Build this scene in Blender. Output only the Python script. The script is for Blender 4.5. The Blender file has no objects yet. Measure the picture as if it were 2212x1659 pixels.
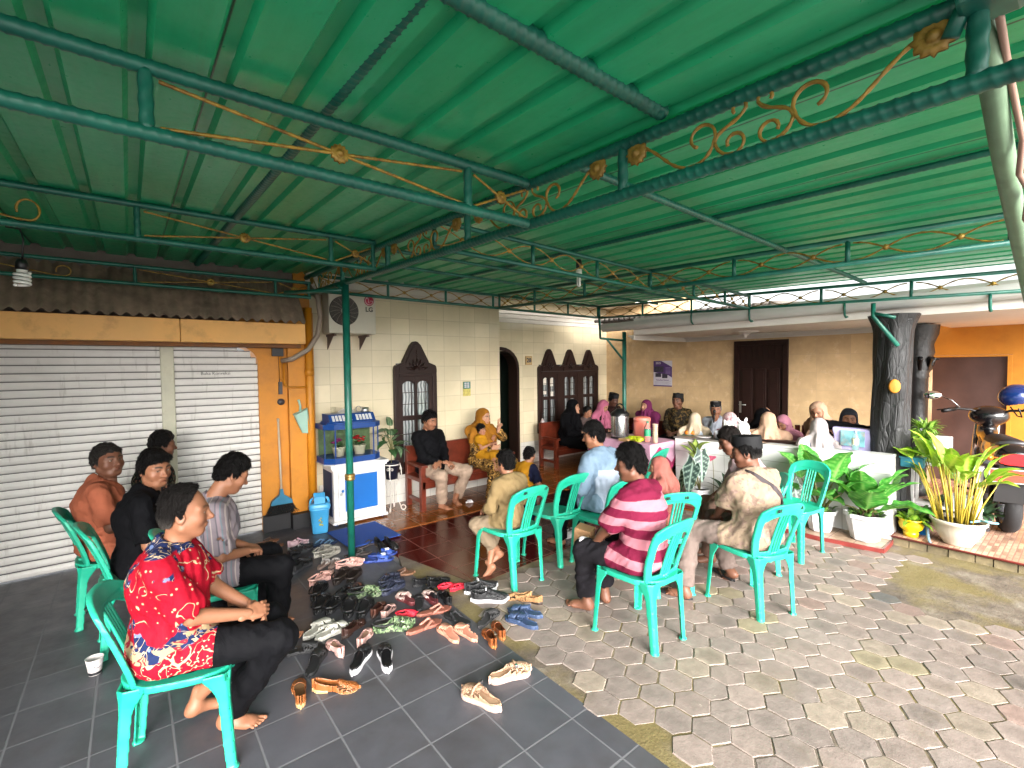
import bpy, bmesh, math, random
import numpy as np
from mathutils import Vector, Matrix, Euler
R = math.radians
SC = bpy.context.scene
COL = SC.collection
random.seed(7)
# ------------------------------------------------------------------ camera
FX, PXW, PXH = 1025.07, 2212.0, 1659.0
cam_d = bpy.data.cameras.new('camera'); cam = bpy.data.objects.new('camera', cam_d); COL.objects.link(cam)
cam_d.sensor_width = 36.0; cam_d.lens = FX / PXW * 36.0; cam_d.clip_start = .02; cam_d.clip_end = 800
CR = Matrix(((.7787, .0321, -.6266), (-.6273, .0224, -.7785), (-.0110, .9992, .0376)))
cam.matrix_world = Matrix.Translation((0, 0, 1.70)) @ CR.to_4x4()
SC.camera = cam
# ------------------------------------------------------------------ sky, sun, exposure
SUN_EL, SUN_AZ = R(20), R(206)          # sun over the street, behind the photographer's right shoulder
w = bpy.data.worlds.new('World'); SC.world = w; w.use_nodes = True
wt = w.node_tree; bg = wt.nodes['Background']
sky = wt.nodes.new('ShaderNodeTexSky'); sky.sky_type = 'NISHITA'; sky.sun_disc = False
sky.sun_elevation = SUN_EL; sky.sun_rotation = SUN_AZ; sky.air_density = 1.0; sky.dust_density = 6.0; sky.ozone_density = .6
hsv = wt.nodes.new('ShaderNodeHueSaturation'); hsv.inputs['Saturation'].default_value = .12   # cloud cover: the blue is washed out
wt.links.new(sky.outputs[0], hsv.inputs['Color']); wt.links.new(hsv.outputs[0], bg.inputs[0])
bg.inputs[1].default_value = .15
sd = bpy.data.lights.new('sun', 'SUN'); sd.energy = 2.0; sd.angle = R(60); sd.color = (1, .96, .9)
sun = bpy.data.objects.new('sun', sd); COL.objects.link(sun)
sun.rotation_euler = Vector((math.sin(SUN_AZ) * math.cos(SUN_EL), math.cos(SUN_AZ) * math.cos(SUN_EL), math.sin(SUN_EL))).to_track_quat('Z', 'Y').to_euler()
SC.view_settings.view_transform = 'Standard'; SC.view_settings.look = 'None'; SC.view_settings.gamma = 1
SC.view_settings.exposure = 2.25
SC.cycles.max_bounces = 8; SC.cycles.diffuse_bounces = 5; SC.cycles.use_denoising = True
SC.cycles.caustics_reflective = False; SC.cycles.caustics_refractive = False
# ------------------------------------------------------------------ materials
def srgb(h):
    h = h.lstrip('#'); c = [int(h[i:i + 2], 16) / 255 for i in (0, 2, 4)]
    return tuple(x / 12.92 if x <= .04045 else ((x + .055) / 1.055) ** 2.4 for x in c)
class G:
    def __init__(s, name):
        s.m = bpy.data.materials.new(name); s.m.use_nodes = True; s.t = s.m.node_tree; s.b = s.t.nodes['Principled BSDF']
    def n(s, typ, ins=None, **at):
        nd = s.t.nodes.new('ShaderNode' + typ)
        for k, v in at.items(): setattr(nd, k, v)
        for k, v in (ins or {}).items(): s.put(nd.inputs[k], v)
        return nd
    def put(s, sock, v):
        if isinstance(v, bpy.types.NodeSocket): s.t.links.new(v, sock)
        elif isinstance(v, tuple) and len(v) == 3 and sock.type == 'RGBA': sock.default_value = (*v, 1)
        else: sock.default_value = v
    def p(s, **kw):
        for k, v in kw.items(): s.put(s.b.inputs[k.replace('_', ' ')], v)
        return s
    def obj(s): return s.n('TexCoord').outputs['Object']
    def ma(s, op, a, b=0.0, c=0.0):
        return s.n('Math', {0: a, 1: b, 2: c}, operation=op).outputs[0]
    def mix(s, f, a, b, bt='MIX'):
        nd = s.n('Mix', data_type='RGBA', blend_type=bt)
        s.put(nd.inputs[0], f); s.put(nd.inputs[6], a); s.put(nd.inputs[7], b); return nd.outputs[2]
    def noise(s, v, sc, det=3, ro=.5, dist=0):
        return s.n('TexNoise', {'Vector': v, 'Scale': sc, 'Detail': det, 'Roughness': ro, 'Distortion': dist}).outputs[0]
    def ramp(s, f, stops, interp='LINEAR'):
        nd = s.n('ValToRGB', {0: f}); cr = nd.color_ramp; cr.interpolation = interp
        while len(cr.elements) < len(stops): cr.elements.new(.5)
        for e, (p, c) in zip(cr.elements, stops): e.position = p; e.color = (*c, 1) if isinstance(c, tuple) else (c, c, c, 1)
        return nd.outputs[0]
    def mr(s, f, a, b, c=0, d=1): return s.n('MapRange', {0: f, 1: a, 2: b, 3: c, 4: d}).outputs[0]
    def vm(s, v, sc=(1, 1, 1), loc=(0, 0, 0), rot=(0, 0, 0)):
        return s.n('Mapping', {'Vector': v, 'Scale': sc, 'Location': loc, 'Rotation': rot}).outputs[0]
    def xyz(s, v): return s.n('SeparateXYZ', {0: v}).outputs
    def comb(s, x, y, z=0.0): return s.n('CombineXYZ', {0: x, 1: y, 2: z}).outputs[0]
    def bump(s, h, st=.3, d=.01, nrm=None):
        nd = s.n('Bump', {'Height': h, 'Strength': st, 'Distance': d})
        if nrm is not None: s.put(nd.inputs['Normal'], nrm)
        s.put(s.b.inputs['Normal'], nd.outputs[0]); return nd.outputs[0]
def lin(c): return srgb(c) if isinstance(c, str) else c
MC = {}
def mat(name, c, rough=.6, var=.12, vs=9, bump=0, bs=80, metal=0, coat=0, dirt=None, spec=.5):
    if name in MC: return MC[name]
    g = G(name); c = lin(c); v = g.obj()
    f = g.noise(v, vs, 4, .6)
    lo = tuple(x * (1 - var) for x in c); hi = tuple(min(1, x * (1 + var)) for x in c)
    col = g.ramp(f, [(.3, lo), (.7, hi)])
    if dirt: col = g.mix(g.mr(g.noise(v, dirt[1], 5, .65), .52, .75, 0, dirt[2]), col, lin(dirt[0]))
    g.p(Base_Color=col, Roughness=rough, Metallic=metal, Coat_Weight=coat); g.b.inputs['Specular IOR Level'].default_value = spec
    g.put(g.b.inputs['Roughness'], g.mr(f, .2, .8, rough * .85, min(1, rough * 1.12)))
    if bump: g.bump(g.noise(v, bs, 4, .6), bump, .004)
    MC[name] = g.m; return g.m
def vcol_mat(name, rough=.55, bump=.15, bs=150, sss=0.0, var=.1, spec=.4):
    "colour taken from the mesh's own Col attribute (eyes, lips, hair roots, leaf veins...)"
    if name in MC: return MC[name]
    g = G(name); a = g.n('VertexColor', layer_name='Col').outputs[0]; v = g.obj()
    col = g.mix(g.mr(g.noise(v, 25, 4, .6), .3, .7, 0, 1), g.mix(1.0, a, (1 - var,) * 3, 'MULTIPLY'), a)
    g.p(Base_Color=col, Roughness=rough); g.b.inputs['Specular IOR Level'].default_value = spec
    if sss: g.p(Subsurface_Weight=sss, Subsurface_Scale=.01)
    if bump: g.bump(g.noise(v, bs, 3, .6), bump, .002)
    MC[name] = g.m; return g.m
# ------------------------------------------------------------------ objects
def tag(o, label=None, cat=None, group=None, kind=None):
    for k, v in (('label', label), ('category', cat), ('group', group), ('kind', kind)):
        if v: o[k] = v
    return o
def empty(name, loc=(0, 0, 0), rz=0.0, label=None, cat=None, group=None):
    o = bpy.data.objects.new(name, None); COL.objects.link(o); o.location = loc; o.rotation_euler = (0, 0, rz); o.empty_display_size = .1
    return tag(o, label, cat, group)
def link(name, me, parent=None):
    o = bpy.data.objects.new(name, me); COL.objects.link(o)
    if parent is not None: o.parent = parent
    return o
def copy_tree(o, parent=None):
    c = o.copy(); COL.objects.link(c)
    if parent is not None: c.parent = parent
    for ch in [x for x in o.children]: copy_tree(ch, c)
    return c
class MB:
    def __init__(s): s.v = []; s.f = []; s.mi = []; s.sm = []
    def add(s, vs, fs, m=0, smooth=False):
        b = len(s.v); s.v += [tuple(map(float, v)) for v in vs]
        for f in fs: s.f.append([b + i for i in f]); s.mi.append(m); s.sm.append(smooth)
        return s
    def box(s, lo, hi, m=0, bev=0.0, mx=None):
        x0, y0, z0 = lo; x1, y1, z1 = hi
        if bev <= 0:
            vs = [(x, y, z) for z in (z0, z1) for x, y in ((x0, y0), (x1, y0), (x1, y1), (x0, y1))]
            fs = [(3, 2, 1, 0), (4, 5, 6, 7), (0, 1, 5, 4), (1, 2, 6, 5), (2, 3, 7, 6), (3, 0, 4, 7)]
        else:
            bm = bmesh.new(); bmesh.ops.create_cube(bm, size=1)
            for v in bm.verts: v.co = Vector(((x0 + x1) / 2 + v.co.x * (x1 - x0), (y0 + y1) / 2 + v.co.y * (y1 - y0), (z0 + z1) / 2 + v.co.z * (z1 - z0)))
            bmesh.ops.bevel(bm, geom=bm.edges[:], offset=bev, segments=2, affect='EDGES', profile=.6)
            bm.verts.index_update(); vs = [v.co.copy() for v in bm.verts]; fs = [[v.index for v in f.verts] for f in bm.faces]; bm.free()
        if mx is not None: vs = [mx @ Vector(v) for v in vs]
        return s.add(vs, fs, m)
    def tube(s, pts, r, n=8, m=0, cap=True, twist=0.0, lobes=2, amp=.0, closed=False):
        P = [Vector(p) for p in pts]; N = len(P); rr = r if hasattr(r, '__len__') else [r] * N
        t0 = (P[1] - P[0]).normalized(); up = Vector((0, 0, 1)) if abs(t0.z) < .9 else Vector((1, 0, 0))
        nx = t0.cross(up).normalized(); vs = []; L = 0
        for i, p in enumerate(P):
            if i: L += (p - P[i - 1]).length
            t = ((P[(i + 1) % N] if closed or i < N - 1 else p) - (P[i - 1] if closed or i else p)).normalized()
            nx = (nx - t * nx.dot(t)).normalized(); ny = t.cross(nx)
            for k in range(n):
                a = 2 * math.pi * k / n; c_ = math.cos(lobes * (a - twist * L)); q = rr[i] * (1 + amp * (max(0, c_) ** 4 if lobes == 1 else c_))
                vs.append(p + nx * (q * math.cos(a)) + ny * (q * math.sin(a)))
        fs = [(i * n + k, i * n + (k + 1) % n, (i + 1) * n + (k + 1) % n, (i + 1) * n + k) for i in range(N - 1) for k in range(n)]
        if closed: fs += [((N - 1) * n + k, (N - 1) * n + (k + 1) % n, (k + 1) % n, k) for k in range(n)]
        elif cap: fs += [list(range(n))[::-1], [(N - 1) * n + k for k in range(n)]]
        return s.add(vs, fs, m, True)
    def rope(s, a, b, r, step=.012, n=12, m=0, twist=90, lobes=2, amp=.12):
        a = Vector(a); b = Vector(b); N = max(2, int((b - a).length / step))
        return s.tube([a.lerp(b, i / N) for i in range(N + 1)], r, n, m, True, twist, lobes, amp)
    def lathe(s, prof, n=24, m=0, mx=None, mod=None, caps=False):
        vs = []
        for r, z in prof:
            for k in range(n):
                a = 2 * math.pi * k / n; q = r * (mod(a, z) if mod else 1); vs.append(Vector((q * math.cos(a), q * math.sin(a), z)))
        if mx is not None: vs = [mx @ v for v in vs]
        N = len(prof)
        fs = [(i * n + k, i * n + (k + 1) % n, (i + 1) * n + (k + 1) % n, (i + 1) * n + k) for i in range(N - 1) for k in range(n)]
        if caps: fs += [list(range(n))[::-1], [(N - 1) * n + k for k in range(n)]]
        return s.add(vs, fs, m, True)
    def prism(s, poly, d, mx=None, m=0, smooth=False):
        "poly in local xz, extruded along local y by d"
        n = len(poly); vs = [Vector((x, 0, z)) for x, z in poly] + [Vector((x, d, z)) for x, z in poly]
        if mx is not None: vs = [mx @ v for v in vs]
        fs = [list(range(n)), [n + i for i in range(n)][::-1]] + [(i, n + i, n + (i + 1) % n, (i + 1) % n) for i in range(n)]
        return s.add(vs, fs, m, smooth)
    def quad(s, a, b, c, d, m=0): return s.add([a, b, c, d], [(0, 1, 2, 3)], m)
    def build(s, name, mats, parent=None, auto=None, cols=None):
        me = bpy.data.meshes.new(name); me.from_pydata(s.v, [], s.f); me.validate()
        for mm in (mats if isinstance(mats, (list, tuple)) else [mats]): me.materials.append(mm)
        if len(me.polygons) == len(s.f):
            me.polygons.foreach_set('material_index', s.mi); me.polygons.foreach_set('use_smooth', s.sm)
        if cols is not None:
            ca = me.color_attributes.new('Col', 'FLOAT_COLOR', 'POINT'); ca.data.foreach_set('color', np.asarray(cols, np.float32).ravel())
        bm = bmesh.new(); bm.from_mesh(me); bmesh.ops.recalc_face_normals(bm, faces=bm.faces[:]); bm.to_mesh(me); bm.free()
        return link(name, me, parent)
def thing(o, label, cat, group=None): return tag(o, label, cat, group)
def arc(cx, cz, r, a0, a1, n=10): return [(cx + r * math.cos(R(a0 + (a1 - a0) * i / n)), cz + r * math.sin(R(a0 + (a1 - a0) * i / n))) for i in range(n + 1)]
def text_mb(txt, size, depth=.0015, bold=0.0):
    "lettering as a mesh in local xz, facing -y"
    cu = bpy.data.curves.new('lettering', 'FONT'); cu.body = txt; cu.size = size; cu.extrude = depth; cu.offset = bold; cu.resolution_u = 3
    cu.align_x = 'CENTER'; cu.align_y = 'CENTER'
    o = bpy.data.objects.new('lettering', cu); COL.objects.link(o); dg = bpy.context.evaluated_depsgraph_get()
    me = bpy.data.meshes.new_from_object(o.evaluated_get(dg)); bpy.data.objects.remove(o); bpy.data.curves.remove(cu)
    mb = MB(); mb.add([(v.co.x, -v.co.z, v.co.y) for v in me.vertices], [list(p.vertices) for p in me.polygons]); return mb
# ================================================================== ground
def tile_mat(name, base, grout, sx, sy, ox, oy, jw, axes='xy', rough=.25, var=.1, bump=.15, dirt=None, bs=120, vs=3.0, cellvar=.15, spec=.5, stagger=0):
    g = G(name); o = g.obj(); x, y, z = g.xyz(o)
    a, b = {'xy': (x, y), 'xz': (x, z), 'yz': (y, z)}[axes]
    u = g.ma('DIVIDE', g.ma('SUBTRACT', a, ox), sx); v = g.ma('DIVIDE', g.ma('SUBTRACT', b, oy), sy)
    if stagger: u = g.ma('ADD', u, g.ma('MULTIPLY', g.ma('FLOOR', v), stagger))
    fu = g.ma('ABSOLUTE', g.ma('SUBTRACT', g.ma('FRACT', u), .5)); fv = g.ma('ABSOLUTE', g.ma('SUBTRACT', g.ma('FRACT', v), .5))
    du = g.ma('MULTIPLY', g.ma('SUBTRACT', .5, fu), sx); dv = g.ma('MULTIPLY', g.ma('SUBTRACT', .5, fv), sy)
    d = g.ma('MINIMUM', du, dv)
    wob = g.ma('MULTIPLY', g.ma('SUBTRACT', g.noise(o, 9, 3), .5), jw * .8)
    j = g.mr(g.ma('ADD', d, wob), jw * .35, jw * .9, 1, 0)
    cell = g.n('TexWhiteNoise', {'Vector': g.comb(g.ma('FLOOR', u), g.ma('FLOOR', v))}, noise_dimensions='3D').outputs[0]
    c = lin(base); f = g.noise(o, vs, 5, .6)
    col = g.ramp(f, [(.3, tuple(k * (1 - var) for k in c)), (.7, tuple(min(1, k * (1 + var)) for k in c))])
    col = g.mix(1.0, col, g.comb(*[g.mr(cell, 0, 1, 1 - cellvar, 1 + cellvar)] * 3), 'MULTIPLY')
    if dirt: col = g.mix(g.mr(g.noise(o, dirt[1], 5, .7), .5, .75, 0, dirt[2]), col, lin(dirt[0]))
    g.p(Base_Color=g.mix(j, col, lin(grout)), Roughness=g.ma('ADD', g.mr(g.noise(o, 6, 5, .7), .3, .75, rough * .8, rough * 1.5), g.ma('MULTIPLY', j, .3)))
    g.b.inputs['Specular IOR Level'].default_value = spec
    h = g.ma('ADD', g.ma('MULTIPLY', j, -1.0), g.ma('MULTIPLY', g.noise(o, bs, 3), .12)); h = g.ma('ADD', h, g.ma('MULTIPLY', g.noise(o, 5, 2), .5))
    g.bump(h, bump, .004); return g.m
def sheet(name, poly, z, m, thick=.02, sub=None):
    mb = MB(); n = len(poly)
    vs = [(x, y, z) for x, y in poly] + [(x, y, z - thick) for x, y in poly]
    mb.add(vs, [list(range(n)), [n + i for i in range(n)][::-1]] + [(i, n + i, n + (i + 1) % n, (i + 1) % n) for i in range(n)])
    return tag(mb.build(name, m), kind='structure')
sheet('ground', [(-300, -300), (300, -300), (300, 300), (-300, 300)], -.06, mat('street concrete', (.48, .47, .45), .9, .2, .4, .3, 40), .3)
m_dark = tile_mat('charcoal floor tile', '#48484e', '#606064', .30, .30, .105, .06, .0075, rough=.42, var=.14, bump=.25, cellvar=.13, vs=4, dirt=('#332c26', 1.3, .6))
sheet('dark_tile_floor', [(-4, -3), (1.72, -3), (1.72, 1.1), (1.73, 2.2), (1.755, 3.695), (1.78, 4.56), (1.78, 6.0), (-4, 6.0)], 0, m_dark)
m_red = tile_mat('oxblood floor tile', '#40100c', '#6a4238', .29, .29, .05, .19, .006, rough=.16, var=.12, bump=.12, cellvar=.14, vs=3)
sheet('red_tile_floor', [(1.86, 4.54), (1.84, 3.98), (2.055, 3.02), (4.95, 3.20), (4.95, 4.54)], .004, m_red, .03)
m_och = tile_mat('ochre floor tile', '#7d4620', '#8a6038', .30, .30, 2.08, 4.55, .005, rough=.10, var=.2, bump=.08, cellvar=.1, vs=5, spec=.6)
sheet('ochre_tile_floor', [(1.78, 4.545), (5.0, 4.545), (5.0, 2.9), (7.6, 2.9), (7.6, 6.4), (1.5, 6.4), (1.5, 5.3), (1.78, 5.2)], .012, m_och, .05)
# mortar bed and hexagonal pavers -------------------------------------------------
g = G('rough mortar bed'); o = g.obj(); f = g.noise(o, 5, 8, .7); f2 = g.noise(o, 60, 5, .7)
c = g.ramp(f, [(.25, srgb('#3d342c')), (.5, srgb('#695d51')), (.75, srgb('#948a7b'))])
moss = g.mr(g.noise(g.vm(o, (1, 1, 1), (4.1, 2.0, 0)), 1.6, 5, .6), .46, .6)
c = g.mix(g.ma('MULTIPLY', moss, .75), c, srgb('#736534'))
g.p(Base_Color=g.mix(g.mr(f2, .35, .65), g.mix(1, c, (.75, .75, .75), 'MULTIPLY'), c), Roughness=.9); g.bump(g.ma('ADD', f, g.ma('MULTIPLY', f2, .4)), .8, .012)
sheet('mortar_bed', [(1.72, -1.2), (1.72, 1.1), (1.73, 2.2), (1.755, 3.695), (1.86, 4.0), (2.055, 3.02), (4.95, 3.20), (5.52, 3.2), (5.58, -1.2)], .0005, g.m, .05)
g = G('hexagonal concrete paver'); o = g.obj(); a = g.n('VertexColor', layer_name='Col').outputs[0]
f = g.noise(o, 14, 6, .65); f2 = g.noise(o, 90, 4, .7); st = g.noise(o, 3.2, 5, .65)
c = g.mix(g.mr(f, .32, .68), g.mix(1, a, (.72, .72, .72), 'MULTIPLY'), a)
c = g.mix(g.mr(f2, .58, .75, 0, .45), c, srgb('#5c5750')); c = g.mix(g.mr(st, .56, .74, 0, .55), c, srgb('#6d6252'))
c = g.mix(g.mr(g.noise(o, 22, 6, .75), .66, .72, 0, .5), c, srgb('#c9c1b3'))
g.p(Base_Color=c, Roughness=g.mr(f, .3, .7, .62, .9)); g.bump(g.ma('ADD', g.ma('MULTIPLY', f, 1.0), g.ma('MULTIPLY', f2, .5)), .55, .006); m_hex = g.m
mb = MB(); cols = []; P_ = .172; rowh = P_ * math.sqrt(3) / 2; rnd = random.Random(3)
for j in range(-8, 28):
    for i in range(-2, 26):
        cx = 1.79 + (i + .5 * (j & 1)) * P_ + .010 * math.sin(j * .9); cy = .05 + j * rowh + .008 * math.sin(i * .7)
        if cx < 1.80 + .03 * math.sin(cy * 7) or cx > (5.10 if cy > 1.1 else 5.24 + .03 * math.sin(cy * 9)): continue
        if cy > 3.03 + (cx - 2.06) * .02 + .08 or cy > 2.98 - .2 * max(0, 2.15 - cx) * 5: continue
        if ((cx - 4.72) / .55) ** 2 + ((cy - .62) / .42) ** 2 < 1 : continue
        rr = P_ / math.sqrt(3) * rnd.uniform(.962, .984)
        zt = rnd.uniform(.002, .0055); tx, ty = rnd.gauss(0, .008), rnd.gauss(0, .008); rot = rnd.gauss(0, .012)
        vs = []; rings = ((rr, -.02), (rr, zt - .004), (rr * .955, zt), (rr * .5, zt + .0004))
        for q, z in rings:
            for k in range(6):
                for s_ in range(3):
                    a0 = math.pi / 6 + rot + k * math.pi / 3; a1 = a0 + math.pi / 3; t = s_ / 3
                    x = q * ((1 - t) * math.cos(a0) + t * math.cos(a1)); y = q * ((1 - t) * math.sin(a0) + t * math.sin(a1))
                    jt = rnd.uniform(-.0022, .0022); x += jt; y += rnd.uniform(-.0022, .0022)
                    vs.append((cx + x, cy + y, z + (tx * x + ty * y) * (z > -.01)))
        fs = [(r * 18 + k, r * 18 + (k + 1) % 18, (r + 1) * 18 + (k + 1) % 18, (r + 1) * 18 + k) for r in range(3) for k in range(18)] + [[54 + k for k in range(18)]]
        u = rnd.random(); col = srgb('#8f8078'); far = max(0, min(1, (cx - 2.2) / 2.0))
        if u < .05 + .16 * far and 2.6 < cx < 3.6: col = srgb('#91856d')
        elif u < .20 and cx > 2.9: col = srgb('#8b756c')
        elif u < .5: col = srgb('#897c75')
        elif u < .62: col = srgb('#96887a')
        if rnd.random() < .006: col = srgb('#5c5a58')
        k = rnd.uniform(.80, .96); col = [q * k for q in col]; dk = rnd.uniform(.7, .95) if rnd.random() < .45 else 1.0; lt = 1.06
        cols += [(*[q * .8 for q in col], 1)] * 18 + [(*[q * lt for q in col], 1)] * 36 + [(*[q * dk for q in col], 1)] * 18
        mb.add(vs, fs, 0, False)
hexo = mb.build('hexagonal_paving', m_hex, cols=cols); tag(hexo, kind='structure')
# raised porch slab on the right, its stone riser, and the planter ledge
m_brk = tile_mat('small brick pattern floor tile', '#a8846f', '#86685a', .10, .035, 0, 0, .006, rough=.3, var=.25, bump=.12, cellvar=.42, vs=7, stagger=.37)
sheet('porch_floor', [(5.47, 1.19), (5.47, -1.2), (8.7, -1.2), (8.7, 2.0), (5.65, 2.0), (5.65, 1.19)], .085, m_brk, .012)
mb = MB(); rs = random.Random(9)
edge = [(5.495, -1.2), (5.495, 1.19)]
for (x0, y0), (x1, y1) in zip(edge, edge[1:]):
    L = math.hypot(x1 - x0, y1 - y0); t = 0
    while t < 1:
        t2 = min(1, t + rs.uniform(.10, .2) / L); p = Vector((x0 + (x1 - x0) * t, y0 + (y1 - y0) * t, 0)); q = Vector((x0 + (x1 - x0) * (t2 - .003), y0 + (y1 - y0) * (t2 - .003), 0))
        d = (q - p); nn = Vector((-d.y, d.x, 0)).normalized() * rs.uniform(.0, .014)
        b2 = Vector((-d.y, d.x, 0)).normalized() * -.05
        mb.add([p + nn, q + nn, q + b2, p + b2, p + nn * .6 + Vector((0, 0, .072)), q + nn * .6 + Vector((0, 0, .072)), q + b2 + Vector((0, 0, .072)), p + b2 + Vector((0, 0, .072))], [(0, 1, 5, 4), (1, 2, 6, 5), (2, 3, 7, 6), (3, 0, 4, 7), (4, 5, 6, 7)]); t = t2
tag(mb.build('stone_riser', mat('mossy riser stone', '#6d6148', .9, .35, 11, .7, 40, dirt=('#3f3a30', 6, .8))), kind='structure')
mb = MB(); mb.tube([(5.468, -1.2, .082), (5.468, 1.19, .082), (5.65, 1.195, .082)], .010, 8)
tag(mb.build('red_edge_trim', mat('red edge trim', '#6e2a26', .4, .2)), kind='structure')
def quadslab(name, p, z0, z1, m): return sheet(name, p, z1, m, z1 - z0)
led = [(5.50, 1.185), (5.15, 1.175), (5.08, 1.66), (5.05, 3.35), (5.50, 3.35)]
quadslab('planter_ledge', led, -.02, .035, tile_mat('mottled ledge tile', '#927a66', '#5c4a42', .2, .2, 0, 0, .004, rough=.4, var=.35, bump=.15, cellvar=.15, vs=16, dirt=('#5a3f34', 7, .8)))
mb = MB(); mb.box((0, 0, -.02), (1, .014, .05)); o = None
pa, pb, pc = Vector((5.52, 1.18, 0)), Vector((5.148, 1.17, 0)), Vector((5.072, 1.66, 0))
mb = MB()
for a_, b_ in ((pa, pb), (pb, pc), (pc, Vector((5.045, 3.35, 0)))):
    d = (b_ - a_).normalized(); nn = Vector((-d.y, d.x, 0)) * -.012
    mb.add([a_ + Vector((0, 0, -.02)), b_ + Vector((0, 0, -.02)), b_ + nn + Vector((0, 0, -.02)), a_ + nn + Vector((0, 0, -.02)), a_ + Vector((0, 0, .042)), b_ + Vector((0, 0, .042)), b_ + nn + Vector((0, 0, .042)), a_ + nn + Vector((0, 0, .042))], [(0, 1, 5, 4), (1, 2, 6, 5), (2, 3, 7, 6), (3, 0, 4, 7), (4, 5, 6, 7)])
tag(mb.build('ledge_trim', MC['red edge trim']), kind='structure')
# ================================================================== house
house = empty('tiled_house', (2.85, 5.5, 0), 0, 'cream tiled house with dark carved windows and an arched doorway', 'house')
def hp(mb, name, m, parent=None):
    o = mb.build(name, m, parent or house); o.matrix_parent_inverse = Matrix.Identity(4)
    if parent is None: o.location = (-2.85, -5.5, 0)
    return o
m_wall = tile_mat('glazed cream wall tile', '#c9bc9f', '#a3977f', .25, .20, .02, .11, .0042, 'xz', rough=.13, var=.07, bump=.10, cellvar=.07, vs=2.5, bs=30, spec=.55)
m_low = tile_mat('white skirting tile', '#c2bfb8', '#8c8780', .25, .20, .02, .11, .004, 'xz', rough=.15, var=.05, bump=.08, cellvar=.04, vs=2.5)
m_wallb = tile_mat('beige marbled wall tile', '#c6a880', '#ad9170', .40, .25, .1, .07, .0025, 'yz', rough=.22, var=.13, bump=.06, cellvar=.06, vs=5, bs=40)
YA, Y2, XB = 5.5, 6.25, 7.48
def wallx(y, x0, x1, z0, z1, th, holes, m, name):
    mb = MB(); xs = sorted({x0, x1, *[h[0] for h in holes], *[h[1] for h in holes]}); zs = sorted({z0, z1, *[h[2] for h in holes], *[h[3] for h in holes]})
    for a, b in zip(xs, xs[1:]):
        for c_, d in zip(zs, zs[1:]):
            if not any(h[0] <= a and b <= h[1] and h[2] <= c_ and d <= h[3] for h in holes): mb.box((a, y, c_), (b, y + th, d))
    return hp(mb, name, m)
wallx(YA, 1.52, 4.2, 0, 2.95, .2, [(2.575, 3.08, .35, 1.75)], m_wall, 'front_wall')
mb = MB(); mb.box((4.0, YA + .2, 0), (4.2, Y2 + .2, 2.95)); hp(mb, 'return_wall', m_wall)
wallx(Y2, 4.2, XB, 0, 2.95, .2, [(4.4, 5.17, 0, 1.95), (5.64, 7.13, .55, 1.72)], m_wall, 'recessed_wall')
mb = MB(); mb.box((XB, 4.45, 0), (XB + .2, Y2 + .2, 2.95)); mb.box((XB, 1.3, 0), (XB + .2, 4.45, 2.40)); hp(mb, 'back_wall', m_wallb)
mb = MB(); mb.box((4.2, Y2 - .012, .0), (5.17 - .77, Y2 + .0, .38)); mb.box((5.2, Y2 - .012, 0), (XB, Y2, .38)); mb.box((1.62, YA - .012, 0), (4.2, YA, .38)); hp(mb, 'skirting', m_low)
m_plas = mat('off white plaster', '#c9c3ba', .7, .06, 4, .1, 30)
mb = MB()
for y, x0, x1 in ((YA, 1.52, 4.2), (Y2, 4.2, XB)):
    mb.box((x0, y - .05, 2.60 if y == YA else 2.50), (x1, y - .002, 2.67 if y == YA else 2.57)); mb.box((x0, y - .09, 2.672 if y == YA else 2.572), (x1, y - .002, 2.75 if y == YA else 2.65)); mb.box((x0, y - .02, 2.53 if y == YA else 2.43), (x1, y - .002, 2.598 if y == YA else 2.498))
hp(mb, 'cornice', m_plas)
mb = MB(); mb.box((1.4, YA - .2, 2.80), (4.2, YA + .3, 3.0)); mb.box((4.2, 5.2, 2.80), (XB + .2, Y2 + .3, 3.0)); hp(mb, 'eaves', m_plas)
m_wood = mat('dark stained wood', '#24130f', .5, .25, 14, .25, 50, spec=.3)
m_glass = G('window pane'); m_glass.p(Base_Color=(.34, .37, .37), Roughness=.04, Metallic=0.0, Alpha=1.0); m_glass.b.inputs['Specular IOR Level'].default_value = .9
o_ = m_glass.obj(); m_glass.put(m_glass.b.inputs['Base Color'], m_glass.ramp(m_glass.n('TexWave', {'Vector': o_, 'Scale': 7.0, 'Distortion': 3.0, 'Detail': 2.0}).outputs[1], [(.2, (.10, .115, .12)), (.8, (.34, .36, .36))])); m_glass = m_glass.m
def ogee(w, h0, h1, h2):
    "outline of a carved crown: sides to h0, shoulders to h1, ogee tip h2"
    L = [(-w, 0), (-w, h0)] + [(-w + .05 * w * 2 * (1 - math.cos(t)), h0 + (h1 - h0) * .7 * math.sin(t)) for t in np.linspace(.2, 1.57, 5)]
    L += [(-w * .62, h1), (-w * .60, h1 + .02), (-w * .42, h1 + (h2 - h1) * .45), (-w * .24, h1 + (h2 - h1) * .82), (-w * .1, h2 - .008), (0, h2)]
    return L + [(-x, z) for x, z in reversed(L[:-1])]
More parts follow.
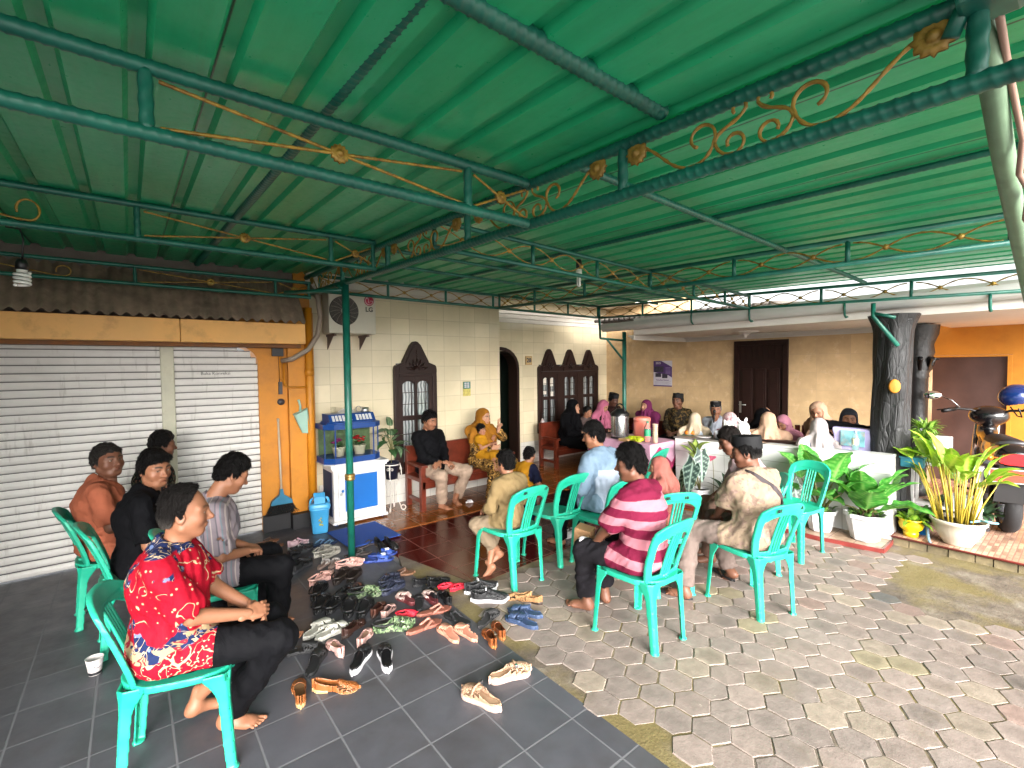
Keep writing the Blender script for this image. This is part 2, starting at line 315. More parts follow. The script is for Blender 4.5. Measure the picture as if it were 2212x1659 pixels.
def lattice(cx, w, z0, z1, y, top_arch, parent, panes=2, zr=None):
    "one casement: stiles, rails, arched panes with muntins; glass behind"
    fr = MB(); st = .05
    fr.box((cx - w, y - .02, z0), (cx - w + st, y + .03, z1)); fr.box((cx + w - st, y - .02, z0), (cx + w, y + .03, z1)); fr.box((cx - .018, y - .022, z0), (cx + .018, y + .03, z1))
    zm = zr or (z0 + z1) / 2
    for z, h in ((z0, .07), (zm - .03, .06), (z1 - .06, .06)): fr.box((cx - w + st, y - .018, z), (cx - .018, y + .03, z + h)); fr.box((cx + .018, y - .018, z), (cx + w - st, y + .03, z + h))
    for sx in (-1, 1):
        x0, x1 = sorted((cx + sx * .018, cx + sx * (w - st)))
        n = 8; top = [(x0 + (x1 - x0) * i / n, z1 - .06 - .045 * (1 - abs(math.sin(math.pi * i / n)) ** .7)) for i in range(n + 1)]
        fr.prism([(x0, z1 - .06)] + top + [(x1, z1 - .06)], .04, Matrix.Translation((0, y - .012, 0)))
        for k in range(1, 3):
            z = zm + .03 + (z1 - .06 - zm - .03) * k / 3; fr.box((x0, y - .005, z - .004), (x1, y + .008, z + .004))
            z = z0 + .07 + (zm - .03 - z0 - .07) * k / 3; fr.box((x0, y - .005, z - .004), (x1, y + .008, z + .004))
        xm = x0 + (x1 - x0) * .78; fr.box((xm - .003, y - .004, z0), (xm + .003, y + .007, z1 - .08))
    hp(fr, 'casement_frame', m_wood, parent)
    gl = MB(); gl.box((cx - w + .01, y + .012, z0 + .01), (cx + w - .01, y + .018, z1 - .01)); hp(gl, 'pane', m_glass, parent)
cw = 2.828
mb = MB(); out = ogee(.296, 1.18, 1.30, 1.575); mb.prism(out[:1] + out[1:-1] + out[-1:], .07, Matrix.Translation((cw, YA - .068, .45)))
win = None
fr = MB()
x0, x1 = cw - .296, cw + .296
fr.box((x0, YA - .055, .40), (x0 + .06, YA + .10, 1.63), bev=.006); fr.box((x1 - .06, YA - .055, .40), (x1, YA + .10, 1.63), bev=.006); fr.box((x0 + .06, YA - .05, .36), (x1 - .06, YA + .1, .44)); fr.box((x0 + .06, YA - .06, 1.585), (x1 - .06, YA + .1, 1.628), bev=.005)
cr = ogee(.296, .03, .13, .40); fr.prism(cr, .06, Matrix.Translation((cw, YA - .055, 1.628)))
cr2 = [(x * .80, z * .84) for x, z in ogee(.296, .03, .13, .40)]; fr.prism(cr2, .012, Matrix.Translation((cw, YA - .068, 1.638)))
for k in range(7):   # carved leaves and beads
    a = R(15 + k * 25); fr.tube([(cw + .03 * math.cos(a), YA - .076, 1.66 + .03 * math.sin(a)), (cw + .10 * math.cos(a), YA - .082, 1.66 + .085 * math.sin(a)), (cw + .155 * math.cos(a) * (1.15 - .4 * math.sin(a)), YA - .074, 1.66 + .15 * math.sin(a))], [.01, .017, .005], 6)
for k in range(5): fr.lathe([(.0, .009), (.007, .006), (.009, 0)], 8, 0, Matrix.Translation((cw, YA - .068, 1.79 + k * .03)) @ Matrix.Rotation(R(90), 4, 'X'))
win = hp(fr, 'carved_window', m_wood)
lattice(cw, .236, .44, 1.585, YA - .02, True, win, zr=1.06)
# triple window in the recess
fr = MB(); x0, x1 = 5.60, 7.17; wz = 1.60
fr.box((x0, Y2 - .05, .50), (x0 + .06, Y2 + .1, wz)); fr.box((x1 - .06, Y2 - .05, .5), (x1, Y2 + .1, wz)); fr.box((x0 + .06, Y2 - .055, .48), (x1 - .06, Y2 + .1, .56)); fr.box((x0 + .06, Y2 - .055, wz - .05), (x1 - .06, Y2 + .1, wz - .002))
for k in (1, 2): xx = x0 + (x1 - x0) * k / 3; fr.box((xx - .07, Y2 - .05, .56), (xx + .07, Y2 + .1, wz - .05))
for k in range(3):
    cx = x0 + (x1 - x0) * (k + .5) / 3; fr.prism(ogee(.262, .03, .12, .40), .06, Matrix.Translation((cx, Y2 - .055, wz)))
    fr.prism([(x * .72, z * .8) for x, z in ogee(.262, .03, .12, .40)], .014, Matrix.Translation((cx, Y2 - .07, wz + .006)))
    for j in range(5):
        a = R(30 + j * 30); fr.tube([(cx, Y2 - .075, wz + .04), (cx + .07 * math.cos(a), Y2 - .08, wz + .04 + .07 * math.sin(a)), (cx + .10 * math.cos(a), Y2 - .072, wz + .04 + .13 * math.sin(a))], [.008, .014, .004], 6)
win3 = hp(fr, 'carved_window', m_wood)
for k in range(3): cx = x0 + (x1 - x0) * (k + .5) / 3; lattice(cx, .19 if k == 1 else .20, .56, wz - .05, Y2 - .02, True, win3, zr=1.12)
m_pap = mat('pale paper sticker', '#cfc9bb', .7, .2, 30)
for px_, pz, w_, h_ in ((5.735, 1.36, .085, .17), (5.90, 1.33, .075, .15), (5.74, 1.19, .07, .06), (5.92, 1.14, .07, .09)):
    pap = MB(); pap.box((px_, Y2 - .0125, pz), (px_ + w_, Y2 - .0085, pz + h_)); hp(pap, 'paper_sticker', m_pap, win3)
# arched doorway: dark passage, frame and a green leaf
mb = MB(); archo = [(4.40, 0), (4.40, 1.66)] + [(4.785 + .385 * math.cos(a), 1.66 + .36 * math.sin(a)) for a in np.linspace(math.pi, 0, 13)] + [(5.17, 1.66), (5.17, 0)]
archi = [(4.44, 0), (4.44, 1.64)] + [(4.785 + .335 * math.cos(a), 1.65 + .31 * math.sin(a)) for a in np.linspace(math.pi, 0, 13)] + [(5.12, 1.64), (5.12, 0)]
n = len(archo); vs = [(x, Y2 - .03, z) for x, z in archo] + [(x, Y2 - .03, z) for x, z in archi] + [(x, Y2 + .21, z) for x, z in archo] + [(x, Y2 + .21, z) for x, z in archi]
fs = []
for i in range(n - 1): fs += [(i, i + 1, n + i + 1, n + i), (n + i, n + i + 1, 3 * n + i + 1, 3 * n + i), (2 * n + i, 3 * n + i, 3 * n + i + 1, 2 * n + i + 1), (i, 2 * n + i, 2 * n + i + 1, i + 1)]
mb.add(vs, fs); dw = hp(mb, 'arched_doorway', m_wood)
mb = MB(); sp = [(4.40, 1.95)] + [(x, z + .002) for x, z in archo[1:-1] if z < 1.95] + [(5.17, 1.95)]
for i in range(1, n - 2):
    (xa, za), (xb, zb) = archo[i], archo[i + 1]
    if xb - xa > 1e-4 and min(za, zb) < 1.948: mb.prism([(xa, za), (xb, zb), (xb, 1.95), (xa, 1.95)], .2, Matrix.Translation((0, Y2 + .0, 0)))
hp(mb, 'arch_spandrel', m_wall, dw)
mb = MB(); mb.box((4.2, Y2 + .9, 0), (5.4, Y2 + .95, 2.3)); mb.box((4.18, Y2 + .2, 0), (4.22, Y2 + .9, 2.3)); mb.box((5.36, Y2 + .2, 0), (5.4, Y2 + .9, 2.3)); mb.box((4.2, Y2 + .2, 2.2), (5.4, Y2 + .95, 2.26)); mb.box((4.2, Y2 + .2, -.01), (5.4, Y2 + .9, .004))
hp(mb, 'passage', mat('dark passage', '#14261c', .8, .2), dw)
mb = MB(); mb.box((4.56, Y2 + .4, .02), (5.0, Y2 + .43, 1.98)); hp(mb, 'green_curtain', mat('green curtain', '#0c3a22', .8, .2), dw)
# dark double door in the back wall
mb = MB(); mb.box((XB - .03, 2.86, 0), (XB + .1, 2.93, 2.05)); mb.box((XB - .03, 3.58, 0), (XB + .1, 3.65, 2.05)); mb.box((XB - .03, 2.93, 1.98), (XB + .1, 3.58, 2.05)); mb.box((XB - .03, 2.93, 1.72), (XB + .08, 3.58, 1.76))
for k in range(8): y = 2.95 + k * .085; mb.box((XB - .012, y, 1.76), (XB + .01, y + .018, 1.98))
mb.box((XB - .008, 2.93, 1.76), (XB - .002, 3.58, 1.98))
door = hp(mb, 'wooden_door', m_wood)
mb = MB(); mb.box((XB - .005, 2.93, .01), (XB + .04, 3.58, 1.72))
for (y0, y1) in ((2.97, 3.14), (3.17, 3.34), (3.37, 3.54)):
    for z0, z1 in ((.15, .72), (.85, 1.62)): mb.box((XB - .016, y0, z0), (XB - .004, y1, z1), bev=.008); mb.box((XB - .02, y0 + .03, z0 + .04), (XB - .015, y1 - .03, z1 - .04), bev=.002)
hp(mb, 'door_leaf', m_wood, door)
mb = MB(); mb.box((XB - .02, 3.535, .93), (XB - .014, 3.57, 1.11), bev=.002); mb.tube([(XB - .02, 3.552, 1.06), (XB - .055, 3.552, 1.06), (XB - .058, 3.53, 1.06), (XB - .055, 3.45, 1.058)], .008, 8); hp(mb, 'handle', mat('brushed steel', '#b9b9b6', .3, .1, metal=.9), door)
# porch ceiling with cornice, fascia and half round gutter
m_ceil = mat('white ceiling paint', '#dcd6cf', .7, .05, 3, .05)
mb = MB(); mb.box((5.98, -1.0, 2.15), (XB, 4.47, 2.40)); mb.box((XB + .002, -1.0, 2.15), (8.6, 1.28, 2.40)); ceil = hp(mb, 'porch_ceiling', m_ceil)
mb = MB()
for d, zz in ((.10, 2.13), (.06, 2.105), (.03, 2.08)): mb.box((XB - d, 1.3, zz), (XB - .002, 4.47 - .0, zz + .022))
for d, zz in ((.10, 2.13), (.06, 2.105), (.03, 2.08)): mb.box((5.98, 4.47, zz), (XB, 4.47 + d, zz + .022))
hp(mb, 'cornice', m_plas, ceil)
mb = MB(); mb.lathe([(.0, 2.055), (.012, 2.06), (.02, 2.075), (.018, 2.09), (.04, 2.10), (.055, 2.12), (.10, 2.13), (.17, 2.14), (.175, 2.15)], 28, 0, Matrix.Translation((6.75, 3.15, 0)), lambda a, z: 1 + .04 * math.cos(14 * a)); hp(mb, 'ceiling_rose', m_ceil, ceil)
mb = MB(); hf = [(-.07, .09), (-.078, .09), (-.078, .05)] + [(-.078 * math.cos(t), .045 - .078 * math.sin(t)) for t in np.linspace(0.1, math.pi, 10)] + [(.07, .09)]
mb.prism(hf, 6.0, Matrix.Translation((5.92, -1.0, 2.26))); hp(mb, 'gutter', mat('white gutter paint', '#c9c7c4', .45, .05, 4), ceil)
mb = MB(); mb.box((6.3, 2.55, 2.41), (7.9, 5.4, 2.44))
for k in range(29): y = 2.55 + k * .1; mb.tube([(6.12, y, 2.435), (7.9, y, 2.56)], .03, 6)
hp(mb, 'corrugated_roof', mat('weathered fibre cement', '#57504a', .9, .25, 6, .4, 40), ceil)
# ================================================================== shop front on the left
shop = empty('shop_front', (0, 5.5, 0), 0, 'orange shop front with white roller shutters under a corrugated awning', 'shop front')
def sp_(mb, name, m, parent=None, **k):
    o = mb.build(name, m, parent or shop)
    if parent is None: o.location = (0, -5.5, 0)
    return o
m_or = mat('orange wall paint', '#c07a16', .55, .10, 5, .12, 25, dirt=('#7d4a10', 4, .35))
m_orl = mat('pale orange fascia', '#e8ac60', .55, .08, 3, .06, 25, dirt=('#8c5c24', 5, .5))
def slat_mb(x0, x1, z0, z1, y, corner=0):
    mb = MB(); h = .067; n = int((z1 - z0) / h) + 1; prof = [(0, 0), (-.012, .008), (-.016, .03), (-.012, .058), (0, h - .008)]
    for k in range(n):
        z = z0 + k * h; zt = min(z1, z + h) - z; xe = x1
        if corner and z + zt > z1 - corner: t = (z + zt - (z1 - corner)) / corner; xe = x1 - corner * (1 - math.sqrt(max(0, 1 - t * t)))
        pr = [(a, b) for a, b in prof if b <= zt + 1e-4]
        for (a, b), (c_, d) in zip(pr, pr[1:]): mb.quad((x0, y + a, z + b), (xe, y + a, z + b), (xe, y + c_, z + d), (x0, y + c_, z + d))
        mb.quad((x0, y + .004, z + pr[-1][1]), (xe, y + .004, z + pr[-1][1]), (xe, y + .004, z + h), (x0, y + .004, z + h), 1)
    return mb
g = G('white shutter paint'); o = g.obj(); st = g.noise(g.vm(o, (9, 1, 1.1)), 2.0, 6, .7); sp = g.noise(o, 38, 3, .6)
c = g.ramp(g.noise(o, 3, 5, .6), [(.3, srgb('#d0ccc8')), (.7, srgb('#e0dcd8'))]); c = g.mix(g.mr(st, .56, .8, 0, .75), c, srgb('#857c70')); c = g.mix(g.mr(sp, .74, .78, 0, .6), c, srgb('#4b4744'))
g.p(Base_Color=c, Roughness=.5); g.bump(st, .1, .004); m_shut = g.m
m_gap = mat('shutter joint', '#4a4748', .8)
slat_mb(-3.0, .222, 0.01, 1.93, YA - .01).build('roller_shutter', [m_shut, m_gap], shop).location = (0, -5.5, 0)
rs2 = slat_mb(.326, 1.03, .01, 1.93, YA - .01, .18).build('roller_shutter', [m_shut, m_gap], shop); rs2.location = (0, -5.5, 0)
t = text_mb('Buka Konveksi', .042); o = t.build('stencil_lettering', mat('grey stencil', '#55524f', .7), rs2); o.location = (.66, YA - .0275, 1.66)
mb = MB(); mb.box((.222, YA - .05, 0), (.326, YA + .02, 1.93), bev=.008); mb.box((.25, YA - .058, 0), (.298, YA - .05, 1.93)); sp_(mb, 'shutter_post', mat('cream post paint', '#bcb9a4', .5, .12, 5, dirt=('#8a7a58', 6, .6)))
mb = MB()   # jamb with rounded top corner, pilaster, pipe and plinth
cor = [(1.03, 0), (1.03, 1.75)] + [(1.03 - .18 * (1 - math.cos(t)), 1.75 + .18 * math.sin(t)) for t in np.linspace(0.2, math.pi / 2, 7)] + [(.85, 2.3), (1.56, 2.3), (1.56, 0)]
mb.prism(cor, .25, Matrix.Translation((0, YA - .055, 0))); sp_(mb, 'jamb', m_or)
mb = MB(); mb.box((1.30, YA - .13, .16), (1.47, YA - .056, 2.3), bev=.006); mb.box((1.47, YA - .10, .16), (1.57, YA - .054, 2.3)); mb.box((1.40, YA - .03, 2.3), (1.56, YA + .2, 2.95)); sp_(mb, 'pilaster', m_or)
mb = MB(); mb.tube([(1.51, YA - .135, .16), (1.51, YA - .135, 2.35)], .042, 14); mb.lathe([(.042, 1.62), (.05, 1.62), (.05, 1.69), (.042, 1.69)], 14, 0, Matrix.Translation((1.51, YA - .135, 0)))
mb.tube([(1.27, YA - .075, 1.80), (1.27, YA - .085, 1.53), (1.30, YA - .15, 1.50), (1.47, YA - .15, 1.50)], .013, 8); mb.tube([(1.235, YA - .07, 1.9), (1.235, YA - .07, 1.6), (1.27, YA - .085, 1.56)], .012, 8); sp_(mb, 'drain_pipe', m_or)
mb = MB(); mb.box((1.03, YA - .10, -.01), (1.29, YA - .056, .17)); mb.box((1.29, YA - .20, -.01), (1.58, YA - .06, .158)); sp_(mb, 'plinth', mat('black plinth paint', '#17161a', .6, .3, 12))
mb = MB(); mb.box((-3.0, 5.16, 1.95), (.36, 5.45, 2.155), bev=.006); mb.box((.364, 5.16, 1.95), (1.425, 5.45, 2.155), bev=.006); sp_(mb, 'fascia', m_orl)
mb = MB(); mb.box((-3.0, 5.28, 1.915), (1.41, 5.46, 1.949)); sp_(mb, 'soffit_board', mat('worn soffit board', '#6e4316', .7, .3, 12))
mb = MB(); mb.box((-1.75, 1.6, 0), (-1.6, YA - .12, 2.55)); sp_(mb, 'added_shade_wall', mat('grey cement wall', '#6f6660', .9, .2, 6, .4))  # unseen wall, added out of view to keep light off the left floor
mb = MB(); mb.box((-3.0, YA - .0, 1.93), (1.03, YA + .2, 2.95)); mb.box((1.031, YA - .0, 2.301), (1.399, YA + .2, 2.95)); sp_(mb, 'wall', mat('grey cement wall', '#6f6660', .9, .2, 6, .4))
# corrugated awning
mb = MB(); nx = 260
top = lambda i: .018 * math.sin(i / nx * 4.42 / .085 * 2 * math.pi)
vs = []
for i in range(nx + 1):
    x = -3.0 + 4.42 * i / nx; d = top(i); vs += [(x, 5.12, 2.175 + d), (x, 5.12, 2.168 + d), (x - .0, 5.505, 2.62 + d), (x, 5.505, 2.613 + d)]
fs = []
for i in range(nx): a = 4 * i; b = a + 4; fs += [(a, b, b + 2, a + 2), (a + 1, a + 3, b + 3, b + 1), (a, a + 1, b + 1, b)]
mb.add(vs, fs, 0, True)
sp_(mb, 'corrugated_awning', mat('brown fibre cement', '#7a6858', .85, .35, 7, .35, 40, dirt=('#2a221d', 3, .7)))
mb = MB(); mb.box((1.16, YA - .09, 1.83), (1.27, YA - .054, 1.94), bev=.004); sp_(mb, 'meter_box', mat('black meter box', '#1b1a1d', .5))
mb = MB(); mb.tube([(1.225, YA - .07, 1.83), (1.226, YA - .07, 1.55)], .004, 6); mb.box((1.215, YA - .085, 1.43), (1.25, YA - .055, 1.56)); mb.lathe([(0, 0), (.035, .0), (.035, .03), (0, .035)], 16, 0, Matrix.Translation((1.235, YA - .05, 1.35)) @ Matrix.Rotation(R(90), 4, 'X')); sp_(mb, 'switch_box', mat('grey switch box', '#3b3638', .5))
mb = MB(); mb.tube([(1.52, 5.40, 2.62), (1.60, 5.3, 2.45), (1.615, 5.28, 2.25), (1.58, 5.28, 2.05), (1.48, 5.27, 1.90), (1.33, 5.32, 1.80), (1.25, 5.40, 1.78)], .026, 10); sp_(mb, 'conduit', mat('dusty conduit', '#8f8072', .7, .15))
# ================================================================== orange neighbour on the right
nb = empty('orange_house', (8.6, .5, 0), 0, 'orange plastered house wall with a plain brown metal door', 'house')
def np_(mb, name, m):
    o = mb.build(name, m, nb); o.location = (-8.6, -.5, 0); return o
XN = 8.6
mb = MB(); mb.box((XN, .70, 1.78), (XN + .2, 1.75, 2.38)); mb.box((XN, -1.2, 0), (XN + .2, .70, 2.38)); mb.box((XN, 1.49, 0), (XN + .2, 1.75, 1.78)); mb.box((XB + .2, 1.55, 0), (XN, 1.75, 2.38)); np_(mb, 'wall', mat('deep orange wall paint', '#b57a22', .6, .10, 4, .15, 25, dirt=('#8a4a08', 3, .4)))
mb = MB(); mb.box((XN + .03, .74, .02), (XN + .06, 1.49, 1.77)); np_(mb, 'metal_door', mat('brown metal door', '#4a3936', .35, .2, 3, .1, 8, metal=.2))
mb = MB(); mb.box((XN - .01, .70, 0), (XN + .05, .74, 1.775)); mb.box((XN - .01, .74, 1.755), (XN + .05, 1.49, 1.777)); np_(mb, 'door_frame', MC['deep orange wall paint'])
mb = MB(); mb.box((XB - .02, 1.30, .1), (XB - .001, 1.36, 2.0), bev=.006)
col = [(.10, .1), (.13, .12), (.13, .25), (.10, .28), (.095, 1.50), (.11, 1.52), (.10, 1.56), (.13, 1.62), (.12, 1.72), (.15, 1.80), (.14, 1.9), (.18, 2.02), (.19, 2.13)]
mb.lathe(col, 20, 0, Matrix.Translation((XB - .14, 1.38, 0)), lambda a, z: 1 + (.05 * math.cos(8 * a) if z > 1.5 else .02 * math.cos(10 * a)))
for k in range(9): a = k * 2 * math.pi / 9; mb.tube([(XB - .14 + .11 * math.cos(a), 1.38 + .11 * math.sin(a), 1.60), (XB - .14 + .15 * math.cos(a), 1.38 + .15 * math.sin(a), 1.75), (XB - .14 + .19 * math.cos(a), 1.38 + .19 * math.sin(a), 1.72)], [.02, .025, .01], 6)
m_blk = G('glossy black column paint'); o = m_blk.obj(); m_blk.p(Base_Color=(.012, .012, .013), Roughness=.35); m_blk.bump(m_blk.noise(o, 18, 6, .7), .5, .02); m_blk = m_blk.m
col_o = mb.build('carved_column', m_blk); thing(col_o, 'black carved column with leafy capital beside the brown metal door', 'column')
# tree trunk column
g = G('black painted bark'); o = g.obj(); bk = g.noise(g.vm(o, (6, 6, 1.2)), 3.5, 8, .7, 1.2); vo = g.n('TexVoronoi', {'Vector': g.vm(o, (9, 9, 2.2)), 'Scale': 2.2, 'Randomness': 1.0}, feature='DISTANCE_TO_EDGE').outputs[0]
g.p(Base_Color=g.ramp(bk, [(.35, (.003, .003, .0035)), (.7, (.013, .013, .0145))]), Roughness=g.mr(bk, .3, .7, .45, .7)); g.bump(g.ma('ADD', bk, g.mr(vo, 0, .12, 0, .3)), .8, .02); m_bark = g.m
mb = MB(); TX, TY = 5.84, 1.285; vs = []; n = 40; zs = np.linspace(.02, 2.16, 60)
for z in zs:
    for k in range(n):
        a = 2 * math.pi * k / n; r = .150 + .008 * math.sin(3 * a + z * 2) + .008 * math.sin(7 * a - z * 5) + .05 * math.exp(-((z) / .2) ** 2) + .06 * math.exp(-((2.2 - z) / .12) ** 2)
        r += .035 * math.exp(-(((a - R(205) + math.pi) % (2 * math.pi) - math.pi) / .5) ** 2 - ((z - 1.47) / .12) ** 2)
        vs.append((TX + r * math.cos(a) - .03 * math.sin(z * 1.5), TY + r * math.sin(a), z))
mb.add(vs, [(i * n + k, i * n + (k + 1) % n, (i + 1) * n + (k + 1) % n, (i + 1) * n + k) for i in range(59) for k in range(n)], 0, True)
tr = mb.build('trunk_column', m_bark); thing(tr, 'black painted tree trunk column with a sawn branch stub', 'column')
mb = MB(); a = R(198); mx = Matrix.Translation((TX - .03 * math.sin(2.2) + .198 * math.cos(a), TY + .198 * math.sin(a), 1.47)) @ Matrix.Rotation(a, 4, 'Z') @ Matrix.Rotation(R(90), 4, 'Y') @ Matrix.Diagonal((1.25, .85, 1, 1))
mb.lathe([(0, .02), (.042, .02), (.052, .014), (.055, -.06)], 20, 0, mx); mb.build('branch_stub', mat('orange cut wood', '#b0701a', .7, .2, 30), tr)
# tiled counter
cu = Vector((5.50, 1.19, 0)); cv = Vector((5.50, 3.46, 0)); cd = (cv - cu).normalized(); cn = Vector((cd.y, -cd.x, 0)); cn = -cn if cn.x > 0 else cn   # cn points to the camera side
m_cnt = tile_mat('white counter tile', '#d6d6d4', '#9a9894', .40, .20, .0, .045, .004, 'xz', rough=.14, var=.04, bump=.06, cellvar=.03, vs=3)
counter = empty('tiled_counter', (5.50, 1.19, 0), R(90), 'white tiled counter wall behind the potted plants', 'counter'); counter.rotation_euler = (0, R(1.5), R(90))
mb = MB(); mb.box((0, -.16, .0), (2.25, 0, .80)); mb.build('front', m_cnt, counter)
mb = MB(); mb.box((-.004, -.17, .802), (1.15, .006, .826), bev=.004); mb.build('coping', mat('white coping tile', '#c6c6c2', .25, .05), counter)
mb = MB(); mb.box((1.154, -.30, .802), (2.27, .006, .82), bev=.004); mb.build('counter_top', mat('grey counter slab', '#67625e', .4, .2, 12), counter)
mb = MB(); mb.box((.62, -.27, .828), (1.5, -.172, .856), bev=.003); mb.build('wooden_rail', m_wood, counter)
# ================================================================== green steel canopy
m_pipe = G('green gloss pipe paint'); o = m_pipe.obj(); f = m_pipe.noise(o, 7, 5, .65)
c = m_pipe.ramp(f, [(.3, srgb('#0c4a40')), (.7, srgb('#176a58'))]); c = m_pipe.mix(m_pipe.mr(m_pipe.noise(o, 30, 5, .7), .66, .78, 0, .6), c, srgb('#4a4030'))
m_pipe.p(Base_Color=c, Roughness=.42); m_pipe = m_pipe.m
m_gold = G('gold brown paint'); o = m_gold.obj()
m_gold.p(Base_Color=m_gold.ramp(m_gold.noise(o, 26, 5, .7), [(.35, srgb('#6b4a16')), (.62, srgb('#ab8734'))]), Roughness=.45, Metallic=.15); m_gold = m_gold.m
m_gold_d = mat('tarnished gold paint', '#92702e', .5, .3, 25, metal=.1)
def roof_z(x, y, side): return 2.60 + .033 * (y - 1.7) if side == 'l' else 2.535 + .019 * (5.85 - x) + .026 * (y - .45)
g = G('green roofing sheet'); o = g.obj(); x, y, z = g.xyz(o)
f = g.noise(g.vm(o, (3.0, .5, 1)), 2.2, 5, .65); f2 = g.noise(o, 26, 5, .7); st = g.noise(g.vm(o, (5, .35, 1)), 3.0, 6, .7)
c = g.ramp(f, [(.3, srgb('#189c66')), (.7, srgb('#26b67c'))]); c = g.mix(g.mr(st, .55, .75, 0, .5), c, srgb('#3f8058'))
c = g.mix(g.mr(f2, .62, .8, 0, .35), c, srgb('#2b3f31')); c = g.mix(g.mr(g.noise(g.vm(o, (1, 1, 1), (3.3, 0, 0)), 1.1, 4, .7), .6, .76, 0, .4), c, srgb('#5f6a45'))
c = g.mix(g.mr(g.ma('ABSOLUTE', g.ma('SUBTRACT', g.ma('FRACT', g.ma('DIVIDE', g.ma('ADD', x, 10.02), .82)), .5)), .004, .0075, .85, 0), c, srgb('#101a14'))  # dark line at sheet overlaps: shade of the gap painted into the colour
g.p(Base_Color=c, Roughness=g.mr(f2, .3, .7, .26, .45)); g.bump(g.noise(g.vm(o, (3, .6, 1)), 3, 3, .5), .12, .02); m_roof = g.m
def roof(name, side, x0, x1, y0, y1, label):
    mb = MB(); p = .205; prof = [(0, 0), (.135, 0), (.150, .024), (.190, .024), (.205, 0)]; n = int((x1 - x0) / p)
    xs = [(x0 + i * p + a, b) for i in range(n + 1) for a, b in prof[:-1]]; xs = [q for q in xs if q[0] <= x1]
    ys = np.linspace(y0, y1, 9); vs = [(x, yy, roof_z(x, yy, side) + b) for yy in ys for x, b in xs]; m = len(xs)
    fs = [(j * m + i, j * m + i + 1, (j + 1) * m + i + 1, (j + 1) * m + i) for j in range(8) for i in range(m - 1)]
    k = len(vs); vs += [(a, b, c_ + .0012) for a, b, c_ in vs]; fs += [tuple(k + q for q in f) for f in fs]
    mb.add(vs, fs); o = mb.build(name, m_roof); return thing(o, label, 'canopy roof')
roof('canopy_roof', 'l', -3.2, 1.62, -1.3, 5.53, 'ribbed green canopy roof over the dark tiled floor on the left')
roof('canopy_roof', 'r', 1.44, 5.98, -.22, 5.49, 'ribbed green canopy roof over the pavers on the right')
CAN = []
def canopy_thing(name, label, cat, mats, group): o = empty(name, (0, 0, 0), 0, label, cat, group); return o
def rosette(mb, c, u, r):
    "flower of petals with a boss, on both faces of a truss; u = along the truss"
    u = Vector(u).normalized(); nrm = Vector((-u.y, u.x, 0)).normalized()
    for s in (-1, 1):
        mx = Matrix((( u.x, 0, nrm.x * s, c[0]), (u.y, 0, nrm.y * s, c[1]), (u.z, 1, 0, c[2]), (0, 0, 0, 1)))
        if r > .02:
            mb.lathe([(r * 1.0, .002), (r * .95, .007), (r * .6, .011), (r * .40, .008), (r * .36, .012), (r * .2, .018), (0, .02)], 32, 0, mx, lambda a, z: 1 + .13 * math.cos(12 * a) * (1 if z < .0115 else .3))
        else: mb.lathe([(r, .002), (r * .8, .008), (r * .4, .012), (0, .014)], 14, 0, mx, lambda a, z: 1 + .1 * math.cos(7 * a))
def scroll_pts(kind):
    "curves in the unit panel: x 0..1, z 0..1"
    if kind == 'hook': return [[(x, .75 - .66 * x / .72) for x in np.linspace(0, .70, 8)] + [(.80 + .11 * math.cos(t), .42 + .33 * math.sin(t)) for t in np.linspace(R(-105), R(165), 16)]]
    return []
def spiral(cx, cz, r0, r1, a0, a1, n=14, sx=1.0): return [(cx + sx * (r0 + (r1 - r0) * i / n) * math.cos(R(a0 + (a1 - a0) * i / n)), cz + (r0 + (r1 - r0) * i / n) * math.sin(R(a0 + (a1 - a0) * i / n))) for i in range(n + 1)]
def bez(p0, p1, p2, p3, n=12):
    out = []
    for i in range(n + 1):
        t = i / n; a = (1 - t) ** 3; b = 3 * t * (1 - t) ** 2; c_ = 3 * t * t * (1 - t); d = t ** 3
        out.append((a * p0[0] + b * p1[0] + c_ * p2[0] + d * p3[0], a * p0[1] + b * p1[1] + c_ * p2[1] + d * p3[1]))
    return out
def wave_half(s=1):
    "half of the wave scroll; mirrored for the other half.  returns curves with x measured from the centre in heights"
    L = []
    L.append(bez((-2.75, .98), (-2.2, .75), (-1.9, .04), (-1.35, .03)) + bez((-1.35, .03), (-.95, .02), (-.80, .38), (-.78, .60)) [1:] + spiral(-1.12, .62, .34, .20, 0, 245, 14)[1:])
    L.append(bez((-.80, .40), (-.72, .12), (-.55, .02), (-.30, .03)) + spiral(-.38, .28, .25, .13, -65, 200, 12)[1:])
    L.append(bez((-.80, .40), (-.70, .75), (-.30, .62), (-.12, .95)) + spiral(-.27, .98, .16, .12, 0, 215, 10)[1:])
    return L
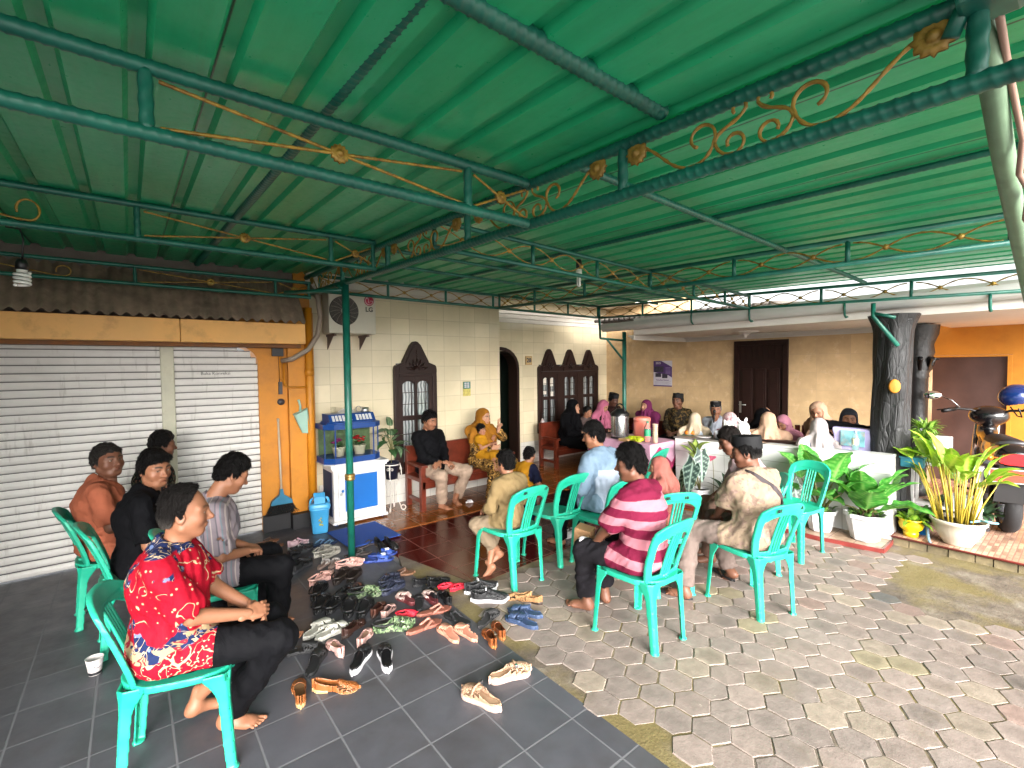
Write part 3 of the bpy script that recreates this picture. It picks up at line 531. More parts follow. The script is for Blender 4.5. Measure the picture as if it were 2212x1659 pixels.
def truss(name, label, b0, b1, t0, t1, r, ups, panels, twisted=True, ends=True, gold=None, ur=None, group='ornamental canopy trusses'):
    """lattice girder from (b0,t0) to (b1,t1); ups = uprights as fractions; panels = list of (f0, f1, kind)"""
    th = empty(name, (0, 0, 0), 0, label, 'truss', group); b0, b1, t0, t1 = map(Vector, (b0, b1, t0, t1)); gold = gold or m_gold
    for nm, a, b in (('bottom_chord', b0, b1), ('top_chord', t0, t1)):
        mb = MB()
        if twisted: mb.rope(a, b, r * .96, .0055, 14, 0, 190, 1, .13)
        else: mb.tube([a, b], r, 10)
        mb.build(nm, m_pipe, th)
    for f in ups:
        mb = MB(); a, b = b0.lerp(b1, f), t0.lerp(t1, f); d = (b - a).normalized() * r * .4
        (mb.rope(a + d, b - d, r * .82, .012, 12, 0, 60, 2, .08) if twisted else mb.tube([a + d, b - d], r * .9, 8)); mb.build('upright', m_pipe, th)
    u = (b1 - b0).normalized(); L = (b1 - b0).length
    for f0, f1, kind in panels:
        def P(x, z):
            f = f0 + (f1 - f0) * x; return b0.lerp(b1, f).lerp(t0.lerp(t1, f), .09 + .76 * z)
        mb = MB(); rr = .0055 if r > .016 else .0042; N = 6
        def rod(pts, q=rr):
            pts = [P(*p) for p in pts]
            if len(pts) == 2: mb.rope(pts[0], pts[1], q, .009, 8, 0, 230, 2, .22)
            else:
                out = [pts[0]]
                for a_, b_ in zip(pts, pts[1:]):
                    k = max(1, int((b_ - a_).length / .01)); out += [a_.lerp(b_, i / k) for i in range(1, k + 1)]
                mb.tube(out, q, 8, 0, True, 230, 2, .2)
        H = (t0.lerp(t1, f0) - b0.lerp(b1, f0)).length; W = (f1 - f0) * L
        if kind == 'X': rod([(.01, .97), (.99, .03)]); rod([(.01, .03), (.99, .97)]); rosette(mb, P(.5, .5), u, .032)
        elif kind == 'x': rod([(.03, .97), (.97, .03)]); rod([(.03, .03), (.97, .97)]); rosette(mb, P(.5, .5), u, .028)
        elif kind == 'hook':
            rod([(.0, .82), (.42, .18)] ); rod([(.42 + .0, .18), (.50, .06)] + [(.55 + .045 * math.cos(t), .40 + .36 * math.sin(t)) for t in np.linspace(R(-80), R(200), 16)])
        elif kind == 'almond':
            for s in (1, -1): rod([(x, .5 + s * .49 * math.cos(2 * math.pi * x)) for x in np.linspace(0, 1, 17)])
            rosette(mb, P(.25, .5), u, .019); rosette(mb, P(.75, .5), u, .019)
        elif kind == 'wave':
            k = H / W * float(1.0) * .80
            for s in (1, -1):
                for cv_ in wave_half(): rod([(.5 + s * x * k, z) for x, z in cv_])
                e = P(.5 + s * -2.85 * k, .86); rosette(mb, e, u, .042)
                rod([(.5 + s * (-2.85 + .26 * math.cos(t) * (1 - .12 * t)) * k, .86 + .26 * math.sin(t) * (1 - .12 * t)) for t in np.linspace(.3, 5.6, 16)])
        if mb.v: mb.build('gold_scroll', gold, th)
    return th
cz = lambda y: 2.452 + .0318 * (y - 4.25)      # bottom chord of the ridge girder falls toward the street
E0, E1 = -.25, 5.35
fr_ = lambda y: (y - E0) / (E1 - E0)
truss('canopy_truss', 'heavy green girder with gold wave scrolls crossing overhead between the two roof halves', (1.5, E0, cz(E0)), (1.5, E1, cz(E1)), (1.5, E0, cz(E0) + .185), (1.5, E1, cz(E1) + .18), .024,
      [fr_(y) for y in (.19, 1.17, 2.245, 3.3, 4.25)], [(fr_(.22), fr_(1.15), 'wave'), (fr_(1.20), fr_(2.23), 'wave'), (fr_(2.27), fr_(3.28), 'wave'), (fr_(3.32), fr_(4.23), 'wave'), (fr_(4.28), fr_(5.2), 'wave')], gold=m_gold_d)
def xt(label, y, zb, zt, x0=-2.4, x1=1.47, r=.022):
    f = lambda x: (x - x0) / (x1 - x0)
    return truss('canopy_truss', label, (x0, y, zb), (x1, y, zb - .004), (x0, y, zt), (x1, y, zt - .002), r, [f(-1.1), f(.06), f(1.14)] + ([f(1.45)] if r < .022 else []),
                 [(f(-.9), f(.05), 'hook'), (f(.08), f(1.12), 'X'), (f(1.16), f(1.47), 'x'), (f(-2.3), f(-1.15), 'X')])
xt('nearest green truss on the left with a gold rosette on crossed rods', 1.70, 2.370, 2.552)
xt('second green truss on the left, halfway to the roller shutters', 3.45, 2.449, 2.640, r=.019)
xt('thin green truss against the corrugated awning with gold crossed rods', 5.10, 2.428, 2.572, r=.016)
def alt(label, b0, b1, t0, t1, ups, r=.017):
    fs = [0] + ups + [1]
    return truss('canopy_truss', label, b0, b1, t0, t1, r, ups + [0.004, .996], [(a + .006, b - .006, 'almond') for a, b in zip(fs, fs[1:])], twisted=False)
fx = lambda x, a, b: (x - a) / (b - a)
alt('green edge truss along the cream house wall with almond shaped gold rods', (1.53, 5.05, 2.492), (5.85, 5.05, 2.455), (1.53, 5.05, 2.645), (5.85, 5.05, 2.635), [fx(x, 1.53, 5.85) for x in (2.29, 3.04, 3.76, 4.49, 5.16)])
alt('green edge truss in front of the white gutter with almond shaped rods', (5.85, 5.05, 2.452), (5.85, -.2, 2.262), (5.85, 5.05, 2.625), (5.85, -.2, 2.43), [fx(y, 5.05, -.2) for y in (4.215, 3.443, 2.681, 1.919, 1.158, .40)])
alt('green truss across the middle of the right roof parallel to the gutter', (3.85, 5.05, 2.475), (3.85, -.2, 2.345), (3.85, 5.05, 2.645), (3.85, -.2, 2.50), [fx(y, 5.05, -.2) for y in (4.33, 3.519, 2.699, 1.891, 1.107, .33)], .018)
alt('green truss running below the right roof toward the gutter with gold almond rods', (1.52, 2.68, 2.462), (5.85, 2.68, 2.362), (1.52, 2.68, 2.632), (5.85, 2.68, 2.512), [fx(x, 1.52, 5.85) for x in (2.37, 3.09, 3.845, 4.60, 5.25)], .016)
def rafter(label, a, b, r, tw=True):
    mb = MB(); (mb.rope(a, b, r * .96, .0055, 14, 0, 190, 1, .13) if tw else mb.tube([a, b], r, 10)); o = mb.build('canopy_rafter', m_pipe); thing(o, label, 'rafter', 'canopy rafters')
rafter('thick twisted green pipe ending at the wave girder, nearest overhead', (-.3, .965, 2.572), (1.475, .98, 2.578), .027)
rafter('slim green pipe from the wave girder to the gutter under the right roof', (1.52, 1.46, 2.575), (5.83, 1.52, 2.505), .018)
rafter('twisted green pipe crossing the left trusses under the left roof', (.60, -.9, 2.555), (.53, 5.4, 2.70), .024)
rafter('dark green pipe left of the twisted pipe under the left roof', (-1.25, -.9, 2.50), (-1.25, 5.4, 2.70), .024)
rafter('dark green pipe along the ribs under the right roof', (2.81, -.15, 2.555), (2.80, 5.0, 2.67), .015)
rafter('dark green pipe along the ribs close to the gutter', (4.85, -.15, 2.525), (4.85, 5.0, 2.64), .014)
rafter('thin green pipe below the right roof beyond the gold almond truss', (1.52, 3.52, 2.622), (5.83, 3.52, 2.565), .015)
rafter('thin green pipe below the right roof, the one nearest the house wall', (1.52, 3.95, 2.60), (5.83, 3.95, 2.555), .015)
# posts
def post(name, label, pts, r, extra=None):
    th = empty(name, pts[0], 0, label, 'post', 'green canopy posts'); off = Vector(pts[0])
    mb = MB(); mb.tube([Vector(p) - off for p in pts], r, 14); mb.build('pipe', m_pipe, th); return th, off
th, off = post('canopy_post', 'green pipe post with a brass collar in front of the white cabinet', [(1.496, 4.174, 0), (1.496, 4.174, 2.44)], .031)
mb = MB(); mb.lathe([(.031, .70), (.042, .705), (.045, .72), (.040, .728), (.046, .74), (.042, .757), (.031, .762)], 20); mb.build('brass_collar', mat('aged brass', '#9a7a45', .3, .15, 20, metal=.7), th)
mb = MB(); mb.tube([(0, 0, 2.385), (-.36, .56, 2.40)], .018, 8); mb.tube([(-.03, 0, 2.40), (-.0, .3, 2.47)], .016, 8); mb.build('bracket', m_pipe, th)
th, off = post('canopy_post', 'green pipe post with a bracket behind the pink covered table', [(6.50, 5.05, 0), (6.50, 5.05, 2.255)], .035)
mb = MB(); mb.tube([(-.03, 0, 2.11), (-.60, .0, 2.13)], .018, 8); mb.tube([(-.605, 0, 2.13), (-.63, 0, 2.44)], .018, 8); mb.tube([(-.02, 0, 1.78), (-.44, 0, 2.115)], .017, 8); mb.build('bracket', m_pipe, th)
th = empty('canopy_bracket', (5.63, 1.40, 2.27), 0, 'green pipe bracket leaning against the black trunk column', 'bracket')
mb = MB(); mb.tube([(0, 0, 0), (0.0, -.0, -.13), (-.02, -.20, -.42)], .020, 8); mb.tube([(.0, -.01, -.10), (.02, -.17, -.15)], .016, 8); mb.build('pipe', m_pipe, th)
for i, (y, lab) in enumerate(((3.44, 'green gutter hook, the one nearest the house corner'), (2.68, 'green gutter hook above the ceiling rose'), (1.70, 'green gutter hook left of the trunk column'), (.62, 'green gutter hook above the orange wall'))):
    mb = MB(); z = 2.352 - .035 * (3.44 - y); mb.tube([(5.845, y, z + .03), (5.842, y, z - .03), (5.85, y, z - .09), (5.885, y, z - .115), (5.93, y, z - .11)], .012, 8); o = mb.build('gutter_hook', m_pipe); thing(o, lab, 'gutter hook', 'gutter hooks')
m_pale = mat('pale green pipe paint', '#6b8468', .5, .15, 14, .1, 60, dirt=('#54624f', 9, .6))
mb = MB(); mb.tube([(1.44, .192, 2.545), (2.1, .20, 2.308), (2.74, .20, 2.097), (3.4, .20, 1.88), (3.5, .12, 1.75), (3.52, .10, 0)], [.027] * 6, 16); o = mb.build('downpipe', m_pale); thing(o, 'pale green downpipe sloping from the wave girder at upper right', 'pipe')
mb = MB(); mb.tube([(1.47, .16, 2.49), (1.75, .165, 2.44), (2.0, .155, 2.33), (2.06, .165, 2.25), (2.25, .158, 2.24), (2.33, .17, 2.17), (2.5, .15, 2.12), (2.9, .13, 2.02)], .008, 8); o = mb.build('cable', mat('pink beige cable', '#a58374', .6)); thing(o, 'pink beige cable looping beside the pale downpipe', 'cable')
mb = MB(); mb.tube([(1.49, .235, 2.44), (1.49, .205, 2.52)], .018, 8); mb.box((1.42, .12, 2.47), (1.55, .22, 2.53), bev=.01); o = mb.build('pipe_clamp', m_pipe); thing(o, 'green clamp box where the downpipe meets the girder', 'clamp')
# bulbs
m_bulb = G('white bulb glass'); m_bulb.p(Base_Color=(.86, .86, .82), Roughness=.25); m_bulb = m_bulb.m
m_socket = mat('black lamp socket', '#121214', .45)
b = empty('light_bulb', (3.06, 2.86, 2.585), 0, 'white tubular bulb hanging under the right roof', 'bulb')
mb = MB(); mb.lathe([(0, .03), (.022, .03), (.026, -.0), (.024, -.05), (0, -.052)], 16); mb.build('socket', m_socket, b)
mb = MB(); mb.lathe([(0, -.052), (.026, -.053), (.027, -.095), (.022, -.10), (0, -.10)], 16)
for a in range(3): q = a * 2.1; x, y = .013 * math.cos(q), .013 * math.sin(q); mb.tube([(x, y, -.10), (x, y, -.19), (x * .2 + .002, y * .2, -.198)], .0075, 8)
mb.build('tube', m_bulb, b)
b = empty('light_bulb', (-.475, 4.0, 2.36), 0, 'white spiral bulb hanging on a wire in front of the awning', 'bulb')
mb = MB(); mb.tube([(-.06, .0, .18), (.0, 0, .175), (.012, 0, .12), (.004, 0, 0)], .005, 6); mb.lathe([(0, .0), (.02, -.0), (.028, -.02), (.03, -.06), (0, -.062)], 16); mb.build('socket', m_socket, b)
mb = MB(); mb.lathe([(0, -.062), (.025, -.062), (.024, -.078), (0, -.078)], 14); mb.tube([(.032 * math.cos(t), .032 * math.sin(t), -.078 - .075 * t / 22) for t in np.linspace(0, 22, 90)], .009, 8); mb.build('spiral_tube', m_bulb, b)
# white sky gap above the porch stays open to the sky
# ================================================================== smooth solids (distance fields meshed with surface nets)
F32 = np.float32
def nets(d, lo, h):
    "vectorised naive surface nets: closed quad surface of d < 0"
    s = d < 0; nx, ny, nz = d.shape; acc = np.zeros((nx - 1, ny - 1, nz - 1, 3), F32); cnt = np.zeros((nx - 1, ny - 1, nz - 1), np.int16)
    C = [(i, j, k) for i in (0, 1) for j in (0, 1) for k in (0, 1)]
    sl = lambda c: (slice(c[0], nx - 1 + c[0]), slice(c[1], ny - 1 + c[1]), slice(c[2], nz - 1 + c[2]))
    for a in C:
        for ax in range(3):
            if a[ax]: continue
            b = list(a); b[ax] = 1; A, B = d[sl(a)], d[sl(b)]; m = s[sl(a)] != s[sl(b)]
            ii = np.nonzero(m); va, vb = A[ii], B[ii]; t = va / (va - vb)
            p = np.tile(np.array(a, F32), (len(t), 1)); p[:, ax] += t; acc[ii] += p; cnt[ii] += 1
    act = np.nonzero(cnt); idx = np.full(cnt.shape, -1, np.int64); idx[act] = np.arange(len(act[0]))
    V = (acc[act] / cnt[act][:, None] + np.stack(act, 1)) * h + np.array(lo, F32); Q = []
    for ax in range(3):
        o1, o2 = (ax + 1) % 3, (ax + 2) % 3
        q0 = [slice(None)] * 3; q1 = [slice(None)] * 3; q0[ax] = slice(0, -1); q1[ax] = slice(1, None)
        for o in (o1, o2): q0[o] = slice(1, -1); q1[o] = slice(1, -1)
        A, B = s[tuple(q0)], s[tuple(q1)]
        for m, flip in ((A & ~B, False), (~A & B, True)):
            e = np.stack(np.nonzero(m), 1)
            if not len(e): continue
            e[:, o1] += 1; e[:, o2] += 1; c = []
            for d1, d2 in ((-1, -1), (0, -1), (0, 0), (-1, 0)):
                g_ = e.copy(); g_[:, o1] += d1; g_[:, o2] += d2; c.append(idx[g_[:, 0], g_[:, 1], g_[:, 2]])
            c = np.stack(c, 1); Q.append(c[:, ::-1] if flip else c)
    return V, (np.concatenate(Q) if Q else np.zeros((0, 4), np.int64))
A3 = lambda p: np.array(p, F32)
def cap(a, b, ra, rb=None, sq=None):
    "tapered capsule; sq = (axis, factor) squashes the section"
    a, b = A3(a), A3(b); rb = ra if rb is None else rb; ba = b - a; L2 = float(ba @ ba) + 1e-9; r = max(ra, rb)
    def f(x, y, z):
        px, py, pz = x - a[0], y - a[1], z - a[2]; t = np.clip((px * ba[0] + py * ba[1] + pz * ba[2]) / L2, 0, 1)
        qx, qy, qz = px - t * ba[0], py - t * ba[1], pz - t * ba[2]
        if sq: 
            if sq[0] == 0: qx = qx / sq[1]
            elif sq[0] == 1: qy = qy / sq[1]
            else: qz = qz / sq[1]
        return np.sqrt(qx * qx + qy * qy + qz * qz) - (ra + (rb - ra) * t)
    k = max(1, sq[1]) if sq else 1
    return f, np.minimum(a, b) - r * k, np.maximum(a, b) + r * k
def ell(c, r, rot=None):
    c, r = A3(c), A3(r); M = None if rot is None else np.array(rot, F32)   # columns: local axes
    def f(x, y, z):
        px, py, pz = x - c[0], y - c[1], z - c[2]
        if M is not None: px, py, pz = (px * M[0, i] + py * M[1, i] + pz * M[2, i] for i in range(3))
        k0 = np.sqrt((px / r[0]) ** 2 + (py / r[1]) ** 2 + (pz / r[2]) ** 2); k1 = np.sqrt((px / r[0] ** 2) ** 2 + (py / r[1] ** 2) ** 2 + (pz / r[2] ** 2) ** 2) + 1e-6
        return k0 * (k0 - 1) / k1
    e = r if rot is None else A3([float(r.max())] * 3)
    return f, c - e, c + e
def rbox(c, hs, rd=.004, rot=None):
    c, hs = A3(c), A3(hs); M = None if rot is None else np.array(rot, F32)
    def f(x, y, z):
        px, py, pz = x - c[0], y - c[1], z - c[2]
        if M is not None: px, py, pz = (px * M[0, i] + py * M[1, i] + pz * M[2, i] for i in range(3))
        qx, qy, qz = np.abs(px) - hs[0] + rd, np.abs(py) - hs[1] + rd, np.abs(pz) - hs[2] + rd
        return np.sqrt(np.maximum(qx, 0) ** 2 + np.maximum(qy, 0) ** 2 + np.maximum(qz, 0) ** 2) + np.minimum(np.maximum(qx, np.maximum(qy, qz)), 0) - rd
    e = hs if rot is None else A3([float(np.linalg.norm(hs))] * 3)
    return f, c - e, c + e
class Vol:
    def __init__(s, lo, hi, h):
        s.lo, s.h = A3(lo), h; n = [max(4, int((b - a) / h) + 2) for a, b in zip(lo, hi)]; s.n = n
        s.ax = [(s.lo[i] + h * np.arange(n[i])).astype(F32) for i in range(3)]; s.d = np.full(n, .2, F32)
    def _s(s, pr, m):
        f, lo, hi = pr; sl = tuple(slice(max(0, int((lo[i] - m - s.lo[i]) / s.h)), min(s.n[i], max(0, int((hi[i] + m - s.lo[i]) / s.h) + 2))) for i in range(3))
        X = s.ax[0][sl[0]][:, None, None]; Y = s.ax[1][sl[1]][None, :, None]; Z = s.ax[2][sl[2]][None, None, :]
        return sl, f(X, Y, Z) if min(len(s.ax[i][sl[i]]) for i in range(3)) else None
    def add(s, pr, k=.02):
        sl, v = s._s(pr, .05 + k)
        if v is None: return s
        a = s.d[sl]
        if k > 0: hh = np.maximum(k - np.abs(a - v), 0) / k; s.d[sl] = np.minimum(a, v) - hh * hh * k * .25
        else: s.d[sl] = np.minimum(a, v)
        return s
    def cut(s, pr, k=.01):
        sl, v = s._s(pr, .03 + k)
        if v is None: return s
        a = s.d[sl]; v = -v
        if k > 0: hh = np.maximum(k - np.abs(a - v), 0) / k; s.d[sl] = np.maximum(a, v) + hh * hh * k * .25
        else: s.d[sl] = np.maximum(a, v)
        return s
    def plane(s, p, n, k=.0):
        "keep the side the normal n points away from"
        n = np.array(n, float); n = n / np.linalg.norm(n); X, Y, Z = s.grid(); v = ((X - p[0]) * n[0] + (Y - p[1]) * n[1] + (Z - p[2]) * n[2]).astype(F32); s.d = np.maximum(s.d, v); return s
    def grid(s): return s.ax[0][:, None, None], s.ax[1][None, :, None], s.ax[2][None, None, :]
    def warp(s, fn): s.d = (s.d + fn(*s.grid())).astype(F32); return s
    def mesh(s):
        d = s.d
        for ax in range(3):
            for e in (0, -1):
                i = [slice(None)] * 3; i[ax] = e; d[tuple(i)] = np.maximum(d[tuple(i)], s.h * .3)
        return nets(d, s.lo, s.h)
def vol_for(prims, h, m=.03):
    lo = np.min([p[1] for p in prims], 0) - m; hi = np.max([p[2] for p in prims], 0) + m; return Vol(lo, hi, h)
class Geo:
    "collects vertex / quad arrays with colours into one mesh"
    def __init__(s): s.V = []; s.Q = []; s.C = []; s.n = 0
    def add(s, VQ, col=(1, 1, 1), mx=None, colf=None, flip=False):
        V, Q = VQ; c = colf(V) if colf else np.tile(np.array(col, F32), (len(V), 1))
        if mx is not None: M = np.array(mx, float); V = V @ M[:3, :3].T + M[:3, 3]
        s.V.append(V); s.Q.append((Q[:, ::-1] if flip else Q) + s.n); s.C.append(c); s.n += len(V); return s
    def build(s, name, m, parent=None, smooth=True):
        V = np.concatenate(s.V).astype(F32); Q = np.concatenate(s.Q); Cc = np.concatenate(s.C)
        me = bpy.data.meshes.new(name); me.vertices.add(len(V)); me.vertices.foreach_set('co', V.ravel())
        me.loops.add(Q.size); me.loops.foreach_set('vertex_index', Q.ravel().astype(np.int32))
        me.polygons.add(len(Q)); me.polygons.foreach_set('loop_start', np.arange(0, Q.size, 4, dtype=np.int32)); me.polygons.foreach_set('loop_total', np.full(len(Q), 4, np.int32))
        me.update(calc_edges=True); me.polygons.foreach_set('use_smooth', np.full(len(Q), smooth))
        ca = me.color_attributes.new('Col', 'FLOAT_COLOR', 'POINT'); ca.data.foreach_set('color', np.concatenate([Cc, np.ones((len(Cc), 1))], 1).astype(F32).ravel())
        for q in (m if isinstance(m, (list, tuple)) else [m]): me.materials.append(q)
        return link(name, me, parent)
def ball(n=10, m=14):
    "unit sphere as quads"
    th = np.linspace(.02, math.pi - .02, n); ph = np.linspace(0, 2 * math.pi, m, endpoint=False)
    V = np.array([(math.sin(t) * math.cos(p), math.sin(t) * math.sin(p), math.cos(t)) for t in th for p in ph], F32)
    Q = np.array([(i * m + k, (i + 1) * m + k, (i + 1) * m + (k + 1) % m, i * m + (k + 1) % m) for i in range(n - 1) for k in range(m)]); return V, Q
def basis(y, z):
    y = np.array(y, float); y /= np.linalg.norm(y); z = np.array(z, float); z = z - y * (z @ y); z /= np.linalg.norm(z); return np.stack([np.cross(y, z), y, z], 1)
def xf(Rm, t, sc=1.0):
    M = np.eye(4); M[:3, :3] = np.array(Rm) * sc; M[:3, 3] = t; return M
def rz(a): c, s = math.cos(a), math.sin(a); return np.array([[c, -s, 0], [s, c, 0], [0, 0, 1]])
def rx(a): c, s = math.cos(a), math.sin(a); return np.array([[1, 0, 0], [0, c, -s], [0, s, c]])
def ry(a): c, s = math.cos(a), math.sin(a); return np.array([[c, 0, s], [0, 1, 0], [-s, 0, c]])
def folds(amp, fr, seed=0, aniso=(1, 1, 1)):
    r = np.random.RandomState(seed); K = r.normal(size=(4, 3)); K /= np.linalg.norm(K, axis=1)[:, None]; K *= np.array(aniso); ph = r.uniform(0, 6.28, 4)
    def f(x, y, z):
        w = .35 * np.sin(fr * .35 * (x * K[3, 0] + y * K[3, 1] + z * K[3, 2]) + ph[3]) * 6
        return (amp / 2 * (np.sin(fr * (x * K[0, 0] + y * K[0, 1] + z * K[0, 2]) + ph[0] + w) + .7 * np.sin(fr * 1.7 * (x * K[1, 0] + y * K[1, 1] + z * K[1, 2]) + ph[1] + w) + .5 * np.sin(fr * .6 * (x * K[2, 0] + y * K[2, 1] + z * K[2, 2]) + ph[2]))).astype(F32)
    return f
# ================================================================== green stackable plastic chairs
g = G('jade green plastic'); o = g.obj(); oi = g.n('ObjectInfo').outputs['Random']
c = g.mix(g.mr(oi, 0, 1, 0, 1), srgb('#0c9275'), srgb('#0f9a7c')); sc_ = g.noise(o, 60, 6, .75)
c = g.mix(g.mr(g.noise(o, 4, 5, .6), .35, .75, 0, .35), c, srgb('#4fb396')); c = g.mix(g.mr(sc_, .66, .74, 0, .35), c, srgb('#5d9a86'))
g.p(Base_Color=c, Roughness=g.mr(sc_, .3, .7, .36, .5)); g.bump(g.noise(o, 25, 3, .5), .06, .004); m_green = g.m
m_ink = mat('black stencil paint', '#10201c', .6)
def chair_parts(h=.0055):
    P = {}
    # seat pan: rounded, slightly dished, with a skirt
    v = Vol((-.25, -.25, .33), (.25, .27, .47), h)
    X, Y, Z = v.grid(); half = np.interp(Y, [-.2, -.1, .1, .21], [.150, .195, .215, .205]).astype(F32)
    ex = np.abs(X) / half; ey = (Y - .005) / .215; rr = (np.abs(ex) ** 3.2 + np.abs(ey) ** 3.2) ** (1 / 3.2)
    side = (rr - 1) * .2; dish = -.012 * np.clip(1 - rr * rr, 0, 1); ztop = .425 + dish + .004 * np.clip((Y - .12) / .1, 0, 1) * -3
    skirt = np.interp(Y, [-.22, 0, .22], [.035, .03, .03]).astype(F32); inner = (rr - .965) * .2
    slab = np.maximum(np.maximum(Z - ztop, ztop - .011 - Z), side); rim = np.maximum(np.maximum(side, -inner), np.maximum(Z - ztop, ztop - skirt - Z))
    v.d = np.minimum(slab, rim).astype(F32); P['seat'] = v.mesh()
    # legs: splayed channels, wide at the top
    for nm, (tx, ty, bx, by) in {'FL': (-.185, .165, -.212, .195), 'FR': (.185, .165, .212, .195), 'RL': (-.138, -.165, -.135, -.20), 'RR': (.138, -.165, .135, -.20)}.items():
        lo = (min(tx, bx) - .07, min(ty, by) - .07, -.005); v = Vol(lo, (max(tx, bx) + .07, max(ty, by) + .07, .44), h); X, Y, Z = v.grid()
        t = np.clip(Z / .42, 0, 1); fl = np.clip((t - .68) / .32, 0, 1) ** 2
        cx = bx + (tx - bx) * t; cy = by + (ty - by) * t; sx, sy = np.sign(tx), np.sign(ty)
        w = .0195 + .005 * t + .040 * fl; cx = cx - sx * .028 * fl; cy = cy - sy * .028 * fl
        ang = math.atan2(sy, sx); ux, uy = math.cos(ang), math.sin(ang); dx, dy = X - cx, Y - cy
        wx, wy = w, w
        outer = np.maximum(np.abs(dx) - wx, np.abs(dy) - wy); chf = ((dx * ux + dy * uy) - w * 1.12); outer = np.maximum(outer, chf)
        inn = np.maximum(np.maximum(np.abs(dx + sx * .007) - wx + .0005, np.abs(dy + sy * .007) - wy + .0005), chf + .007)
        d = np.maximum(outer, -inn); d = np.maximum(d, np.maximum(-Z, Z - .418 + .0 * X)); v.d = d.astype(F32)
        v.add(ell((bx + sx * .004, by + sy * .004, .004), (.026, .026, .007)), .006); P['leg' + nm] = v.mesh()
    # backrest: arched frame leaning back with a ribbed centre splat
    v = Vol((-.24, -.34, .39), (.24, -.10, .82), h); X, Y, Z = v.grid(); t = np.clip((Z - .41) / .385, 0, 1.05)
    yc = -.165 - .115 * t ** 1.25 - .02 * t; curve = .040 * (X / .2) ** 2; dy = Y - yc - curve
    hw = np.interp(t, [0, .3, .7, .9, 1], [.155, .178, .190, .180, .150]).astype(F32); arch = t - (1 - .20 * np.abs(X / .2) ** 3)
    od = np.maximum(np.abs(X) - hw, arch * .385); iw = hw - .042; iarch = (t - (.775 - .17 * np.abs(X / .16) ** 2.6)) * .385
    hole = np.maximum(np.maximum(np.abs(X) - iw, iarch), .045 - np.abs(X)); hole = np.maximum(hole, (.035 - (Z - .41)))
    plate = np.maximum(od, -hole)
    for k in (-.0225, 0, .0225): plate = np.maximum(plate, -np.maximum(np.maximum(np.abs(X - k) - .0045, (t - .78) * .385), (.05 - t) * .385))
    thick = .0075 + .004 * ((np.abs(X) > iw - .003) | (t > .82)); d = np.maximum(plate, np.abs(dy) - thick)
    ridge = np.maximum(np.maximum(np.abs(np.abs(X) - .0115) - .0035, np.abs(dy + .012) - .012), np.maximum((t - .76) * .385, -Z + .415)); d = np.minimum(d, np.maximum(ridge, -(.0 * X + .43 - .0 - Z)))
    v.d = d.astype(F32); P['backrest'] = v.mesh()
    return P
CP = chair_parts()
def make_chair(label):
    c = empty('plastic_chair', (0, 0, 0), 0, label, 'chair', 'green plastic chairs')
    Geo().add(CP['seat']).build('seat', m_green, c); Geo().add(CP['backrest']).build('backrest', m_green, c)
    for k in ('FL', 'FR', 'RL', 'RR'): Geo().add(CP['leg' + k]).build('leg', m_green, c)
    return c
CH0 = [None]
def back_y(z): t = (z - .41) / .385; return -.165 - .115 * t ** 1.25 - .02 * t
def chair(x, y, heading, label, marks=(), dz=0):
    c = make_chair(label) if CH0[0] is None else copy_tree(CH0[0])
    if CH0[0] is None: CH0[0] = c
    if c is not CH0[0]:
        for k in list(c.children):
            if k.name.startswith('lettering'): bpy.data.objects.remove(k)
    c['label'] = label; c.location = (x, y, dz); c.rotation_euler = (0, 0, R(heading - 90)); chair.pend.append((c, marks)); return c
chair.pend = []
def chair_letters():
    for c, marks in chair.pend:
        for txt, lx, sz in marks:
            t = text_mb(txt, sz, .0008, .0016); z = .752; o = t.build('lettering', m_ink, c); o.location = (lx, back_y(z) + .040 * (lx / .2) ** 2 - .0155, z); o.rotation_euler = (R(18), 0, -.35 * lx / .2)
chair(.145, 2.545, -13, 'nearest green chair at left, carrying the man in the red batik shirt', [('SEC', .1, .03)])
chair(0.02, 3.79, 3, 'green chair behind the red batik shirt, carrying the young man in black')
chair(-.12, 4.32, 4, 'green chair carrying the man in the salmon shirt by the shutters')
chair(.36, 3.30, -3, 'green chair mostly hidden under the man in the grey striped shirt')
chair(.10, 4.95, 0, 'green chair under the man in dark floral shirt against the shutters')
chair(2.355, 2.955, 90, 'green chair carrying the boy in the khaki shirt', [('SEC', -.085, .032), ('17', .12, .03)])
chair(2.92, 3.02, 88, 'empty green chair beside the khaki boy, round seat showing', [])
chair(3.13, 2.63, 85, 'green chair carrying the man in the light blue and white shirt')
chair(2.485, 1.80, 88, 'green chair carrying the man in the maroon and pink striped polo')
chair(3.385, 1.515, 70, 'green chair carrying the man in black cap with a shoulder strap', [('SEC', -.075, .035), ('3', .12, .03)])
chair(3.16, 2.10, 60, 'green chair with the dusty pink veiled girl sitting sideways', [('SEC', -.09, .032), ('18', .04, .032)])
chair(4.62, 1.72, 166, 'empty green chair in front of the white planter pots, seen from its side')
chair(3.98, 1.83, 128, 'green chair hidden behind the black cap, under the man in the pink shirt')
chair(4.42, 3.22, 100, 'empty green chair against the pink covered table')
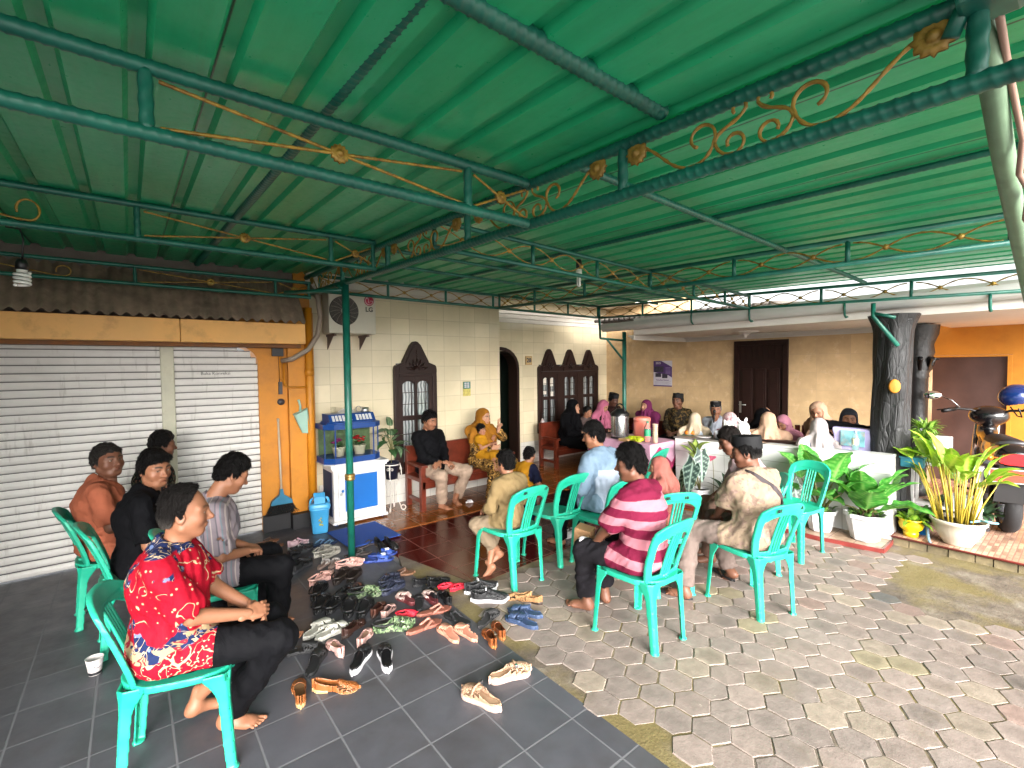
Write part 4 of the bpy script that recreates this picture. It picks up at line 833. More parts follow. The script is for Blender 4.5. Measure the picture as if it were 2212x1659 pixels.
# ================================================================== people
m_skin = vcol_mat('skin', .52, .12, 260, .0, .10)
m_hair = G('black hair'); o = m_hair.obj(); a = m_hair.n('VertexColor', layer_name='Col').outputs[0]; st = m_hair.noise(m_hair.vm(o, (60, 60, 9)), 3.0, 5, .7, .6)
m_hair.p(Base_Color=m_hair.mix(m_hair.mr(st, .35, .7), m_hair.mix(1, a, (.55, .55, .55), 'MULTIPLY'), a), Roughness=.5); m_hair.b.inputs['Specular IOR Level'].default_value = .12; m_hair.bump(st, 1.0, .012); m_hair = m_hair.m
def cloth(name, colf, rough=.8, weave=420, fold=.30, fsc=9):
    "woven cloth: colf(g, objcoord) -> colour socket; soft crease bump"
    if name in MC: return MC[name]
    g = G(name); o = g.obj(); c = colf(g, o) if callable(colf) else None
    if c is None:
        k = lin(colf); f = g.noise(o, 10, 4, .6); c = g.ramp(f, [(.3, tuple(q * .82 for q in k)), (.7, tuple(min(1, q * 1.1) for q in k))])
    g.p(Base_Color=g.mix(1.0, c, (.74, .74, .75), 'MULTIPLY'), Roughness=rough); g.b.inputs['Specular IOR Level'].default_value = .12
    cr = g.noise(g.vm(o, (1, 1, .45)), fsc, 3, .5, 1.8); g.bump(g.ma('ADD', cr, g.ma('MULTIPLY', g.noise(o, weave, 2), .06)), fold, .03)
    MC[name] = g.m; return g.m
# ---- head ----------------------------------------------------------------------------------------
def head_sdf(h=.0045, jaw=1.0, wide=1.0, child=False):
    v = Vol((-.105, -.125, -.22), (.105, .135, .135), h); W = wide
    v.add(ell((0, -.006, .036), (.077 * W, .088, .086)), .0).add(ell((0, .018, -.022), (.066 * W, .074, .092)), .03)
    v.add(ell((0, .046, -.088), (.034 * jaw, .034, .026)), .03)
    for s in (-1, 1):
        v.add(cap((s * .054 * W * jaw, -.005, -.06), (s * .022, .05, -.092), .022, .018), .03)
        v.add(ell((s * .043 * W, .052, -.028), (.026, .026, .026)), .03)
        v.add(cap((s * .052 * W, .062, .023), (s * .012, .082, .019), .011, .012), .02)
    for s in (-1, 1): v.cut(ell((s * .031, .096, .002), (.019, .016, .011)), .016)
    v.add(cap((0, .083, .014), (0, .107, -.028), .008, .012), .014).add(ell((0, .109, -.032), (.0135, .012, .0105)), .008)
    for s in (-1, 1): v.add(ell((s * .0125, .094, -.036), (.0085, .010, .008)), .008)
    v.add(ell((0, .083, -.062), (.024, .013, .0075)), .007).add(ell((0, .082, -.0735), (.020, .012, .0075)), .007); v.cut(rbox((0, .096, -.0675), (.019, .006, .0012), .001), .003)
    v.cut(ell((0, .086, -.083), (.018, .006, .005)), .01)
    for s in (-1, 1):
        v.add(ell((s * .079 * W, -.012, -.006), (.010, .021, .031), basis((s * .15, 1, .12), (0, 0, 1))), .008)
        v.cut(ell((s * .089 * W, -.009, -.004), (.007, .012, .019)), .006)
    v.add(cap((0, -.022, -.07), (0, -.040, -.22), .053, .060), .03)
    for s in (-1, 1):   # upper lids
        v.add(cap((s * .044, .0755, .006), (s * .031, .0835, .0105), .0048, .0052), .006); v.add(cap((s * .018, .0800, .005), (s * .031, .0835, .0105), .0045, .0052), .006)
        v.add(cap((s * .043, .0755, -.0055), (s * .019, .080, -.006), .0042), .006)
    return v.mesh()
HC = {}
def head_geo(hd, jaw, wide):
    k = (hd, jaw, wide)
    if k not in HC: HC[k] = head_sdf(hd, jaw, wide)
    return HC[k]
SK = dict(light='#9e735a', mid='#895c44', dark='#694433', deep='#523327', child='#90624a')
def add_head(geo, mx, skin, hd, jaw=1., wide=1., brow=1.0, look=0.0, tash=0, eyes=True, stubble=0):
    sk = np.array(srgb(SK.get(skin, skin)), F32); br = np.array(srgb('#17110e'), F32); lp = np.array((sk[0] * .86, sk[1] * .62, sk[2] * .66), F32)
    def colf(V):
        x, y, z = np.abs(V[:, 0]), V[:, 1], V[:, 2]; c = np.tile(sk, (len(V), 1)); up = np.clip((y - .02) / .06, 0, 1)[:, None]
        redd = np.exp(-((x - .045) / .02) ** 2 - ((z + .03) / .02) ** 2) * (y > .03) + np.exp(-(x / .014) ** 2 - ((z + .03) / .014) ** 2) * (y > .08); c = c * (1 - redd[:, None] * np.array([.02, .12, .12], F32))
        arch = .0245 + .006 * np.sin(np.clip((x - .012) / .04, 0, 1) * 2.6); b = np.clip(1.4 - np.abs(z - arch) / .0058, 0, 1) * np.clip((x - .010) / .004, 0, 1) * np.clip((.054 - x) / .006, 0, 1) * (y > .04) * brow
        c = c * (1 - b[:, None]) + br * b[:, None]
        l = np.clip(1.25 - ((x / .023) ** 2 + ((z + .068) / .0125) ** 2), 0, 1) * (y > .078); c = c * (1 - l[:, None] * .8) + lp * l[:, None] * .8
        m = np.clip(1 - np.abs(z + .0675) / .0018, 0, 1) * (x < .021) * (y > .07); c = c * (1 - .75 * m[:, None])
        n_ = np.clip(1 - ((x - .0075) / .004) ** 2 - ((z + .0425) / .003) ** 2, 0, 1) * (y > .08); c = c * (1 - .7 * n_[:, None])
        if tash: t = np.clip(1.3 - np.abs(z + .053 + .08 * x) / .005, 0, 1) * (x < .026) * (y > .07) * tash; c = c * (1 - t[:, None]) + br * t[:, None]
        if stubble: t = np.clip((-.045 - z) / .02, 0, 1) * np.clip((z + .125) / .02, 0, 1) * (y > -.01) * stubble; c = c * (1 - t[:, None] * .35)
        lid = np.clip(1 - np.abs(z - .0085) / .0022, 0, 1) * (x > .017) * (x < .046) * (y > .07); c = c * (1 - .6 * lid[:, None])
        return c
    geo.add(head_geo(hd, jaw, wide), mx=mx, colf=colf)
    if eyes:
        BV, BQ = ball(9, 14)
        for s in (-1, 1):
            V = BV * np.array((.0135, .0085, .0066), F32) + np.array((s * .031, .0765, .0015), F32)
            def ec(V, s=s):
                dx = V[:, 0] - s * .031 - look * .004; dz = V[:, 2] - .002; r = np.sqrt(dx * dx + dz * dz); w_ = np.array((.36, .33, .31), F32); c = np.tile(w_, (len(V), 1)); c[r < .0070] = (.012, .007, .005); c[V[:, 2] > .0060] = (.03, .02, .015); return c
            geo.add((V, BQ), mx=mx, colf=ec)
# ---- hair ----------------------------------------------------------------------------------------
def hair_mesh(kind, seed, hd, wide=1.0):
    vol = 1.0; v = Vol((-.12, -.15, -.16), (.12, .13, .165), hd); W = wide
    v.add(ell((0, -.008, .040), (.086 * W, .097, .095)), 0); top = dict(short=.004, side=.010, thick=.016, bald=-.004, boy=.012, crop=-.002, woman=.012)[kind]
    v.add(ell((0, -.004, .078 + top), (.070 * W, .086, .055 + top * .5)), .03); v.add(ell((0, -.045, -.01), (.074 * W, .060, .07)), .03)
    for s in (-1, 1): v.add(ell((s * .070 * W, -.01, .02), (.018, .05, .045)), .02)
    if kind in ('side', 'thick', 'boy'): v.add(cap((-.05, .062, .085), (.045, .075, .070), .024, .020), .02)
    front = dict(short=.064, side=.060, thick=.050, bald=.092, boy=.046, crop=.062, woman=.05)[kind]; nape = dict(short=-.070, side=-.065, thick=-.10, bald=-.065, boy=-.075, crop=-.045, woman=-.09)[kind]
    ys = np.array([-.14, -.075, -.045, -.028, -.004, .008, .030, .050, .075, .12]); zs = np.array([nape, nape + .004, -.045, .012, -.028, -.022, .030, front - .012, front, front + .004])
    if kind == 'bald': ys[5:] = [.004, .014, .030, .046, .062]; zs[5:] = [.006, .050, .074, .104, .14]
    f = folds(.009 if kind in ('thick', 'boy') else .005, 110, seed, (1, 1, .7)); f2 = folds(.0045, 320, seed + 3, (1, 1, .35))
    X, Y, Z = v.grid(); zc = np.interp(Y, ys, zs).astype(F32) + .004 * np.sin(X * 160 + seed) * (Y > .02) - .006 * np.clip(np.abs(X) / .06, 0, 1) * (Y > .03) * 0
    ear = (np.abs(X) > .05) * np.exp(-((Y + .014) / .022) ** 2) * .0
    cut = (zc - Z) * .75; v.d = np.maximum(v.d + f(X, Y, Z) + f2(X, Y, Z), cut).astype(F32)
    return v.mesh()
def songkok_geo(mx, col=(.006, .006, .008)):
    n = 40; pr = [(.0, 0), (1.0, 0), (1.012, .01), (.985, .085), (.965, .091), (.90, .0925), (.3, .084), (.02, .083)]; V = []
    for r, z in pr:
        for k in range(n): a = 2 * math.pi * k / n; V.append((.086 * r * math.cos(a), -.010 + .107 * r * math.sin(a), z + .045 + .010 * math.sin(a) * (z < .02)))
    Q = np.array([(i * n + k, i * n + (k + 1) % n, (i + 1) * n + (k + 1) % n, (i + 1) * n + k) for i in range(len(pr) - 1) for k in range(n)]); g = Geo(); g.add((np.array(V, F32), Q), col, mx); return g
# ---- hands and feet ------------------------------------------------------------------------------
def hand_mesh(curl=(.5, .55, .6, .65), thumb=.5, spread=.05, side=1, h=.0034, each=None):
    "side 1 = right hand: wrist at origin, fingers +y, palm -z, thumb toward -x"
    pr = [ell((0, .048, 0), (.038, .050, .0135)), cap((-.022, .02, -.002), (-.030, .055, -.004), .014, .013), cap((.022, .015, -.001), (.030, .06, -.001), .012, .010), cap((0, -.03, 0), (0, .02, 0), .024, .022, (2, .72))]
    tips = []; ks = []
    for i, (x, L, r) in enumerate(((-.028, .070, .0085), (-.0095, .078, .0088), (.0095, .072, .0084), (.027, .057, .0074))):
        p = np.array((x, .088 - .006 * abs(i - 1), .002)); a = 0.0; sp = (i - 1.3) * spread; c = each[i] if each else (curl[i],) * 3
        for j, (fr_, rr) in enumerate(((.46, 1), (.30, .94), (.24, .84))):
            a += c[j] * (.8, 1.05, .8)[j]; q = p + L * fr_ * 1.15 * np.array((math.sin(sp) * math.cos(a), math.cos(sp) * math.cos(a), -math.sin(a))); ks.append(cap(p, q, r * rr, r * rr * .95)); p = q
    p = np.array((-.030, .022, -.004)); d = np.array((-.75, .62, -.25 - .5 * thumb)); d /= np.linalg.norm(d); q = p + d * .040; ks.append(cap(p, q, .012, .0095)); d2 = np.array((-.35 + .5 * thumb, .85, -.30 - .4 * thumb)); d2 /= np.linalg.norm(d2); q2 = q + d2 * .030; ks.append(cap(q, q2, .0095, .0088)); ks.append(cap(q2, q2 + d2 * .020, .0088, .0075))
    v = vol_for(pr + ks, h, .012)
    for q in pr: v.add(q, .014)
    for q in ks: v.add(q, .004)
    V, Q = v.mesh()
    if side < 0: V = V * np.array((-1, 1, 1), F32); Q = Q[:, ::-1]
    return V, Q
def foot_mesh(side=1, h=.0042):
    "ankle at origin, sole at z -.072, toes +y; big toe at -x for a right foot"
    pr = [cap((0, 0, .05), (0, -.008, -.01), .034, .036), ell((0, -.028, -.044), (.030, .034, .030)), cap((0, -.01, -.03), (-.004, .09, -.050), .034, .026), ell((-.004, .105, -.054), (.040, .034, .018)), cap((.012, -.02, -.055), (.022, .09, -.060), .018, .012)]
    t = [cap((x, .12, -.058), (x * 1.12, .12 + L, -.062), r, r * .92) for x, L, r in ((-.030, .044, .0125), (-.010, .042, .0088), (.006, .034, .0082), (.020, .024, .0078), (.033, .012, .0072))]
    v = vol_for(pr + t, h, .012)
    for q in pr: v.add(q, .025)
    for q in t: v.add(q, .006)
    v.plane((0, 0, -.072), (0, 0, -1)); V, Q = v.mesh()
    if side < 0: V = V * np.array((-1, 1, 1), F32); Q = Q[:, ::-1]
    return V, Q
HM = {}
def hand_cached(key, **k):
    if key not in HM: HM[key] = hand_mesh(**k)
    return HM[key]
for s_ in (1, -1): HM['foot', s_] = foot_mesh(s_)
def ik(S, W, l1, l2, pole):
    S, W, pole = map(lambda q: np.array(q, float), (S, W, pole)); d = W - S; L = np.linalg.norm(d)
    if L > (l1 + l2) * .995: W = S + d / L * (l1 + l2) * .995; d = W - S; L = np.linalg.norm(d)
    a = (l1 * l1 - l2 * l2 + L * L) / (2 * L); hh = math.sqrt(max(l1 * l1 - a * a, 1e-6)); u = d / L; p = pole - u * (pole @ u); p /= np.linalg.norm(p); return S + u * a + p * hh, W
def jac(P, Q_, t): return np.array(P) * (1 - t) + np.array(Q_) * t
# ---- a seated person -----------------------------------------------------------------------------
def person(label, x, y, heading, seat=.42, s=.92, lean=.05, twist=0.0, head=(0, 0, 0), hfwd=0.0, skin='mid', jaw=1., wide=1., brow=1., look=0, tash=0, stubble=0,
           knees=None, ankles=None, toes=None, hands=None, poles=None, top=None, sleeve='short', topc=.018, hem=.0, bottom=None, bot='trousers', botend=.06, hair=None, hairc='#0d0b0b', hijab=None, hat=None,
           bare=True, hd=.0055, gh=.013, group=None, belly=1.0, sh=1.0, collar=True, z0=0.0, sidex=0.0, headup=0.0, cat='person', extra=None, hem_mat=None, foldamp=.006):
    root = empty('person', (x, y, z0), R(heading - 90), label, cat, group)
    V3 = lambda *a: np.array(a, float)
    P = V3(0, 0, seat + .085 * s); cl, sl = math.cos(lean), math.sin(lean)
    def sp(t, dx=0.0, dy=0.0): return P + V3(dx * math.cos(twist) + sidex * t - dy * math.sin(twist) * 0, t * sl + dy, t * cl) * s if False else P + s * V3(dx * math.cos(twist) + sidex * t, t * sl + dx * math.sin(twist) + dy, t * cl)
    hipL, hipR = (P + s * V3(k * .088, .03, -.005) for k in (-1, 1)); N = sp(.475); Cc = sp(.33); shL, shR = (sp(.425, k * .178 * sh) for k in (-1, 1))
    sy = math.sin(lean); Hd = N + s * V3(sidex * .1, .055 + hfwd + .10 * sl, .145 + headup) * 1.0
    K = knees or ((-.14, .42, seat + .045), (.14, .42, seat + .045)); A = ankles or ((-.12, .40, .072 * s), (.12, .40, .072 * s)); K = [V3(*k) for k in K]; A = [V3(*a) for a in A]
    T = toes or [(-.15, 1, 0), (.15, 1, 0)]
    hw = hands or [dict(p=(-.07, .26, seat + .19)), dict(p=(.07, .26, seat + .19))]
    W, E = [], []
    for i, k in enumerate((-1, 1)):
        S = (shL, shR)[i]; pole = (poles or [None, None])[i] or (k * .55, -.5, -.75); e, w_ = ik(S, hw[i]['p'], .275 * s, .245 * s, pole); E.append(e); W.append(w_)
    yaw, pit, rol = [R(q) for q in head]; HR = rz(yaw) @ rx(-pit) @ ry(rol); Hm = xf(HR, Hd, s * (1.06 if s < .75 else 1.0))
    # body ------------------------------------------------------------
    geo = Geo(); sk = srgb(SK.get(skin, skin)); B = []
    B += [(ell(P + s * V3(0, .0, 0), (.145 * s, .105 * s, .09 * s)), .03), (cap(P + s * V3(0, .015, .06), Cc, .102 * s * belly, .10 * s), .04), (cap(Cc, N - s * V3(0, 0, .08), .105 * s, .068 * s), .04), (cap(jac(shL, shR, .08), jac(shL, shR, .92), .042 * s), .04)]
    for i in (0, 1):
        S = (shL, shR)[i]; B += [(cap(S, E[i], .042 * s, .039 * s), .03), (cap(E[i], W[i], .039 * s, .025 * s, None), .015), (cap((hipL, hipR)[i], K[i], .085 * s, .058 * s), .03), (cap(K[i], jac(K[i], A[i], .35), .056 * s, .054 * s), .02), (cap(jac(K[i], A[i], .35), A[i] + V3(0, 0, .02), .054 * s, .034 * s), .02)]
    nb = HR @ (V3(0, -.03, -.12) * s) + Hd; B.append((cap(N - s * V3(0, 0.01, .05), nb, .062 * s, .054 * s), .03))
    v = vol_for([b[0] for b in B], gh, .03)
    for b, k in B: v.add(b, k)
    geo.add(v.mesh(), sk)
    add_head(geo, Hm, skin, hd, jaw, wide, brow, look, tash, True, stubble)
    for i, k in enumerate((-1, 1)):
        hspec = hw[i]; f = V3(*hspec.get('f', tuple(W[i] - E[i]))); n_ = hspec.get('n', (0, 0, -1)); key = (hspec.get('pose', 'rest'), k)
        kw = dict(rest=dict(curl=(.28, .32, .38, .45), thumb=.3), fist=dict(curl=(1.15, 1.2, 1.25, 1.3), thumb=.9), clasp=dict(curl=(.75, .8, .8, .85), thumb=.6, spread=.06), hold=dict(curl=(.6, .65, .7, .75), thumb=.8), vee=dict(curl=(.05, .05, 1.4, 1.4), thumb=1.0, spread=.18), flat=dict(curl=(.1, .1, .12, .15), thumb=.1))[key[0]]
        hm = hand_cached((key, gh < .011), side=k, h=.0034 if gh < .011 else .0045, **kw); f = f / np.linalg.norm(f); geo.add(hm, sk, xf(basis(f, -np.array(n_, float)), W[i] - f * .004, s * (1.04 if s < .75 else 1)))
        if bare: ff = V3(*T[i]); geo.add(HM['foot', k], sk, xf(basis(ff, V3(0, 0, 1) if abs(ff[2]) < .5 else V3(0, 1, .2)) if len(T[i]) == 3 else T[i], A[i], s))
    body = geo.build('body', m_skin, root)
    # trousers or skirt ------------------------------------------------------
    fo = folds(foldamp, 75, int(abs(x * 31 + y * 17)) % 97); fo2 = folds(foldamp * .6, 140, int(abs(x * 13 + y * 7)) % 89)
    if bottom is not None:
        pr = [(ell(P + s * V3(0, .0, -.005), (.178 * s, .135 * s, .105 * s)), .03)]
        for i in (0, 1):
            kk = K[i]; aa = jac(A[i], K[i], -.02 if bot == 'trousers' else 0)
            pr += [(cap((hipL, hipR)[i], kk, .104 * s, .078 * s), .03), (cap(kk, jac(kk, aa, .55), .076 * s, .072 * s), .03), (cap(jac(kk, aa, .5), jac(A[i], kk, -.06), .072 * s, .070 * s), .02)]
        if bot == 'skirt':
            kc, ac = jac(K[0], K[1], .5), jac(A[0], A[1], .5); hc = jac(hipL, hipR, .5)
            for t in (-.5, -.2, .2, .5): pr += [(cap(hc + V3(t * .22, 0, 0), kc + V3(t * .30, 0, 0), .10 * s, .085 * s), .05), (cap(kc + V3(t * .30, 0, 0), ac + V3(t * .40, -.02, .0), .085 * s, .07 * s), .05)]
        v = vol_for([p[0] for p in pr], gh, .03)
        for p_, k in pr: v.add(p_, k)
        X, Y, Z = v.grid(); v.d = (v.d + fo(X, Y, Z) + fo2(X, Y, Z)).astype(F32)
        if bot == 'trousers':
            zc = botend; low = np.minimum(A[0][2], A[1][2]); 
            for i in (0, 1):
                u = jac(K[i], A[i], 1) - K[i]; u = u / np.linalg.norm(u); c0 = A[i] - u * (botend - .06)
                half = (X - (A[0][0] + A[1][0]) / 2) * (1 if i else -1)
                pl = ((X - c0[0]) * u[0] + (Y - c0[1]) * u[1] + (Z - c0[2]) * u[2]); dist = np.sqrt((X - A[i][0]) ** 2 + (Y - A[i][1]) ** 2 + (Z - A[i][2]) ** 2)
                v.d = np.where(dist < .24, np.maximum(v.d, pl), v.d).astype(F32)
            for i in (0, 1): u = A[i] - K[i]; u = u / np.linalg.norm(u); v.cut(cap(A[i] - u * .05, A[i] + u * .1, .045 * s), .01)
        else: v.plane((0, 0, botend), (0, 0, -1))
        v.plane(P + s * V3(0, 0, .13), (0, 0, 1)); Geo().add(v.mesh()).build('trousers' if bot == 'trousers' else 'skirt', bottom, root)
    # shirt ----------------------------------------------------------------------
    if top is not None:
        q = topc * s; pr = [(ell(P + s * V3(0, .005, .015 + hem), (.168 * s + q, .128 * s + q, .10 * s)), .03), (cap(P + s * V3(0, .025, .06), Cc + s * V3(0, .012, 0), .122 * s * belly + q, .122 * s + q), .06), (ell(jac(P, Cc, .95), (.172 * s * sh + q * .7, .118 * s + q, .15 * s)), .05), (cap(Cc, N - s * V3(0, 0, .075), .122 * s + q, .08 * s + q), .06), (cap(jac(shL, shR, .06), jac(shL, shR, .94), .058 * s + q * .6), .05)]
        if hem == 0:
            for i in (0, 1): pr.append((cap((hipL, hipR)[i] + s * V3(0, -.02, .0), jac((hipL, hipR)[i], K[i], .34), .100 * s + q * .7, .090 * s + q * .4), .03))
        v = vol_for([p[0] for p in pr] + [cap(shL, E[0], .08), cap(shR, E[1], .08)] + ([cap(E[0], W[0], .06), cap(E[1], W[1], .06)] if sleeve == 'long' else []), gh, .035)
        for p_, k in pr: v.add(p_, k)
        trunk_ = v.d.copy(); v.d[:] = .2
        for i in (0, 1):
            S = (shL, shR)[i]
            if sleeve == 'short':
                e = jac(S, E[i], .80); u = (e - S) / np.linalg.norm(e - S); v.add(cap(jac(S, e, .12), e, .050 * s + q * .7, .060 * s + q), .016); v.cut(ell(e + u * .055 * s, (.075 * s, .075 * s, .055 * s), basis(V3(u[1], -u[0], .01), u)), .006); v.cut(cap(e - u * .06 * s, e + u * .1 * s, .052 * s), .004)
            else:
                v.add(cap(jac(S, E[i], .1), E[i], .050 * s + q * .7, .046 * s + q), .018); e = jac(E[i], W[i], .93); u = (e - E[i]) / np.linalg.norm(e - E[i]); v.add(cap(E[i], e - u * .02, .046 * s + q, .036 * s + q * .6), .02); v.cut(ell(e + u * .035 * s, (.06 * s, .06 * s, .038 * s), basis(V3(u[1], -u[0], .01), u)), .004)
        hh = np.maximum(.016 - np.abs(trunk_ - v.d), 0) / .016; v.d = np.minimum(trunk_, v.d) - hh * hh * .004
        X, Y, Z = v.grid(); v.d = (v.d + fo(X, Y, Z) + fo2(X, Y, Z)).astype(F32)
        if collar:
            cc = N + s * V3(0, -.012, -.022); v.add(cap(cc - s * V3(0, 0, .03), cc + s * V3(0, .004, .026), .074 * s, .068 * s), .015)
        v.cut(cap(N - s * V3(0, -.01, .03), nb + s * V3(0, 0, .05), .058 * s, .060 * s), .006)
        v.plane((0, 0, seat + .012 if hem == 0 else P[2] - .04 * s + hem), (0, 0, -1))
        Geo().add(v.mesh()).build('shirt', top, root)
    # hair, hat, veil --------------------------------------------------------------
    if hair:
        hk = (hair, hd, wide, len(label) % 3)
        if hk not in HM: HM[hk] = hair_mesh(hair, len(label) % 3, hd, wide)
        hcb = np.array(srgb(hairc), F32); gr = np.array(srgb('#55504c'), F32)
        def hcol(V): k = np.clip((-.0 - V[:, 2]) / .05, 0, 1)[:, None] * (.75 if hair in ('bald', 'crop') else 0); return hcb * (1 - k) + gr * k
        g_ = Geo(); g_.add(HM[hk], mx=Hm, colf=hcol)
        if gh < .0125:   # loose strands over the mass of hair
            Vh, Qh = HM[hk]; nn = np.zeros_like(Vh); fn = np.cross(Vh[Qh[:, 1]] - Vh[Qh[:, 0]], Vh[Qh[:, 2]] - Vh[Qh[:, 0]])
            for q in range(4): np.add.at(nn, Qh[:, q], fn)
            nn /= np.linalg.norm(nn, axis=1)[:, None] + 1e-9; rr = np.random.RandomState(len(label)); ix = rr.choice(len(Vh), 2600); p0 = Vh[ix]; n0 = nn[ix]; k_ = (p0 - np.array((0, -.005, .01))); k_ = ((k_ * n0).sum(1) > 0) & (n0[:, 2] > -.6); p0, n0 = p0[k_], n0[k_]
            d = p0 - np.array((.02, -.04, .16)); d += rr.normal(0, .018, d.shape); d -= n0 * (d * n0).sum(1)[:, None]; d /= np.linalg.norm(d, axis=1)[:, None] + 1e-9; sd = np.cross(d, n0) * .0011; m = len(p0); L_ = rr.uniform(.012, .026, (m, 1)) * (.6 if hair in ('crop', 'bald') else 1)
            pts = [p0 - d * L_ * .4 - n0 * .002, p0 + n0 * .0025, p0 + d * L_ * .55 + n0 * .0022, p0 + d * L_ + n0 * rr.uniform(-.002, .003, (m, 1))]; Vs = np.concatenate([q + s_ * sd * (1 if i < 3 else .3) for i, q in enumerate(pts) for s_ in (-1, 1)]); b = np.arange(m)
            Qs = np.concatenate([np.stack([b + 2 * i * m, b + (2 * i + 1) * m, b + (2 * i + 3) * m, b + (2 * i + 2) * m], 1) for i in range(3)]); g_.add((Vs.astype(F32), Qs), mx=Hm, colf=hcol)
        g_.build('hair', m_hair, root)
    if hat: songkok_geo(Hm @ xf(rx(.06), (0, 0, -.004))).build('cap', hat, root)
    if hijab:
        m_, ln, wd = hijab['m'], hijab.get('len', .30) * s, hijab.get('w', 1.0); hp_ = lambda *q: HR @ (V3(*q) * s) + Hd
        pr = [(ell(hp_(0, -.018, .032), (.094 * s, .116 * s, .106 * s)), 0), (ell(hp_(0, .012, -.05), (.084 * s, .092 * s, .09 * s)), .04), (cap(hp_(0, -.03, -.06), N, .088 * s, .10 * s), .05)]
        for i in (0, 1): S = (shL, shR)[i]; pr.append((cap(N + s * V3(0, 0, -.01), S + s * V3(0, 0, .0), .085 * s, .068 * s * wd), .06))
        fr = N + V3(0, .10 * s + .3 * ln * sl, -ln); bk = N + V3(0, -.05 * s - .05 * ln, -ln * hijab.get('back', .85))
        pr += [(cap(N + s * V3(0, .05, -.03), fr, .085 * s, .15 * s * wd), .06), (cap(N + s * V3(0, -.05, -.03), bk, .09 * s, .14 * s * wd), .06)]
        for i in (0, 1): S = (shL, shR)[i]; pr.append((cap(S, jac(S, E[i], .75) + V3(0, 0, -.02), .075 * s * wd, .075 * s * wd), .06))
        v = vol_for([p[0] for p in pr], gh, .03)
        for p_, k in pr: v.add(p_, k)
        X, Y, Z = v.grid(); an = np.arctan2(X - Hd[0], Y - Hd[1] + .001); low = np.clip((Hd[2] - .02 * s - Z) / (.18 * s), 0, 1); sd_ = len(label)
        v.d = (v.d + low * .016 * np.sin(an * 9 + sd_ + 14 * Z) + low * .009 * np.sin(an * 17 + sd_ * 2 - 9 * Z) + .5 * fo(X, Y, Z)).astype(F32)
        v.plane((0, 0, N[2] - ln), (0, 0, -1))
        hole = Vol(v.lo, v.lo + v.h * (np.array(v.n) - 1), v.h) if False else None
        fc = hp_(0, .115, -.018); fy = HR @ V3(0, 1, 0); v.cut(ell(fc, (.058 * s, .085 * s, .074 * s), HR), .012); v.cut(cap(Hd - fy * 0, Hd + fy * .06 * s, .072 * s), .01)
        Geo().add(v.mesh()).build('veil', m_, root)
    root['_j'] = 0; del root['_j']
    return dict(root=root, W=W, E=E, Hd=Hd, Hm=Hm, N=N, K=K, A=A, S=(shL, shR), P=P)
# ================================================================== cloths
def stripes(dirv, period, cols, wob=.0):
    def f(g, o):
        x, y, z = g.xyz(o); t = g.ma('ADD', g.ma('ADD', g.ma('MULTIPLY', x, dirv[0]), g.ma('MULTIPLY', y, dirv[1])), g.ma('MULTIPLY', z, dirv[2]))
        if wob: t = g.ma('ADD', t, g.ma('MULTIPLY', g.ma('SUBTRACT', g.noise(o, 7, 3), .5), wob))
        u = g.ma('FRACT', g.ma('DIVIDE', g.ma('ADD', t, 5.0), period)); n = len(cols)
        return g.ramp(u, [(p, srgb(c)) for p, c in cols], 'CONSTANT')
    return f
def floral(base, spots, sc, th=.5, seed=0, soft=.02, lines=None):
    def f(g, o):
        v = g.vm(o, (1, 1, 1), (seed, seed * 2.3, 0)); c = srgb(base); c = g.mix(0.0, c, c)
        for i, s in enumerate(spots): c = g.mix(g.mr(g.noise(g.vm(v, (1, 1, 1), (i * 7.1, 3.3 * i, i)), sc * (1 + .35 * i), 3, .55, 1.0), th + .02 * i, th + .02 * i + soft), c, srgb(s))
        if lines: n_ = g.noise(g.vm(v, (1, 1, 1), (2, 5, 1)), lines[1], 2, .5, .8); c = g.mix(g.mr(g.ma('ABSOLUTE', g.ma('SUBTRACT', n_, .5)), .008, .02, 1, 0), c, srgb(lines[0]))
        return c
    return f
def batik(g, o):
    x, y, z = g.xyz(o); v = g.vm(o, (1, 1, 1), (3.1, 1.7, .4)); cream = srgb('#c9b08a'); navy = srgb('#1e2a52'); red = srgb('#a50f26')
    vein = lambda sc, w, off: g.mr(g.ma('ABSOLUTE', g.ma('SUBTRACT', g.noise(g.vm(v, (1, 1, 1), (off, 0, off)), sc, 1.5, .45, 1.1), .5)), w, w * 2.0, 1, 0)
    dots = lambda sc, r: g.mr(g.n('TexVoronoi', {'Vector': v, 'Scale': sc, 'Randomness': .8}).outputs['Distance'], r, r * 1.35, 1, 0)
    sel = g.noise(v, 5.5, 2, .5, .6); patch = g.mr(g.noise(g.vm(v, (1, 1, 1), (1.2, 6, 2)), 6.5, 2, .45, .5), .60, .61)
    redz = g.mix(g.ma('MULTIPLY', vein(7, .006, 2.0), g.mr(sel, .52, .54)), red, cream); redz = g.mix(g.ma('MULTIPLY', dots(30, .14), .9), redz, cream)
    nav = g.mix(vein(20, .012, 5.0), navy, cream); nav = g.mix(g.mr(g.noise(v, 26, 2), .64, .66), nav, srgb('#6f7fa8'))
    c = g.mix(patch, redz, nav)
    low = g.mix(vein(15, .014, 9.0), red, cream); low = g.mix(dots(55, .16), low, srgb('#c9b595')); band = g.mix(vein(16, .02, 1.0), srgb('#b09874'), srgb('#8d2435')); band = g.mix(g.mr(g.noise(v, 14, 2, .5, .5), .52, .54), band, nav)
    zz = g.ma('ADD', z, g.ma('MULTIPLY', g.ma('SUBTRACT', g.noise(v, 5, 2), .5), .16))
    c = g.mix(g.mr(zz, .575, .58, 1, 0), c, band); c = g.mix(g.mr(zz, .535, .54, 1, 0), c, low)
    return g.mix(g.mr(z, .935, .94), c, nav)
m_batik = cloth('red batik cloth', batik, .75)
